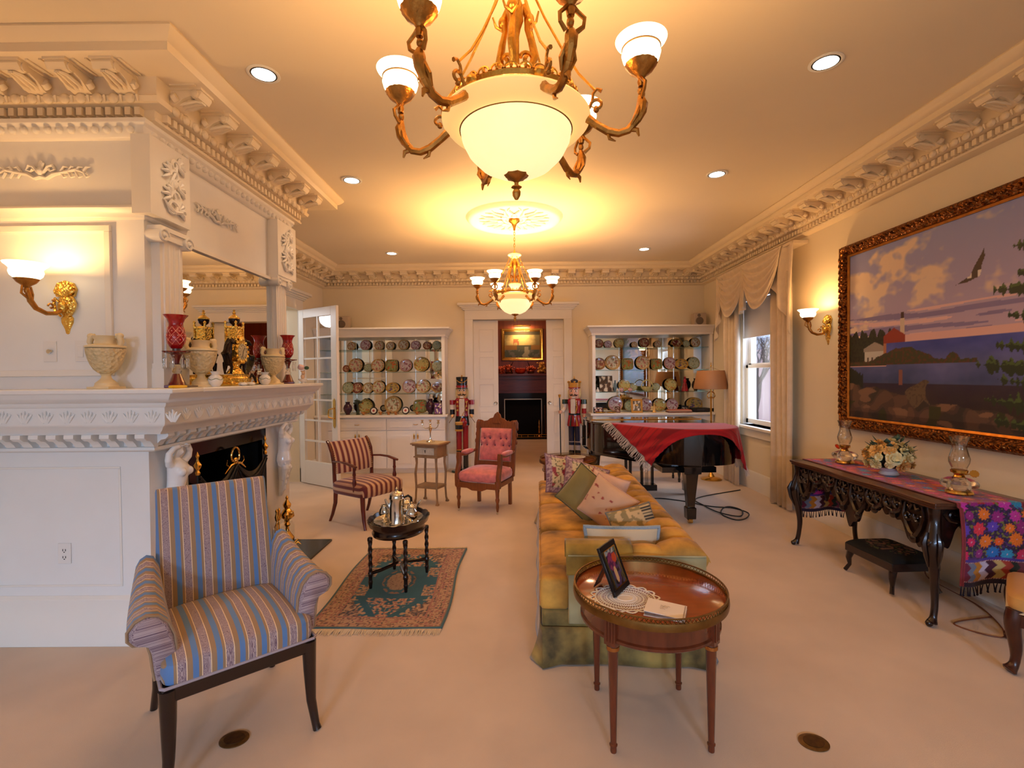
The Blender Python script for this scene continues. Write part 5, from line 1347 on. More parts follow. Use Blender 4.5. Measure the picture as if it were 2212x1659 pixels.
    cl=n+.45*(1-abs(s_-.55)*1.6)+.30*(Y-3.4)
    if cl>.62: k=min(1,(cl-.62)*2.6); base=[base[0]*(1-k)+228*k,base[1]*(1-k)+202*k,base[2]*(1-k)+178*k]
    if s_<.30:
        b2=N3(Y*1.6,Z*22,8)
        if b2>.12: base=[128,116,160]
        elif b2<-.25: base=[222,184,184]
        if s_<.07: base=[222,176,170]
    return rgb(*[max(0,min(255,x)) for x in base])
pt=thing('lake_painting','large lake landscape painting in carved gilt frame on the right wall','painting',(0,0,0))
g=G(); g.grid(lambda u,v:(XR-.035,PY1-(PY1-PY0)*u,PZ0+(PZ1-PZ0)*v),380,240,paintcol); obj('canvas',g,mt('oil_paint',(1,1,1),.42,attr=True),pt)
FRG=mt('carved_gilt_frame',rgb(124,72,28),.34,.9,nz=(28,.45),bump=(42,1.0,.02),bumptype='voronoi')
FRI=mt('gilt_liner_strip',rgb(168,108,44),.3,.9,nz=(20,.2))
def frame_loop(g,y0,y1,z0,z1,prof,X):
    """picture frame on a wall facing -x: prof = [(outward from the opening, depth from wall)]"""
    n=4; rings=[]
    for (cy,cz,sy,sz) in ((y0,z0,-1,-1),(y1,z0,1,-1),(y1,z1,1,1),(y0,z1,-1,1),(y0,z0,-1,-1)):
        rings.append([(X-d,cy+sy*o,cz+sz*o) for o,d in prof])
    g.loft(rings,True,False)
g=G(); frame_loop(g,PY0,PY1,PZ0,PZ1,[(-.004,.03),(-.004,.042),(.012,.05),(.02,.044),(.02,.02)],XR); obj('inner_liner',g,FRI,pt)
g=G(); frame_loop(g,PY0,PY1,PZ0,PZ1,[(.02,.01),(.02,.045),(.035,.05),(.045,.07),(.07,.082),(.092,.075),(.102,.05),(.108,.045),(.112,.03),(.112,.002)],XR)
import itertools
def orn(g):
    for a,b,z in ((PY0,PY1,PZ0-.068),(PY0,PY1,PZ1+.068)):
        k=int((b-a)/.055)
        for i in range(k):
            y=a+(i+.5)*(b-a)/k; g.tube([(XR-.078,y-.03,z-.018),(XR-.088,y,z),(XR-.078,y+.03,z+.018)],[.004,.010,.004],6)
    for y in (PY0-.068,PY1+.068):
        k=int((PZ1-PZ0)/.055)
        for i in range(k):
            z=PZ0+(i+.5)*(PZ1-PZ0)/k; g.tube([(XR-.078,y-.018,z-.03),(XR-.088,y,z),(XR-.078,y+.018,z+.03)],[.004,.010,.004],6)
orn(g); obj('carved_frame',g,FRG,pt)

# ================================================================ CONSOLE TABLE
ct=thing('console_table','long dark carved console table with scrolled apron under the lake painting','console table',(2.72,3.58,0))
Hc=.74
g=G(); P=[]
for i in range(40): y=-.75+1.5*i/39; P.append((-.29-.012*cos(y*9)-.008*abs(y/.75)**6*-1,y))
P+=[(.30,.75),(.30,-.75)]
g.prism([(a,b) for a,b in P][::-1],.02,'xy',(0,0,Hc-.02)); g.prism([(a*.97,b*.985) for a,b in P][::-1],.018,'xy',(0,0,Hc-.038)); obj('tabletop',g,mt('console_wood',rgb(74,40,24),.3,nz=(5,.3),stretch=(8,1,8),coat=.3),ct,bev=.004)
def apron(L,X,n,plane):
    """carved scalloped board with drops, L long"""
    def low(s_):
        a=abs(s_)*2/L
        return .70-.12-.10*max(0,cos(a*pi*2.5))**2-.10*max(0,1-a*3)-.14*max(0,(a-.72)/.28)**1.5-.02*sin(s_*70)
    pts=[(-L/2+L*i/120,.702) for i in range(121)][::-1]; bot=[(-L/2+L*i/120,low(-L/2+L*i/120)) for i in range(121)]
    return bot,pts,low
bot,topp,low=apron(1.36,0,0,'yz')
def strip(g,bot,topz,t,plane,o):
    n=len(bot)
    def q(a,b,c): return (o[0]+c,o[1]+a,o[2]+b) if plane=='yz' else (o[0]+a,o[1]+c,o[2]+b)
    vs=[];fs=[]
    for a,b in bot: vs+=[q(a,b,0),q(a,topz,0),q(a,topz,t),q(a,b,t)]
    for i in range(n-1):
        for j in range(4): k=(j+1)%4; fs.append((i*4+j,i*4+k,(i+1)*4+k,(i+1)*4+j))
    g.add(vs,fs)
g=G(); strip(g,bot,.702,.022,'yz',(-.265,0,0))
def scrolls(g,L,low,q):
    k=int(L/.15)
    for i in range(k):
        s_=-L/2+(i+.5)*L/k; lo=low(s_); h=.70-lo; w=L/k*.5
        for sg in (-1,1):
            pts=[]
            for t_ in range(14):
                a=t_/13*2.1*pi; r=.036*(1-t_/17); pts.append(q(s_+sg*(w*.5-r*cos(a)),.70-h*.38-r*sin(a)))
            g.tube(pts,[.013-.0006*t_ for t_ in range(14)],6)
            g.tube([q(s_,lo+.03),q(s_+sg*w*.35,lo+.02+h*.10),q(s_+sg*w*.7,.70-h*.62),q(s_+sg*w*.95,.70-h*.35),q(s_+sg*w*.8,.69)],[.012,.017,.015,.012,.006],7)
            g.tube([q(s_+sg*w*.1,.69),q(s_+sg*w*.3,.66),q(s_+sg*w*.55,.675)],[.008,.012,.005],6)
        c=q(s_,lo+.012); g.sph(c,(.02,.028,.03),10,7)
        for a in range(5): b=(a-2)*.5; g.tube([q(s_,.70-h*.5),q(s_+sin(b)*.03,.70-h*.5+cos(b)*.045)],[.010,.004],6)
scrolls(g,1.3,low,lambda a,b:(-.272,a,b)); 
bot2,_,low2=apron(.46,0,0,'xz')
obj('front_apron',g,MAHOD,ct)
for sy in (-1,1):
    g=G(); strip(g,bot2,.702,.02,'xz',(0,sy*.70-.01,0)); scrolls(g,.42,low2,lambda a,b:(a,sy*.715,b)); obj('end_apron',g,MAHOD,ct)
def cab_leg(g,x,y,dx,dy):
    P=[(x,y,.70),(x-dx*.0,y-dy*.0,.62),(x+dx*.018,y+dy*.012,.52),(x+dx*.022,y+dy*.015,.45),(x+dx*.005,y+dy*.003,.34),(x-dx*.006,y-dy*.005,.22),(x-dx*.002,y,.12),(x+dx*.01,y+dy*.005,.05),(x+dx*.024,y+dy*.01,.018)]
    g.tube(crom(P,4),[r for r in [.036,.036,.034,.032,.032,.034,.036,.04,.043,.046,.047,.045,.042,.038,.034,.031,.028,.026,.024,.022,.021,.020,.019,.018,.018,.018,.018,.018,.019,.022,.026,.028,.02]],12)
    for k in range(4):
        a=k*pi/2; g.tube([(x+dx*.02+cos(a)*.035,y+dy*.012+sin(a)*.035,.56),(x+dx*.025+cos(a)*.052,y+dy*.015+sin(a)*.05,.50),(x+dx*.02+cos(a)*.042,y+dy*.015+sin(a)*.04,.42),(x+dx*.005+cos(a)*.032,y+sin(a)*.03,.35)],[.006,.016,.012,.004],6)
    g.sph((x+dx*.045,y+dy*.016,.50),(.026,.03,.032),10,8); g.sph((x+dx*.04,y+dy*.012,.02),(.02,.02,.02),8,6)
for x,dx in ((-.245,-1),(.245,1)):
    for y,dy in ((-.69,-1),(.69,1)):
        g=G(); cab_leg(g,x,y,dx,dy); obj('leg',g,MAHOD,ct)
g=G(); g.prism([(-.70,.66),(-.58,.66),(-.62,.60),(-.66,.52),(-.70,.44)],.02,'yz',(-.262,0,0)).prism([(.70,.66),(.70,.44),(.66,.52),(.62,.60),(.58,.66)],.02,'yz',(-.262,0,0)); obj('corner_bracket',g,MAHOD,ct)
# embroidered runner
FL=[]
random.seed(3)
pal=[rgb(214,30,90),rgb(230,90,20),rgb(200,50,160),rgb(30,110,180),rgb(236,120,30),rgb(150,30,120),rgb(90,60,180),rgb(40,140,180),rgb(222,50,70)]
W_R=.40; LR=2.44
for j in range(34):
    for i in range(5):
        FL.append(((i+.5+(.5 if j%2 else 0))*.085-.03+random.uniform(-.01,.01),(j+.5)*.0725+random.uniform(-.01,.01),random.uniform(.026,.044),random.choice(pal),random.randint(7,11)))
def runcol(u,v):
    x=u*W_R; y=v*LR; e=min(y,LR-y)
    if x<.022 or x>W_R-.030: return rgb(142,46,52) if int(x*300)%2 else rgb(120,36,44)
    if e<.025: return rgb(34,22,50)
    if abs(e-.03)<.003 or abs(e-.135)<.003: return rgb(206,170,160) if int(x*160)%2 else rgb(120,40,60)
    if e<.132:
        pals=[rgb(110,24,54),rgb(116,122,140),rgb(200,124,24),rgb(206,186,200),rgb(70,20,44),rgb(190,160,96),rgb(166,52,32),rgb(26,40,32),rgb(120,40,60)]
        z=abs(((e-.03)/.052)%1-.5)*.05; k=int((x-.02+z)/.040); return pals[max(0,min(8,k))]
    if e<.152: return rgb(70,50,140)
    top = .46<y<LR-.46
    for fx,fy,r,c,p in FL:
        dx,dy=x-fx,y-fy
        if abs(dx)<r and abs(dy)<r:
            d=sqrt(dx*dx+dy*dy); a=atan2(dy,dx)
            if d<r*(.86+.14*cos(a*p)):
                if d<.004: return rgb(214,170,190)
                k=.82+.3*abs(sin(a*p/2)); return tuple(q*k for q in c)
    n=N3(x*60,y*60,2)
    if n>.25: return rgb(120,116,50)
    return (rgb(160,20,50) if top else rgb(44,22,58)) if n>-.2 else (rgb(200,50,40) if top else rgb(74,40,110))
rn=thing('table_runner','bright embroidered flower runner hanging over both ends of the console table','table runner',(0,0,0))
TP=[(2.43,2.83),(3.02,2.83),(3.02,4.33),(2.43,4.33)]
def runf(u,v):
    x=2.545+W_R*u; y=3.58-LR/2+LR*v
    p=drape(x,y,[(2.0,2.835),(3.5,2.835),(3.5,4.325),(2.0,4.325)],Hc,.012,.015,0)
    if p[2]<Hc-.02: d=Hc-p[2]; p=(p[0]+.01*sin(d*9),p[1]+.012*sin(u*9+1)*min(1,d*3)*(1 if y>3.5 else -1)+(0.012 if y>3.5 else -.012),p[2]-.010*sin(u*8)*min(1,d*2))
    return p
g=G(); g.grid(runf,84,500,runcol); obj('embroidered_cloth',g,mt('embroidery',(1,1,1),.75,attr=True,sheen=.3,bump=(260,.6,.004)),rn,sol=.004,smooth=80)
g=G()
for e in (0,1):
    for k in range(22):
        u=(k+.5)/22; p=runf(u,e); w=random.uniform(-.006,.006); g.tube([p,(p[0]+w,p[1],p[2]-.02),(p[0]+w*2,p[1],p[2]-.045)],[.0025,.003,.004],5); g.sph((p[0]+w*2,p[1],p[2]-.048),.0055,6,4)
obj('tassels',g,mt('dark_tassel',rgb(30,18,40),.9),rn,kind='stuff')
# oil lamps
CG=glass_mat('pressed_glass',(.97,.95,.92),.10,.03)
OIL=mt('clear_thick_glass',(.96,.93,.90),.04,trans=1.0,ior=1.35,bump=(24,.5,.01))
def oil_lamp(label,loc,rz):
    t=thing('oil_lamp',label,'oil lamp',loc,rz,'glass oil lamps on the console')
    g=G(); g.lathe([(.0001,0),(.066,0),(.07,.006),(.066,.018),(.05,.024),(.0001,.024)],n=32); obj('brass_foot',g,BRASS,t)
    g=G(); g.lathe([(.05,.024),(.07,.034),(.090,.05),(.094,.066),(.084,.082),(.055,.096),(.028,.102)],n=48,wob=lambda a,z:.012*cos(16*a)); obj('font',g,OIL,t)
    g=G(); g.lathe([(.028,.10),(.03,.105),(.024,.115),(.028,.125),(.04,.130),(.042,.145),(.03,.15),(.0001,.15)],n=28,wob=lambda a,z:.04*cos(12*a) if z>.12 else 0); g.tube([(.02,0,.118),(.06,0,.125)],.004,6); b=obj('burner',g,BRASS,t)
    g=G(); g.lathe([(.0001,-.004),(.022,-.004),(.022,.004),(.0001,.004)],n=20,wob=lambda a,z:.06*cos(10*a)); obj('wick_knob',g,BRASS,b,loc=(.07,0,.127),rot=(radians(60),0,0))
    g=G(); g.lathe([(.036,.142),(.038,.16),(.05,.19),(.053,.215),(.044,.25),(.036,.28),(.037,.31),(.05,.345),(.052,.352),(.048,.345),(.035,.31),(.034,.28),(.042,.25),(.051,.215),(.048,.19),(.036,.16)],n=40,cap=False,wob=lambda a,z:.02*cos(10*a)); obj('chimney',g,CG,t)
    return t
oil_lamp('clear glass oil lamp with brass foot at the near end of the console runner',(2.735,3.02,Hc+.012),radians(-30))
oil_lamp('clear glass oil lamp farther along the console beyond the flower arrangement',(2.745,4.08,Hc+.012),radians(100))
# porcelain flowers
fb=thing('flower_arrangement','ceramic bouquet of cream and apricot roses in a low white bowl on the runner','flower arrangement',(2.745,3.60,Hc+.012)); fb.scale=(1.28,1.28,1.28)
g=G(); g.lathe([(.0001,0),(.045,0),(.05,.006),(.04,.02),(.07,.045),(.066,.045),(.0001,.03)],n=32); obj('bowl',g,mt('grey_white_ceramic',rgb(206,206,206),.25),fb)
g=G(); sq(g,(0,0,.10),(.072,.072,.06),1,1,16,10); obj('leaf_mound',g,mt('grey_green_leaves',rgb(52,70,56),.5,nz=(20,.4)),fb)
random.seed(11)
ROSE=mt('apricot_ceramic',rgb(232,178,98),.3,nz=(18,.25)); ROSC=mt('cream_ceramic',rgb(240,222,160),.3,nz=(18,.12)); LF=mt('ceramic_leaf',rgb(52,84,70),.3)
def rose(r,petals=9):
    g=G()
    for ly in range(3):
        n=petals-2*ly; R=r*(1-.28*ly)
        for k in range(n):
            a=2*pi*k/n+ly*.4
            def f(u,v,a=a,R=R,ly=ly):
                b=a+(u-.5)*2*pi/n*1.5; q=R*v*(1-.12*(2*u-1)**2); return (q*cos(b),q*sin(b),.006*ly+R*(.15+.25*ly)*v*v*(1.0)+.003*sin(u*6)-.2*R*v*v*v*(1-ly*.3))
            g.grid(f,5,4)
    g.sph((0,0,r*.2),(r*.2,r*.2,r*.16),8,6); return g
rs=[rose(.042),rose(.034),rose(.024,6)]
dirs=[]
k=0
for ring,(el,n) in enumerate(((80,1),(58,5),(32,8),(6,9),(-22,9))):
    for j in range(n):
        a=2*pi*j/n+ring*.5; e=radians(el); dirs.append((cos(e)*cos(a),cos(e)*sin(a),sin(e),k)); k+=1
for dx,dy,dz,k in dirs:
    s_=k%3; p=Vector((dx*.105,dy*.105,.100+dz*.085)); q=Vector((dx,dy,dz)).to_track_quat('Z','Y')
    o=obj('rose' if s_<2 else 'blossom',rs[s_],(ROSE,ROSC,ROSC)[s_] if k%2 else (ROSC,ROSE,ROSC)[s_],fb,loc=p,smooth=60); o.rotation_euler=q.to_euler()
g=G()
for j in range(26):
    a=random.uniform(0,2*pi); e=random.uniform(-.1,1.2); d=Vector((cos(e)*cos(a),cos(e)*sin(a),sin(e))); p=d*.10+Vector((0,0,.10)); s_=Vector((-sin(a),cos(a),0))*.018
    g.add([tuple(p),tuple(p+d*.02+s_),tuple(p+d*.045),tuple(p+d*.02-s_)],[(0,1,2,3)])
obj('leaves',g,LF,fb,sol=.002)
# footstool
t=thing('footstool','low dark footstool with floral needlepoint top beneath the console table','footstool',(2.68,3.50,0),radians(3))
g=G(); sq(g,(0,0,.235),(.17,.22,.035),.5,.2,40,10)
def npc(v):
    n=N3(v.x*30,v.y*30,2); r=sqrt((v.x/.13)**2+(v.y/.17)**2); return rgb(120,84,64) if n>.1 and r<1 else (rgb(74,80,44) if n<-.3 and r<1 else rgb(16,18,16))
g=G(); g.grid(lambda u,v:(-.17+.34*u,-.22+.44*v,.215+.045*max(0,(1-(2*u-1)**6)*(1-(2*v-1)**6))**.5),60,80); g.c=[npc(v) for v in g.v]; obj('needlepoint_top',g,mt('needlepoint',(1,1,1),.95,attr=True),t)
g=G(); g.box(-.17,.17,-.22,.22,.16,.218); obj('frame',g,MAHOD,t,bev=.005)
for sx in (-1,1):
    for sy in (-1,1):
        g=G(); g.tube([(sx*.14,sy*.19,.17),(sx*.155,sy*.20,.11),(sx*.15,sy*.195,.06),(sx*.17,sy*.215,.012)],[.026,.02,.013,.014],8); obj('leg',g,MAHOD,t)
g=G(); g.tube(crom([(3.07,3.62,.30),(3.05,3.62,.1),(3.0,3.55,.005),(2.95,3.1,.005),(2.75,2.75,.005),(2.6,2.9,.005),(2.9,2.98,.005)]),.004,6); obj('extension_cord',g,mt('brown_cord',rgb(120,66,36),.6),label='thin brown electric cord trailing on the carpet under the console table',cat='cord')
# side chair at the edge of the frame
t=thing('side_chair','dark wood chair with tan upholstered seat cut off by the right frame edge','chair',(2.765,2.425,0),radians(-135))
TAN=mt('tan_seat_cloth',rgb(206,152,78),.75,nz=(5,.06),sheen=.2)
g=G(); sq(g,(0,0,.352),(.235,.235,.05),.45,.22,44,12); obj('seat',g,TAN,t)
g=G(); sq(g,(0,0,.310),(.237,.237,.008),.5,.2,44,8); obj('seat_tape',g,mt('cream_tape',rgb(226,206,170),.7),t)
g=G()
for a,b,c,d in ((-.23,.23,-.23,-.20),(-.23,.23,.20,.23),(-.23,-.20,-.23,.23),(.20,.23,-.23,.23)): g.box(a,b,c,d,.24,.303)
obj('seat_rail',g,MAHOG,t,bev=.006)
for sx in (-1,1):
    g=G(); g.tube(crom([(sx*.205,-.205,.32),(sx*.212,-.212,.24),(sx*.20,-.20,.12),(sx*.205,-.205,.05),(sx*.225,-.225,.014)],4),[.032]*2+[.034]*2+[.032,.03,.028,.026,.024,.022,.02,.02,.02,.022,.025,.03,.024],10); obj('leg',g,MAHOG,t)
    g=G(); g.tube([(sx*.2,.205,.32),(sx*.2,.21,.18),(sx*.2,.24,0)],[.024,.02,.018],8); obj('leg',g,MAHOG,t)
    g=G(); g.tube([(sx*.2,.215,.32),(sx*.205,.22,.55),(sx*.2,.25,.88)],[.02,.018,.016],8); obj('back_post',g,MAHOG,t)
g=G(); g.tube([(-.21,.25,.87),(-.1,.262,.90),(.1,.262,.90),(.21,.25,.87)],.024,8); g.tube([(-.2,.23,.62),(0,.24,.60),(.2,.23,.62)],.018,8); obj('back_rail',g,MAHOG,t)
# ================================================================ CHINA CABINETS
CABW=mt('cabinet_white',rgb(240,232,222),.38,nz=(3,.015))
SHZ=(1.235,1.58,1.93)
def cabinet(label,x0,x1,wing):
    t=thing('china_cabinet',label,'cabinet',(0,0,0),0,'built-in china cabinets')
    yf=7.60
    g=G(); g.box(x0,x1,yf,7.995,.07,.875).box(x0,x1,yf+.03,7.995,0,.07); obj('base_carcass',g,CABW,t)
    g=G(); g.box(x0-(.0 if x0<-3 else .04),x1+(.0 if x1>3 else .04),7.54,7.995,.875,.91); obj('countertop',g,CABW,t,bev=.006)
    g=G(); g.box(x0,x0+.05,yf+.02,7.995,.91,2.16).box(x1-.05,x1,yf+.02,7.995,.91,2.16).box(x0,x1,yf+.02,7.995,2.12,2.17).box(x0+.05,x1-.05,7.975,7.995,.91,2.12); obj('upper_frame',g,CABW,t,bev=.003)
    g=G(); pr=[(0,2.12),(.012,2.12),(.012,2.15),(.03,2.17),(.045,2.20),(.07,2.235),(.085,2.24),(.085,2.262),(0,2.262)]
    if x0<-3: g.sweep(pr,[(x0,yf+.02),(x1,yf+.02),(x1,7.995)])
    else: g.sweep(pr,[(x0,7.995),(x0,yf+.02),(x1,yf+.02)])
    g.box(x0,x1,yf+.02,7.995,2.17,2.262); obj('crown',g,CABW,t)
    g=G(); g.box(x0+.05,x1-.05,7.968,7.974,.912,2.12); obj('mirror_back',g,MIRROR,t)
    for z in SHZ:
        g=G(); g.box(x0+.052,x1-.052,yf+.06,7.965,z-.009,z-.001); obj('glass_shelf',g,SHELFG,t)
    for k in range(3):
        x=x0+.05+(x1-x0-.1)*(k+1)/4; g=G()
        g.box(x-.006,x+.006,7.955,7.966,.912,2.12); obj('shelf_standard',g,SILVER,t)
    a,b=wing
    n=4; w=(b-a)/n
    for k in range(2):
        xa=a+k*2*w+.004; xb=a+(k+1)*2*w-.004
        g=G(); g.box(xa,xb,yf-.018,yf,.675,.855); pframe2(g,xa+.03,xb-.03,.70,.83,yf-.018); d=obj('drawer',g,CABW,t,bev=.003)
        g=G(); sq(g,((xa+xb)/2,yf-.022,.765),(.055,.006,.012),.8,.8,20,8); g.tube([((xa+xb)/2-.04,yf-.022,.765),((xa+xb)/2-.02,yf-.045,.76),((xa+xb)/2+.02,yf-.045,.76),((xa+xb)/2+.04,yf-.022,.765)],.005,6); obj('drawer_pull',g,BRASS,d)
    for k in range(n):
        xa=a+k*w+.004; xb=a+(k+1)*w-.004
        g=G(); g.box(xa,xb,yf-.018,yf,.085,.665); pframe2(g,xa+.055,xb-.055,.14,.61,yf-.018); d=obj('cabinet_door',g,CABW,t,bev=.003)
        xp=xb-.025 if k%2==0 else xa+.025
        g=G(); sq(g,(xp,yf-.022,.575),(.012,.006,.045),.8,.8,16,8); g.tube([(xp,yf-.022,.605),(xp,yf-.04,.59),(xp,yf-.04,.56),(xp,yf-.022,.545)],.004,6); obj('door_pull',g,BRASS,d)
    return t
def pframe2(g,x0,x1,z0,z1,y):
    g.box(x0,x1,y-.004,y,z0,z1); g.box(x0+.02,x1-.02,y-.012,y-.004,z0+.02,z1-.02)
cabinet('built-in white china cabinet behind the striped chair, left of the doorway',-3.09,-1.07,(-2.89,-1.07))
cabinet('built-in white china cabinet behind the piano, right of the doorway',1.22,3.09,(1.26,3.05))
# ---- plates
PLM=mt('painted_china',(1,1,1),.15,attr=True,coat=.3)
def design(k):
    base=[rgb(222,208,176),rgb(226,216,190),rgb(206,190,120),rgb(160,84,70),rgb(150,150,92),rgb(218,196,204),rgb(196,160,90),rgb(120,44,44),rgb(178,186,160)][k]
    rim=[rgb(178,128,70),rgb(196,160,110),rgb(130,120,60),rgb(104,40,34),rgb(92,96,50),rgb(190,150,160),rgb(180,124,40),rgb(150,110,60),rgb(120,136,110)][k]
    fl=[rgb(190,96,96),rgb(176,110,80),rgb(200,120,60),rgb(220,190,150),rgb(206,90,50),rgb(150,60,90),rgb(90,70,110),rgb(216,190,150),rgb(190,190,150)][k]
    def f(r,a):
        n=noise.noise(Vector((r*3.2*cos(a)+k*7,r*3.2*sin(a),k))); m=noise.noise(Vector((r*8*cos(a)+k*3,r*8*sin(a),k+4)))
        if r>.95: return rgb(186,136,64)
        if r>.74: return rim if (m>-.05 or k%2) else base
        if r>.70: return rgb(196,150,80)
        if n>.12 and m>-.2: return fl
        if m<-.32: return rgb(96,104,60)
        return base
    return f
def plate_mesh(k,shape):
    g=G(); n=40; prof=[(0,.0),(.25,.0),(.5,.0),(.62,.008),(.70,.024),(.78,.038),(.88,.052),(.97,.064),(1.0,.067)]
    f=design(k); g.c=[]
    def wob(a):
        if shape=='scallop': return 1+.045*abs(sin(a*6))*1.0-.02
        if shape=='square': return 1/max(abs(cos(a))**4+abs(sin(a))**4,1e-6)**.25*.92
        if shape=='fan': return 1.0 if sin(a)>-.3 else .72
        return 1
    vs=[];sx=1.28 if shape=='oval' else (1.15 if shape=='fan' else 1)
    th=.02
    for side in (0,1):
        for r,d in prof:
            for j in range(n):
                a=2*pi*j/n; q=r*wob(a); vs.append((q*cos(a)*sx,-(d)+ (th if side else 0)+.05,q*sin(a))); g.c.append(f(r,a) if not side else rgb(226,214,190))
    fs=[]; R=len(prof)
    for side in (0,1):
        for i in range(R-1):
            for j in range(n):
                k2=(j+1)%n; a_=side*R*n; q=(a_+i*n+j,a_+i*n+k2,a_+(i+1)*n+k2,a_+(i+1)*n+j); fs.append(q if side else q[::-1])
    for j in range(n):
        k2=(j+1)%n; fs.append(((R-1)*n+j,(R-1)*n+k2,R*n+(R-1)*n+k2,R*n+(R-1)*n+j))
    g.add(vs,fs); return g
KINDS=[(0,'scallop','scalloped cream plate with rose sprays'),(1,'round','round ivory plate with faint blossoms'),(2,'round','round olive-rimmed plate with yellow fruit'),(3,'round','dark red plate with pale figures'),(4,'square','squarish green plate with orange flowers'),(5,'scallop','scalloped pink-white plate with mauve flowers'),(6,'oval','oval gold-rimmed platter with grapes'),(7,'fan','fan-shaped dark red dish'),(8,'round','round grey-green plate with gold edge'),(0,'round','round cream plate with brown gold rim')]
PROTO={}
def plate(k,px,Y,z,diam,cab,row,idx):
    kk=k%len(KINDS); d,shape,desc=KINDS[kk]
    X=(px-1110)/1060*7.80
    if kk not in PROTO:
        o=obj('china_plate',plate_mesh(d,shape),PLM,smooth=50); PROTO[kk]=o
    else:
        o=PROTO[kk].copy(); COL.objects.link(o)
    r=diam/2; o.scale=(r,r,r); ln=radians(-9)
    hh=r*(.92 if shape=='square' else (.72 if shape=='fan' else 1.0))
    o.location=(X,7.915+.012*((idx*7)%3-1),z+hh*cos(ln)+.004); o.rotation_euler=(ln,0,radians(((idx*37)%9-4)*1.2))
    ords=['first','second','third','fourth','fifth','sixth','seventh','eighth','ninth','tenth','eleventh']
    rows={0:'on counter',1:'lowest glass shelf',2:'middle glass shelf',3:'top glass shelf'}
    tag(o,'%s, %s, %s cabinet, %s from left'%(desc,rows[row],cab,ords[idx]),'plate','decorative plates in the %s cabinet'%cab)
    return o
sL=5.03; sR=7.373
LEFT={3:[(280,95,0),(430,125,5),(580,105,9),(705,95,1),(850,135,1),(980,105,5),(1110,92,3),(1215,100,8)],
 2:[(215,80,3),(320,155,0),(452,95,8),(565,145,9),(715,150,4),(870,140,5),(1045,165,2),(1218,125,8)],
 1:[(232,130,8),(330,125,3),(448,120,1),(570,140,0),(722,125,6),(905,150,5),(1062,150,9),(1215,135,7)],
 0:[(425,160,2),(725,190,1),(1020,160,4)]}
RIGHT={3:[(270,150,3),(420,125,5),(600,160,2),(840,100,9),(1005,165,3),(1225,115,0),(1520,190,7),(1680,120,8),(1830,160,1)],
 2:[(275,200,3),(492,240,1),(735,205,4),(975,225,9),(1200,195,4),(1420,200,5),(1600,180,6),(1800,200,8)],
 1:[(675,190,2),(820,130,8),(1195,130,8),(1420,200,2)],
 0:[(530,235,5),(765,180,8),(1030,205,5),(1245,205,2),(1450,200,5),(1815,225,6)]}
RZ={0:.912,1:SHZ[0],2:SHZ[1],3:SHZ[2]}
for cab,tb,x0,s_ in (('left china',LEFT,700,sL),('right china',RIGHT,1260,sR)):
    for row,L in tb.items():
        for i,(px,dm,k) in enumerate(L):
            D=dm/s_/1060*7.8; 
            if k==6 and cab[0]=='l': D*=1.0
            if row==3: D=min(D,.172)
            if KINDS[k][1]=='oval': D*=.95
            plate(k,x0+px/s_,7.8,RZ[row],D,cab,row,i)
def wx(px,Y): return (px-1110)/1060*Y
def small(name,label,cat,px,z,fn,mat,Y=7.74,group=None,s0=None):
    g=G(); fn(g); o=obj(name,g,mat,loc=(wx(px,Y),Y,z),label=label,cat=cat,group=group); return o
CUPM=mt('gilt_cup',rgb(176,120,70),.25,.5,nz=(40,.5)); DKV=mt('dark_glazed_vase',rgb(58,26,44),.2,nz=(20,.5)); WHC=mt('white_china',rgb(236,226,212),.2)
def cupf(g): g.lathe([(.0001,0),(.022,0),(.016,.008),(.03,.025),(.036,.048),(.032,.048),(.0001,.01)],n=20); g.tube([(.03,0,.04),(.05,0,.035),(.045,0,.015),(.025,0,.014)],.0035,6)
for i,px in enumerate((784,821,838,854,900)):
    small('tea_cup','little gilt tea cup on the left china cabinet counter, %s from left'%['first','second','third','fourth','fifth'][i],'cup',px,.912,cupf,CUPM,7.64,'gilt cups on the left cabinet')
def medal(g): g.lathe([(.0001,.012),(.05,.012),(.06,.02),(.064,.02),(.064,0),(.0001,0)],n=32)
for i,px in enumerate((806.5,875.5)):
    t=thing('miniature_plaque','small round dark-rimmed plaque with white centre, %s of two flanking the big platter'%['left','right'][i],'plaque',(wx(px,7.68),7.68,.972),0,'round plaques on the left cabinet')
    g=G(); g.lathe([(.04,.012),(.056,.016),(.06,.01),(.06,0),(.04,0)],n=32); obj('rim',g,mt('dark_rim',rgb(40,28,30),.3),t,rot=(radians(76),0,0))
    g=G(); g.lathe([(.0001,.014),(.042,.014),(.042,.002),(.0001,.002)],n=32); obj('centre',g,WHC,t,rot=(radians(76),0,0))
    g=G(); sq(g,(0,-.0165,0),(.018,.002,.02),1,1,12,8); obj('painted_flowers',g,mt('red_flower_paint',rgb(170,70,60),.4),t,rot=(radians(-14),0,0))
def vasef(h,r):
    return lambda g: g.lathe([(.0001,0),(r*.5,0),(r*.4,h*.06),(r*.9,h*.3),(r,h*.5),(r*.8,h*.72),(r*.42,h*.85),(r*.5,h*.97),(r*.6,h),(r*.5,h),(.0001,h*.9)],n=28)
small('vase','dark plum glazed vase on the left cabinet counter beside a photo frame','vase',929,.912,vasef(.24,.075),DKV,7.72)
small('vase','dark glazed vase at the door end of the left cabinet counter','vase',750,.912,vasef(.20,.07),DKV,7.72)
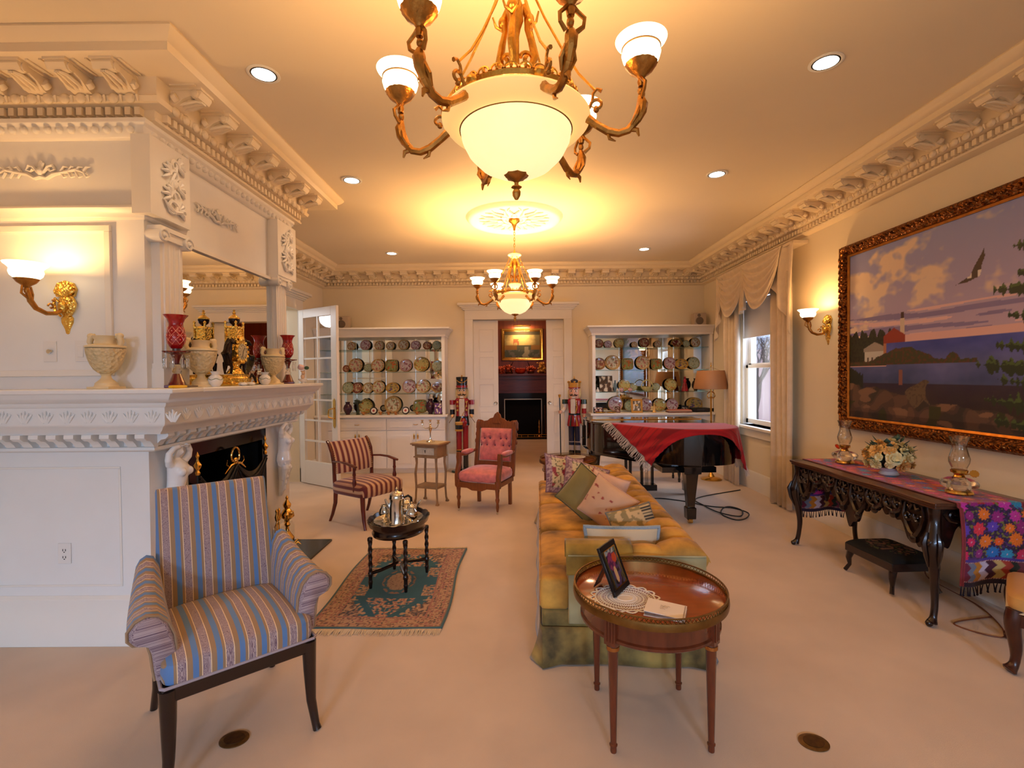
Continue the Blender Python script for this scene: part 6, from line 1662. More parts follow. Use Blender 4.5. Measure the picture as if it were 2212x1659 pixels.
small('figurine','dark green leafy figurine beside the plates on the left cabinet counter','figurine',772,.912,lambda g:(g.lathe([(.0001,0),(.03,0),(.02,.03),(.012,.16),(.0001,.2)],n=12),[g.sph((.04*cos(a),.03*sin(a),.2+.02*sin(3*a)),(.035,.02,.018),8,6) for a in (0,1.2,2.4,3.6,4.8)]),mt('dark_green_glaze',rgb(40,50,36),.4),7.70)
def frame_on(label,px,Y,z,w,h,fmat,pm,rz=0,b=.014,grp='small photo frames'):
    t=thing('photo_stand',label,'photo frame',(wx(px,Y),Y,z),rz)
    tl=Matrix.Rotation(radians(-12),4,'X')
    g=G(); g.m=tl; g.box(-w/2,w/2,0,.012,0,b).box(-w/2,w/2,0,.012,h-b,h).box(-w/2,-w/2+b,0,.012,b,h-b).box(w/2-b,w/2,0,.012,b,h-b); obj('frame',g,fmat,t,bev=.002)
    g=G(); g.m=tl
    seed=px
    def pc(u,v):
        n=noise.noise(Vector((u*4+seed,v*4,1))); return tuple(c*(.7+.9*max(0,n+.4)) for c in pm) if n<.15 else rgb(220,206,186)
    g.grid(lambda u,v:(-w/2+b+(w-2*b)*u,.005,b+(h-2*b)*v),14,14,pc); obj('picture',g,PH,t)
    g=G(); g.add([(-.02,.012,h*.6),(.02,.012,h*.6),(.025,h*.42,0),(-.025,h*.42,0)],[(0,1,2,3)]); obj('easel_strut',g,fmat,t,sol=.003)
    return t
BSAT=mt('black_satin',(0,0,0)); GFR=mt('gold_photo_frame',rgb(206,150,70),.3,.8)
frame_on('dark framed purple concert photo at the doorway end of the left cabinet counter',946,7.60,.912,.13,.19,mt('dark_red_frame',rgb(60,18,20),.3),rgb(100,50,130),.2)
frame_on('black framed small photo at the left end of the piano-side cabinet counter',1292.5,7.60,.912,.155,.105,BSAT,rgb(120,60,60))
frame_on('gold framed black and white photo standing on the right cabinet counter',1376,7.60,.912,.18,.215,GFR,rgb(120,108,90),0,.03)
frame_on('small brown framed photo beside the gilt dishes on the right cabinet counter',1334,7.66,.912,.085,.10,mt('brown_frame',rgb(96,54,30),.4),rgb(120,80,60))
frame_on('sepia photo of a lady in white among trees on the right cabinet lowest shelf',1309.5,7.74,SHZ[0],.21,.26,mt('sepia_edge',rgb(70,56,44),.5),rgb(84,64,54),0,.006)
frame_on('little dark framed photo between plates at the right cabinet counter',1480,7.78,.912,.11,.09,BSAT,rgb(90,84,80))
for i,px in enumerate((1297,1320)):
    small('brass_dish','shallow leaf-shaped brass dish on the right cabinet counter, %s of two'%['left','right'][i],'dish',px,.912,lambda g:sq(g,(0,0,.012),(.085,.035,.012),1,1.2,24,8),BRASS,7.585,'brass dishes on the right cabinet')
small('figurine','small golden winged figure standing on the right cabinet counter','figurine',1412.5,.912,lambda g:(g.lathe([(.0001,0),(.035,0),(.02,.04),(.012,.09),(.014,.11),(.0001,.125)],n=16),g.sph((0,0,.135),.014,10,8),g.add([(0,.01,.10),(.05,.02,.09),(.035,.02,.04),(0,.01,.06)],[(0,1,2,3)]),g.add([(0,.01,.10),(-.05,.02,.09),(-.035,.02,.04),(0,.01,.06)],[(3,2,1,0)])),mt('pale_gold',rgb(226,184,110),.35,.4),7.64)
for i,(h,c) in enumerate(((.015,rgb(120,48,34)),(.014,rgb(214,186,160)),(.012,rgb(206,120,96)))):
    z=.912+[0,.0155,.030][i]
    g=G(); g.box(-.19+.01*i,.18-.008*i,-.09,.07,0,h); obj('magazine',g,mt('paper_%d'%i,c,.6),loc=(wx(1466,7.66),7.66,z),rot=(0,0,.03*(i-1)),bev=.002,label=['dark red folder at the bottom of the paper stack on the right cabinet','cream paper pad in the middle of the stack on the right cabinet','salmon booklet on top of the paper stack on the right cabinet'][i],cat='booklet')
t=thing('disc_player','low black electronics box on the right cabinet counter behind the floor lamp','electronics',(wx(1516,7.72),7.72,.912))
g=G(); g.box(-.17,.17,-.1,.1,.006,.062); obj('case',g,BSAT,t,bev=.003); g=G(); g.box(-.12,0,-.103,-.1,.03,.045); obj('display',g,mt('grey_display',rgb(70,74,80),.2),t)
small('basket_dish','round handled china basket on the lowest glass shelf of the right cabinet','basket',1397.5,SHZ[0],lambda g:(g.lathe([(.0001,0),(.05,0),(.09,.05),(.10,.075),(.085,.06),(.045,.012),(.0001,.012)],n=36,wob=lambda a,z:.06*cos(9*a) if z>.04 else 0),g.tube([(.09*cos(a),0,.07+.11*sin(a)) for a in [pi*j/12 for j in range(13)]],.007,8)),mt('yellow_green_china',rgb(206,196,130),.2,nz=(20,.3)),7.74)
small('figurine','red-robed lady figurine on the lowest glass shelf of the right cabinet','figurine',1479,SHZ[0],lambda g:(g.lathe([(.0001,0),(.055,0),(.05,.03),(.03,.11),(.018,.14),(.028,.165),(.02,.19),(.010,.2),(.0001,.2)],n=20),g.sph((0,0,.215),.017,10,8)),mt('crimson_robe',rgb(150,24,44),.35,nz=(14,.4)),7.74)
small('figurine','tiny cream seated figurine at the left end of the right cabinet lowest shelf','figurine',1291,SHZ[0],lambda g:(g.lathe([(.0001,0),(.028,0),(.025,.03),(.012,.05),(.0001,.055)],n=14),g.sph((0,0,.062),.014,8,6)),WHC,7.70)
small('vase','slender blue-grey glass vase beside the sepia photo in the right cabinet','vase',1328.5,SHZ[0],vasef(.18,.03),mt('blue_grey_glass',rgb(96,120,132),.15),7.76)
for i,px in enumerate((1342,1361)):
    small('rose_bowl','little pink rose bowl on the right cabinet lowest shelf, %s of two'%['left','right'][i],'bowl',px,SHZ[0],lambda g:g.lathe([(.0001,0),(.02,0),(.036,.03),(.026,.055),(.03,.06),(.0001,.05)],n=20,wob=lambda a,z:.05*cos(7*a)),mt('pink_china',rgb(206,160,160),.2,nz=(30,.3)),7.70,'pink bowls in the right cabinet')
small('vase','dark brown vase partly behind the lamp shade in the right cabinet','vase',1502,SHZ[0],vasef(.2,.06),mt('dark_brown_glaze',rgb(56,38,26),.25),7.78)
# speakers
SPK=mt('speaker_white',rgb(196,176,152),.5); SPG=mt('speaker_grille',rgb(120,104,92),.7)
for px,lab in ((1509,'small pale loudspeaker on top of the right china cabinet'),(744,'small loudspeaker on top of the left china cabinet behind the french door')):
    t=thing('loudspeaker',lab,'speaker',(wx(px,7.8),7.8,2.265),0,'cabinet-top loudspeakers')
    g=G(); g.box(-.095,.095,-.07,.07,0,.20); obj('cabinet_box',g,SPK,t,bev=.008)
    g=G(); g.lathe([(.0001,.0),(.05,0),(.055,.006),(.06,.004),(.06,-.004),(.0001,-.004)],n=32); obj('woofer',g,SPG,t,loc=(-.01,-.0745,.075),rot=(pi/2,0,0))
    g=G(); g.lathe([(.0001,.0),(.02,0),(.024,.004),(.024,-.003),(.0001,-.003)],n=24); obj('tweeter',g,SPG,t,loc=(-.02,-.0735,.16),rot=(pi/2,0,0))

# ================================================================ NUTCRACKERS
def nm(n,c,r=.25): return mt(n,c,r,coat=.4)
SKIN=nm('painted_flesh',rgb(226,178,124)); SKIN2=nm('painted_pink_flesh',rgb(226,168,140)); RED=nm('painted_red',rgb(146,20,26)); BLK=nm('painted_black',rgb(16,16,20)); NAV=nm('painted_navy',rgb(18,24,52)); GLD=nm('painted_gold',rgb(190,136,52)); WHT=nm('painted_white',rgb(226,214,200)); GRN=nm('painted_green',rgb(40,56,36)); SLV=nm('painted_silver',rgb(150,140,140)); FUR=mt('white_fur',rgb(232,218,204),.95,bump=(120,1,.02)); CRM=mt('cream_fur',rgb(230,206,150),.95,bump=(120,1,.02))
def P_(name,fn,mat,t,**k):
    g=G(); fn(g); return obj(name,g,mat,t,**k)
def nut_face(t,skin,zc,w,hair):
    h=P_('head',lambda g:g.lathe([(.0001,-.085),(w*.85,-.085),(w*.95,-.04),(w,.03),(w*.97,.08),(.0001,.08)],c=(0,0,zc),n=28),skin,t)
    P_('nose',lambda g:(g.sph((0,-w-.012,zc-.005),(.016,.022,.028),10,8)),skin,h)
    for s_ in (-1,1):
        P_('eye',lambda g:g.sph((s_*w*.42,-w*.86,zc+.035),(.02,.01,.014),10,8),WHT,h)
        P_('pupil',lambda g:g.sph((s_*w*.42,-w*.86-.008,zc+.035),(.009,.005,.010),8,6),BLK,h)
        P_('eyebrow',lambda g:g.tube([(s_*w*.15,-w*.98,zc+.055),(s_*w*.42,-w*.93,zc+.068),(s_*w*.68,-w*.78,zc+.06)],.004,6),BLK,h)
        P_('moustache',lambda g:g.tube([(0,-w-.006,zc-.03),(s_*.025,-w-.006,zc-.024),(s_*.045,-w*.93,zc-.036),(s_*.065,-w*.8,zc-.022)],[.008,.012,.009,.003],8),BLK,h)
        P_('hair',lambda g:g.sph((s_*w*.95,.015,zc-.01),(.025,.05,.085),12,8),hair,h)
    P_('mouth',lambda g:g.box(-.026,.026,-w-.008,-w+.004,zc-.078,zc-.055),WHT,h)
    return h
t=thing('nutcracker','tall drummer nutcracker in black shako with white beard, left of the doorway','nutcracker',(-.815,7.68,0),radians(4))
P_('stand',lambda g:g.lathe([(.0001,0),(.17,0),(.175,.012),(.165,.03),(.0001,.03)],n=40,sy=.8),GRN,t)
for s_ in (-1,1):
    l=P_('leg',lambda g:g.lathe([(.04,.30),(.042,.34),(.043,.60),(.045,.78),(.0001,.78)],c=(s_*.052,0,0),n=20,wob=lambda a,z:.03*cos(6*a)),RED,t)
    P_('boot',lambda g:(g.lathe([(.0001,.03),(.042,.03),(.04,.08),(.038,.2),(.042,.32),(.046,.345),(.046,.35),(.0001,.35)],c=(s_*.052,0,0),n=20),g.sph((s_*.052,-.045,.055),(.036,.06,.028),12,8)),BLK,l)
    P_('boot_cuff',lambda g:g.lathe([(.0001,.345),(.047,.345),(.048,.358),(.0001,.358)],c=(s_*.052,0,0),n=20),GLD,l)
P_('coat',lambda g:g.lathe([(.0001,.72),(.105,.72),(.11,.78),(.095,.88),(.09,.93),(.10,1.05),(.11,1.13),(.09,1.16),(.0001,1.16)],n=32,sy=.75),RED,t)
P_('coat_skirt',lambda g:g.lathe([(.11,.735),(.116,.74),(.10,.88),(.094,.88),(.106,.74)],n=32,sy=.76,cap=False),BLK,t)
P_('red_belly',lambda g:g.sph((.02,-.075,.78),(.06,.035,.075),16,10),RED,t)
P_('beard',lambda g:g.box(-.042,.042,-.105,-.075,.88,1.15),FUR,t,bev=.012)
for s_ in (-1,1):
    for k in range(3): P_('button',lambda g:g.sph((s_*.068,-.078,1.10-.062*k),(.017,.008,.017),12,8),GLD,t)
    a=P_('arm',lambda g:g.lathe([(.0001,.92),(.034,.92),(.036,1.0),(.036,1.06),(.0001,1.06)],c=(s_*.15,-.01,0),n=18),WHT,t)
    P_('epaulette',lambda g:g.lathe([(.0001,1.06),(.042,1.06),(.042,1.13),(.0001,1.135)],c=(s_*.15,-.01,0),n=20,wob=lambda a_,z:.04*cos(10*a_)),RED,a)
    P_('cuff',lambda g:g.lathe([(.0001,.905),(.038,.905),(.038,.985),(.0001,.985)],c=(s_*.15,-.02,0),n=18),BLK,a)
    P_('hand',lambda g:(g.sph((s_*.145,-.05,.885),(.03,.035,.028),12,8),[g.tube([(s_*.145+(f-1.5)*.012,-.075,.885),(s_*.145+(f-1.5)*.012,-.09,.875),(s_*.145+(f-1.5)*.012,-.08,.86)],.0065,6) for f in range(4)]),SKIN,a)
    P_('drumstick',lambda g:g.tube([(s_*.12,-.09,.90),(s_*.20,-.09,.78)],.005,6),mt('stick_wood',rgb(120,90,60),.5),a)
d=P_('drum',lambda g:g.lathe([(.0001,0),(.062,0),(.062,.018),(.056,.02),(.056,.115),(.062,.117),(.062,.135),(.0001,.135)],n=32),GLD,t,loc=(-.045,-.14,.66))
P_('drum_band',lambda g:g.lathe([(.057,.03),(.0585,.03),(.0585,.095),(.057,.095)],n=32),BLK,d)
P_('drum_skin',lambda g:g.lathe([(.0001,.1352),(.058,.1352),(.058,.138),(.0001,.138)],n=32),mt('drum_skin',rgb(216,186,130),.6),d)
P_('shoulder_strap',lambda g:g.tube([(.09,-.06,1.12),(.03,-.10,.95),(-.03,-.13,.80)],.006,6),GLD,t)
nut_face(t,SKIN,1.245,.082,CRM)
h=P_('shako',lambda g:g.lathe([(.0001,1.325),(.086,1.325),(.084,1.35),(.09,1.48),(.092,1.49),(.0001,1.50)],n=32),BLK,t)
P_('hat_band',lambda g:g.lathe([(.0865,1.325),(.091,1.325),(.091,1.36),(.0865,1.36)],n=32),RED,h)
P_('hat_cord',lambda g:(g.tube([(-.085,-.03,1.45),(-.04,-.088,1.41),(0,-.096,1.40),(.04,-.088,1.41),(.085,-.03,1.45)],.005,6),g.tube([(-.088,-.02,1.48),(0,-.094,1.47),(.088,-.02,1.48)],.005,6),g.sph((0,-.092,1.44),(.014,.008,.018),8,6),g.tube([(0,0,1.5),(0,0,1.52)],.012,8)),GLD,h)
P_('visor',lambda g:g.lathe([(.0001,1.318),(.10,1.312),(.10,1.318),(.0001,1.326)],c=(0,-.02,0),n=28),BLK,h)
t=thing('nutcracker','tall king nutcracker with gold crown and long staff, right of the doorway','nutcracker',(.955,7.76,0),radians(-16))
P_('stand',lambda g:g.lathe([(.0001,0),(.19,0),(.195,.02),(.18,.05),(.15,.08),(.15,.22),(.0001,.22)],n=40,sy=.8),GRN,t)
for s_ in (-1,1):
    l=P_('leg',lambda g:g.lathe([(.0001,.40),(.045,.40),(.047,.60),(.05,.74),(.0001,.74)],c=(s_*.05,0,0),n=20),NAV,t)
    P_('boot',lambda g:g.lathe([(.0001,.32),(.044,.32),(.043,.38),(.046,.46),(.0001,.47)],c=(s_*.05,0,0),n=20),SLV,l)
    P_('boot_foot',lambda g:(g.lathe([(.0001,.22),(.044,.22),(.044,.31),(.0001,.325)],c=(s_*.05,0,0),n=20,wob=lambda a,z:.03*cos(5*a)),g.sph((s_*.05,-.045,.245),(.036,.06,.027),12,8)),BLK,l)
P_('coat',lambda g:g.lathe([(.0001,.70),(.115,.70),(.12,.72),(.10,.85),(.09,.90),(.10,1.0),(.112,1.10),(.09,1.135),(.0001,1.14)],n=32,sy=.75),RED,t)
P_('gold_lapel',lambda g:(g.tube([(.03,-.09,1.12),(.055,-.088,1.0),(.03,-.09,.9)],[.01,.03,.022],8,.35),g.tube([(.02,-.085,.87),(.05,-.093,.78),(.055,-.09,.71)],[.015,.03,.032],8,.35)),GLD,t)
P_('green_panel',lambda g:g.tube([(-.04,-.08,.87),(-.045,-.09,.78),(-.05,-.09,.71)],[.02,.04,.045],8,.3),GRN,t)
for k in range(3): P_('shirt_stripe',lambda g:g.box(.0,.055,-.096,-.08,1.09-.03*k,1.104-.03*k),WHT,t,bev=.004)
P_('belt',lambda g:g.lathe([(.092,.875),(.096,.875),(.096,.905),(.092,.905)],n=32,sy=.78),BLK,t)
P_('beard',lambda g:g.box(-.045,.03,-.112,-.078,.90,1.13),FUR,t,bev=.012)
for s_ in (-1,1):
    a=P_('arm',lambda g:g.lathe([(.0001,.9),(.036,.9),(.037,1.06),(.0001,1.06)],c=(s_*.152,0,0),n=18) if s_>0 else g.tube([(-.145,0,1.06),(-.155,0,.98),(-.17,-.06,.94),(-.19,-.12,.93)],[.036,.035,.032,.03],12),RED if s_>0 else WHT,t)
    if s_>0: P_('white_sleeve',lambda g:g.lathe([(.0001,.98),(.038,.98),(.038,1.05),(.0001,1.05)],c=(.152,0,0),n=18),WHT,a)
    P_('epaulette',lambda g:g.lathe([(.0001,1.05),(.046,1.05),(.045,1.12),(.0001,1.125)],c=(s_*.15,0,0),n=20,wob=lambda a_,z:.05*cos(10*a_)),GRN,a)
    hx,hy,hz=(.152,-.005,.865) if s_>0 else (-.20,-.15,.93)
    P_('hand',lambda g:(g.sph((hx,hy,hz),(.03,.03,.03),12,8),[g.tube([(hx-.012,hy-.022,hz+(f-1.5)*.013),(hx-.002,hy-.036,hz+(f-1.5)*.013),(hx+.016,hy-.03,hz+(f-1.5)*.013)],.0065,6) for f in range(4)]),SKIN2,a)
s=P_('staff',lambda g:g.tube([(-.19,-.17,.0),(-.20,-.165,.93),(-.207,-.16,1.16)],.009,10),BLK,t)
P_('staff_knob',lambda g:g.lathe([(.0001,0),(.01,0),(.02,.03),(.022,.05),(.0001,.06)],n=16),GLD,s,loc=(-.207,-.16,1.15))
nut_face(t,SKIN2,1.22,.085,CRM)
c=P_('crown',lambda g:(g.lathe([(.086,1.30),(.092,1.30),(.10,1.385),(.096,1.385)],n=48,cap=False),[g.sph((.098*cos(2*pi*k/9),.098*sin(2*pi*k/9),1.395),(.013,.013,.018),8,6) for k in range(9)]),GLD,t)
P_('crown_band',lambda g:g.lathe([(.088,1.296),(.096,1.296),(.096,1.312),(.088,1.312)],n=40),RED,c)
P_('cap_dome',lambda g:(g.sph((0,0,1.37),(.082,.082,.075),20,12)),NAV,c)
P_('cap_finial',lambda g:g.lathe([(.0001,1.43),(.012,1.44),(.014,1.455),(.006,1.465),(.009,1.48),(.0001,1.49)],n=14),GLD,c)

# ================================================================ MANTEL ORNAMENTS
STONE=mt('carved_alabaster',rgb(222,198,150),.5,nz=(8,.1),bump=(60,.8,.012),bumptype='voronoi'); STONEP=mt('alabaster_plain',rgb(226,204,158),.5,nz=(8,.08))
def urn(label,x,y,rz):
    t=thing('stone_urn',label,'urn',(x,y,1.4505),rz,'carved urns on the mantel')
    g=G(); g.box(-.058,.058,-.058,.058,0,.012); g.lathe([(.0001,.012),(.055,.012),(.05,.022),(.05,.03),(.034,.045),(.024,.055),(.02,.07),(.024,.075),(.028,.08),(.0001,.082)],n=32); obj('foot',g,STONEP,t)
    g=G(); g.lathe([(.0001,.078),(.02,.078),(.036,.086),(.054,.104),(.068,.13),(.078,.16),(.085,.19),(.088,.215),(.0001,.22)],n=48); obj('carved_body',g,STONE,t)
    g=G(); g.lathe([(.087,.218),(.09,.222),(.088,.23),(.05,.24),(.046,.255),(.05,.27),(.058,.283),(.05,.283),(.04,.262),(.0001,.25)],n=40); obj('neck',g,STONEP,t)
    for s_ in (-1,1):
        g=G(); g.tube([(s_*.075,0,.23),(s_*.085,0,.25),(s_*.078,0,.275),(s_*.062,0,.285),(s_*.058,0,.27)],[.012,.014,.016,.012,.008],10); g.sph((s_*.078,0,.283),(.018,.016,.016),10,8); obj('handle',g,STONEP,t)
urn('carved alabaster urn standing alone on the mantel before the white panel',-2.19,2.63,0)
urn('carved alabaster urn between the near ruby lamp and the gilt clock',-1.915,3.00,radians(60))
urn('carved alabaster urn at the far end of the mantel beside the far ruby lamp',-1.93,3.93,radians(50))
RUBY=mt('ruby_glass',rgb(190,14,22),.08,nz=(12,.15),trans=.35,coat=.5); RUBL=mt('cut_lines',rgb(240,150,130),.2); DRUBY=mt('dark_ruby_glass',rgb(110,6,16),.08,trans=.2,coat=.5)
def ruby(label,x,y):
    t=thing('ruby_lustre_lamp',label,'lamp',(x,y,1.4505),radians(20),'ruby glass lustre lamps')
    g=G(); g.box(-.05,.05,-.05,.05,0,.016); g.lathe([(.045,.016),(.04,.03),(.022,.055),(.016,.075),(.02,.08)],n=28); obj('ruby_base',g,DRUBY,t,bev=.002)
    g=G(); g.lathe([(.0001,.08),(.02,.08),(.024,.095),(.016,.11),(.022,.125),(.018,.135),(.0001,.135)],n=24); obj('crystal_stem',g,OIL,t)
    g=G(); g.lathe([(.012,.13),(.014,.15),(.022,.175),(.03,.19),(.066,.20),(.07,.207),(.06,.205),(.026,.198),(.0001,.195)],n=40,wob=lambda a,z:.05*cos(10*a) if z>.198 else 0); obj('drip_dish',g,DRUBY,t)
    for k in range(8):
        a=2*pi*k/8; g=G(); x_,y_=.060*cos(a),.060*sin(a)
        g.lathe([(.0001,.105),(.006,.115),(.0055,.165),(.0001,.172)],c=(x_,y_,0),n=6); g.sph((x_,y_,.18),.0055,6,5); obj('glass_prism',g,OIL,t,smooth=0)
    g=G(); g.lathe([(.0001,.198),(.02,.198),(.02,.225),(.0001,.225)],n=20); obj('shade_collar',g,mt('dull_metal',rgb(96,84,80),.4,.7),t)
    pr=[(.024,.222),(.035,.235),(.045,.26),(.047,.29),(.042,.325),(.036,.35),(.036,.365),(.044,.39),(.062,.412)]
    g=G(); g.lathe(pr+[(r-.003,z) for r,z in pr[::-1]],n=44,cap=False); s_=obj('ruby_shade',g,RUBY,t)
    g=G()
    def rad(z):
        for (r0,z0),(r1,z1) in zip(pr[:-1],pr[1:]):
            if z0<=z<=z1: return r0+(r1-r0)*(z-z0)/(z1-z0)
        return .04
    for k in range(7):
        for sg in (-1,1):
            g.tube([((rad(z)+.0005)*cos(2*pi*k/7+sg*(z-.245)*18),(rad(z)+.0005)*sin(2*pi*k/7+sg*(z-.245)*18),z) for z in [.245+.011*j for j in range(10)]],.0013,4)
    for k in range(14):
        for z in (.27,.295,.32): a=2*pi*(k+.5*((z*1000)%2))/14; g.sph((rad(z)*cos(a),rad(z)*sin(a),z),(.0035,.0035,.0035),6,4)
    obj('cut_pattern',g,RUBL,s_)
ruby('ruby glass lustre lamp with prisms nearest the switch plates on the mantel',-1.92,2.79)
ruby('ruby glass lustre lamp at the far end of the mantel beside a rose vase',-1.93,4.19)
t=thing('mantel_clock','ornate gilt mantel clock flanked by two dark bronze horses and topped by an urn','clock',(-1.945,3.42,1.4505),radians(90))
DBR=mt('dark_patinated_bronze',rgb(40,24,18),.3,.6)
P_('gilt_base',lambda g:(g.lathe([(.0001,0),(.155,0),(.16,.012),(.14,.02),(.145,.035),(.15,.05),(.13,.062),(.135,.075),(.0001,.078)],n=48,sy=.55,wob=lambda a,z:.02*cos(14*a)),[g.tube([(sx*.13,-.06,.02),(sx*.16,-.07,.015),(sx*.165,-.06,.05)],[.012,.01,.006],6) for sx in (-1,1)]),GOLDB,t)
dr=P_('clock_drum',lambda g:(g.tube([(0,.04,.235),(0,-.055,.235)],.068,32),g.lathe([(.0001,.08),(.07,.08),(.055,.10),(.03,.13),(.045,.165),(.0001,.18)],n=20,sy=.8),[g.sph((.074*cos(a),-.05,.235+.074*sin(a)),(.012,.012,.012),8,6) for a in [2*pi*k/14 for k in range(14)]],g.sph((0,-.05,.32),(.03,.015,.022),8,6)),GOLDB,t)
P_('dial',lambda g:g.tube([(0,-.0555,.235),(0,-.058,.235)],.054,32),mt('clock_dial',rgb(206,190,150),.3,nz=(40,.2)),dr)
P_('numeral_ring',lambda g:[g.cbox((.044*sin(2*pi*k/12),-.0588,.235+.044*cos(2*pi*k/12)),(.005,.001,.010)) for k in range(12)],DK,dr)
P_('clock_hands',lambda g:(g.tube([(0,-.0595,.235),(.02,-.0595,.262)],.0022,5),g.tube([(0,-.0595,.235),(-.008,-.0595,.195)],.0018,5)),DK,dr)
P_('tower',lambda g:(g.box(-.042,.042,-.035,.035,.30,.40),g.box(-.05,.05,-.042,.042,.395,.41),g.box(-.05,.05,-.042,.042,.30,.312),[g.tube([(sx*.044,sy*.037,.31),(sx*.044,sy*.037,.40)],.006,8) for sx in (-1,1) for sy in (-1,1)],[g.lathe([(.0001,.41),(.009,.41),(.006,.425),(.010,.438),(.0001,.45)],c=(sx*.046,sy*.036,0),n=10) for sx in (-1,1) for sy in (-1,1)]),GOLDB,t)
P_('urn_bowl',lambda g:g.lathe([(.0001,.41),(.02,.41),(.012,.42),(.03,.435),(.036,.455),(.034,.465),(.0001,.465)],n=28),DBR,t)
P_('urn_lid',lambda g:g.lathe([(.036,.463),(.037,.47),(.02,.485),(.008,.495),(.012,.505),(.006,.515),(.009,.522),(.0001,.53)],n=24),GOLDB,t)
for sx in (-1,1):
    P_('bronze_horse',lambda g:(g.tube([(sx*.085,.0,.14),(sx*.095,-.005,.18),(sx*.105,-.01,.23),(sx*.10,-.02,.28),(sx*.085,-.03,.31)],[.022,.028,.03,.02,.015],10),g.tube([(sx*.085,-.03,.31),(sx*.10,-.045,.305),(sx*.115,-.055,.285)],[.016,.014,.008],8),
      [g.tube([(sx*.09,yy,.16),(sx*(.075+.02*(yy>0)),yy,.12),(sx*.085,yy,.08)],[.014,.009,.008],8) for yy in (-.02,.02)],
      [g.tube([(sx*.11,yy,.22),(sx*.14,yy-.02,.21),(sx*.135,yy-.025,.175)],[.013,.009,.006],8) for yy in (-.02,.02)],
      g.tube([(sx*.075,.01,.15),(sx*.055,.03,.14),(sx*.05,.035,.10)],[.010,.012,.004],8),g.tube([(sx*.09,-.01,.325),(sx*.098,.0,.29),(sx*.105,.01,.25)],[.006,.012,.008],6),
      g.sph((sx*.083,-.028,.33),(.004,.004,.010),6,4)),DBR,t,remesh=.0035)
P_('bronze_serpent',lambda g:g.tube([(.03,-.085,.05),(.05,-.09,.075),(.08,-.092,.055),(.10,-.09,.025),(.12,-.085,.02)],[.006,.010,.010,.008,.004],8),DBR,t)
def wv(label,x,y,k=1):
    t=thing('bud_vase',label,'vase',(x,y,1.4505))
    g=G(); g.lathe([(.0001,0),(.022*k,0),(.036*k,.02*k),(.042*k,.04*k),(.036*k,.06*k),(.02*k,.074*k),(.022*k,.082*k),(.032*k,.094*k),(.028*k,.094*k),(.015*k,.075*k),(.0001,.06*k)],n=32); obj('vase_body',g,WHC,t)
    g=G(); g.tube([(.036*k*cos(a)*1.12,.036*k*sin(a)*1.12,.045*k+.005*sin(a*5)) for a in [2*pi*j/40 for j in range(41)]],.0022,5,cap=False); obj('painted_garland',g,mt('green_garland',rgb(120,130,90),.4),t)
wv('squat white bud vase with green garland before the clock base',-1.84,3.02,1)
wv('squat white bud vase beyond the clock, next to the far urn',-1.86,3.66,1)
t=thing('flower_figurine','tiny cherub vase holding a pink porcelain rose at the mantel end','figurine',(-1.835,4.26,1.4505))
P_('bowl_foot',lambda g:g.lathe([(.0001,0),(.02,0),(.014,.012),(.034,.03),(.038,.04),(.0001,.042)],n=24),WHC,t)
P_('cherub',lambda g:(g.sph((0,0,.06),(.018,.016,.022),12,8),g.sph((.002,-.002,.09),.012,10,8),g.tube([(.01,0,.07),(.022,-.01,.085),(.02,-.008,.1)],.005,6),g.lathe([(.0001,.098),(.015,.10),(.02,.112),(.0001,.112)],n=16)),mt('flesh_porcelain',rgb(226,186,146),.3),t)
P_('pink_rose',lambda g:(g.sph((-.012,0,.14),(.03,.026,.024),12,8),g.sph((-.02,-.006,.15),(.016,.016,.018),10,8)),mt('pink_porcelain',rgb(240,196,186),.3),t)
P_('leaf',lambda g:(g.sph((.035,0,.135),(.022,.006,.016),10,6)),mt('green_porcelain',rgb(60,84,50),.4),t)
t=thing('white_flower_dish','flat white ceramic dish of blossoms before the clock','ornament',(-1.80,3.32,1.4505))
P_('ceramic_blossoms',lambda g:[g.sph((.0+.02*cos(k*2.1),-.09+.03*k,.012),(.024,.026,.012),10,6) for k in range(6)],WHC,t)
t=thing('gas_lighter','yellow handled gas lighter lying on the mantel edge by the ruby lamp','lighter',(-1.80,2.66,1.4505),radians(80))
P_('yellow_handle',lambda g:sq(g,(-.03,0,.008),(.055,.011,.008),.5,.4,20,8),mt('yellow_plastic',rgb(240,190,30),.35),t)
P_('metal_barrel',lambda g:g.tube([(.02,0,.008),(.10,0,.008)],.004,8),mt('dull_metal',(0,0,0)),t)
# silver dish glimpsed on the far drum table
g=G(); g.lathe([(.0001,0),(.06,0),(.10,.012),(.12,.028),(.115,.028),(.09,.012),(.0001,.006)],n=40); obj('silver_dish',g,SILVER,loc=(.66,5.33,.586),label='round silver dish on the table behind the far sofa arm',cat='dish')

# ================================================================ THE DEN BEYOND
t=thing('den_fireplace','dark wood mantel and black fireplace seen through the pocket doors','fireplace',(0,0,0))
P_('mantel_shelf',lambda g:g.box(-1.0,1.5,11.78,12.1,1.50,1.55),DENM,t,bev=.006)
P_('mantel_frieze',lambda g:(g.box(-.9,1.4,11.9,12.1,1.08,1.50),g.box(-.95,1.45,11.85,12.1,1.42,1.50),g.box(-.9,1.4,11.88,12.1,1.08,1.14)),DENM,t,bev=.004)
P_('mantel_leg',lambda g:g.box(-.9,-.62,11.9,12.1,0,1.08),DENM,t); P_('mantel_leg',lambda g:g.box(1.1,1.4,11.9,12.1,0,1.08),DENM,t)
P_('marble_surround',lambda g:(g.box(-.62,-.22,11.95,12.1,0,1.08),g.box(.66,1.1,11.95,12.1,0,1.08),g.box(-.22,.66,11.95,12.1,.92,1.08)),BLACKM,t)
P_('firebox',lambda g:g.box(-.22,.66,12.07,12.1,0,.92),SOOT,t)
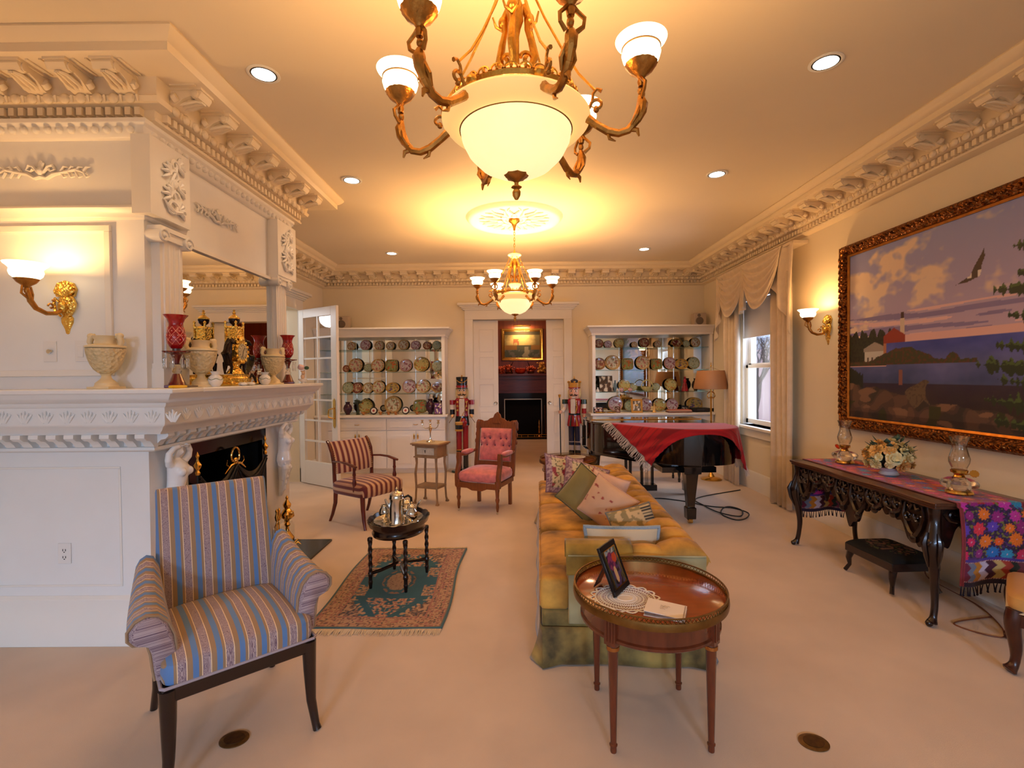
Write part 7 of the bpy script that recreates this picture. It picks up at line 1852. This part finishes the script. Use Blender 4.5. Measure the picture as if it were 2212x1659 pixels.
P_('brass_firescreen_frame',lambda g:(g.box(-.24,-.22,11.93,11.95,.05,.93),g.box(.66,.68,11.93,11.95,.05,.93),g.box(-.24,.68,11.93,11.95,.92,.94)),mt('antique_silver_brass',rgb(180,160,130),.35,.9),t)
P_('hearth',lambda g:g.box(-.7,1.2,11.55,11.95,0,.03),BLACKM,t)
for x in (-.13,.60):
    a=thing('andiron','brass andiron at the %s of the den hearth'%('left end' if x<0 else 'right end'),'andiron',(x,11.82,.031),0,'den andirons')
    P_('andiron_post',lambda g:g.lathe([(.0001,0),(.05,0),(.03,.03),(.015,.06),(.03,.10),(.02,.14),(.014,.2),(.028,.24),(.016,.28),(.022,.33),(.01,.37),(.0001,.42)],n=18),BRASS,a)
    P_('andiron_foot',lambda g:g.tube([(-.07,0,.01),(-.03,0,.05),(.03,0,.05),(.07,0,.01)],.01,8),BRASS,a)
g=G(); g.tube([(-.6,11.62,.10),(1.1,11.62,.10)],.012,8).tube([(-.6,11.62,.045),(1.1,11.62,.045)],.010,8)
for k in range(12): g.tube([(-.6+k*.154,11.62,.03),(-.6+k*.154,11.62,.1)],.008,6)
obj('hearth_fender',g,BRASS,label='low brass fender rail along the den hearth',cat='fender')
g=G(); g.tube([(.76,11.8,.03),(.74,11.86,.75)],.008,8); g.lathe([(.0001,0),(.012,.01),(.0001,.05)],c=(.74,11.86,.75),n=10); obj('fire_poker',g,SILVER,label='tall metal fire poker leaning beside the den fireplace',cat='fire tool')
t=thing('den_painting','small woodland stream painting in bright gold frame over the den mantel','painting',(0,0,0))
def dpc(u,v):
    n=N3(u*5,v*4,3)+.5*N3(u*14,v*14,6); c=1-((u-.45)**2*3.5+(v-.62)**2*3.2)
    if v>.86: return rgb(60,50,30)
    if v<.42 and abs(u-.62-.12*(v-.4)*sin(v*20))<.05+.1*(.42-v): return rgb(150,140,116)
    if v<.30: return rgb(70,76,66) if n>0 else rgb(100,96,90)
    if v<.48: return rgb(140,96,40) if (u<.35 or u>.75) else rgb(86,84,60)
    if abs(u-.33)<.08 and v<.72 and n>-.2: return rgb(186,110,70)
    k=max(.25,min(1,c+.25*n)); return tuple(q*k for q in rgb(226,196,124))
X0,X1,Z0,Z1=-.22,.645,1.955,2.585
P_('canvas',lambda g:g.grid(lambda u,v:(X0+(X1-X0)*u,12.06,Z0+(Z1-Z0)*v),70,50,dpc),mt('den_oil',(1,1,1),.5,attr=True),t)
def ff(g):
    prof=[(-.004,.03),(.0,.05),(.02,.045),(.035,.06),(.065,.07),(.075,.06),(.075,.0),(0,.0)]
    rings=[]
    for (cx,cz,sx,sz) in ((X0,Z0,-1,-1),(X1,Z0,1,-1),(X1,Z1,1,1),(X0,Z1,-1,1),(X0,Z0,-1,-1)): rings.append([(cx+sx*o,12.1-d,cz+sz*o) for o,d in prof])
    g.loft(rings,True,False)
P_('gold_frame',ff,mt('bright_gold_frame',rgb(226,176,90),.25,.9),t)
P_('picture_light',lambda g:g.tube([(.0,11.95,2.72),(.42,11.95,2.72)],.018,12),BRASS,t)
lamp('picture_lamp','AREA',(.21,11.93,2.69),9,(1.0,.66,.34),.36,(radians(25),0,0),.03)
lamp('den_fill','POINT',(.2,10.2,2.75),26,(1.0,.62,.34),.15)  # added fill light that brightens the den, no fitting modelled
lamp('den_fill_spot','SPOT',(.21,11.9,2.74),5,(1.0,.6,.28),.03,(radians(205),0,0),spot=radians(120))  # added spot aimed upward to lift the dark den
AUT=mt('autumn_leaves_silk',rgb(176,62,24),.6,nz=(14,.5)); AUTY=mt('autumn_gold_silk',rgb(206,140,50),.6,nz=(14,.4))
random.seed(5)
def leafy(g,r,n,h):
    for k in range(n):
        a=random.uniform(0,2*pi); q=random.uniform(0,r); p=(q*cos(a),q*sin(a)*.6,random.uniform(.02,h)); s_=random.uniform(.02,.04)
        g.add([(p[0]-s_,p[1],p[2]),(p[0],p[1]-.01,p[2]-s_*.7),(p[0]+s_,p[1],p[2]),(p[0],p[1]+.01,p[2]+s_)],[(0,1,2,3)])
for i,(x,r,h,lab,m) in enumerate(((-.34,.10,.16,'leftmost autumn leaf cluster on the den mantel',AUT),(-.12,.13,.20,'taller rust leaf cluster left of the antlers on the den mantel',AUT),(.42,.11,.17,'leaf cluster right of the antlers on the den mantel',AUT),(.68,.12,.26,'gold and rust leaf arrangement at the right of the den mantel',AUTY))):
    t=thing('autumn_arrangement',lab,'arrangement',(x,11.93,1.551))
    P_('basket',lambda g:g.lathe([(.0001,0),(r*.5,0),(r*.7,.05),(r*.65,.05),(.0001,.02)],n=20),mt('brown_wicker',rgb(84,44,22),.8),t)
    P_('leaf_spray',lambda g:leafy(g,r,70,h),m,t,sol=.002)
t=thing('candle_bowl','red glass bowl between two dark antlers on the den mantel','bowl',(.16,11.9,1.551))
P_('glass_bowl',lambda g:g.lathe([(.0001,0),(.07,0),(.12,.04),(.14,.1),(.13,.1),(.0001,.02)],n=28),mt('orange_red_glass',rgb(200,52,20),.15,nz=(10,.4)),t)
P_('bowl_filling',lambda g:[g.sph((.09*cos(k*1.3),.05*sin(k*2.1),.11),(.03,.03,.03),8,6) for k in range(9)],AUT,t)
for s_ in (-1,1):
    g=G(); g.tube([(0,0,0),(s_*-.03,0,.10),(s_*-.02,0,.2),(s_*.03,0,.30)],[.02,.016,.011,.003],8); obj('horn',g,BLK,loc=(.16+s_*-.19 if False else .16-s_*.20,11.93,1.551),label='dark curved horn standing on the den mantel, %s of the red bowl'%('right' if s_<0 else 'left'),cat='horn')

# ================================================================ OUTSIDE
SNOW=mt('pale_ground',rgb(196,196,214),.9)
g=G(); g.box(3.35,26,-6,30,-.6,-.5); obj('ground',g,SNOW,kind='structure')
g=G(); g.box(-12,12,-20,-6.4,-.6,-.5); obj('ground',g,SNOW,kind='structure')
t=thing('neighbour_house','pale pink house wall seen through the right window','house',(11.2,20,-.5))
P_('house_wall',lambda g:g.box(-1,1,-6,6,0,3.0),mt('pink_siding',rgb(214,180,176),.8),t)
P_('house_roof',lambda g:g.prism([(-1.6,3.0),(1.6,3.0),(0,4.2)],12.6,'xz',(0,-6.3,0)),mt('grey_roof',rgb(130,132,146),.8),t)
t=thing('bare_tree','bare branching tree outside the sash window','tree',(5.75,11.7,-.5))
random.seed(21)
gt=G(); gb=G()
def grow(g,p,d,L,r,dep):
    q=(p[0]+d[0]*L,p[1]+d[1]*L,p[2]+d[2]*L); g.tube([p,((p[0]+q[0])/2+random.uniform(-.03,.03),(p[1]+q[1])/2,(p[2]+q[2])/2),q],[r,r*.85,r*.7],5)
    if dep==0: return
    for _ in range(3 if dep>1 else 2):
        v=Vector(d)+Vector((random.uniform(-.7,.7),random.uniform(-.7,.7),random.uniform(-.3,.5))); v.normalize(); grow(gb,q,tuple(v),L*random.uniform(.6,.8),r*.6,dep-1)
grow(gt,(0,0,0),(0,0,1),1.1,.11,5)
BARK=mt('dark_bark',rgb(70,60,66),.9)
obj('trunk',gt,BARK,t); obj('branches',gb,BARK,t)
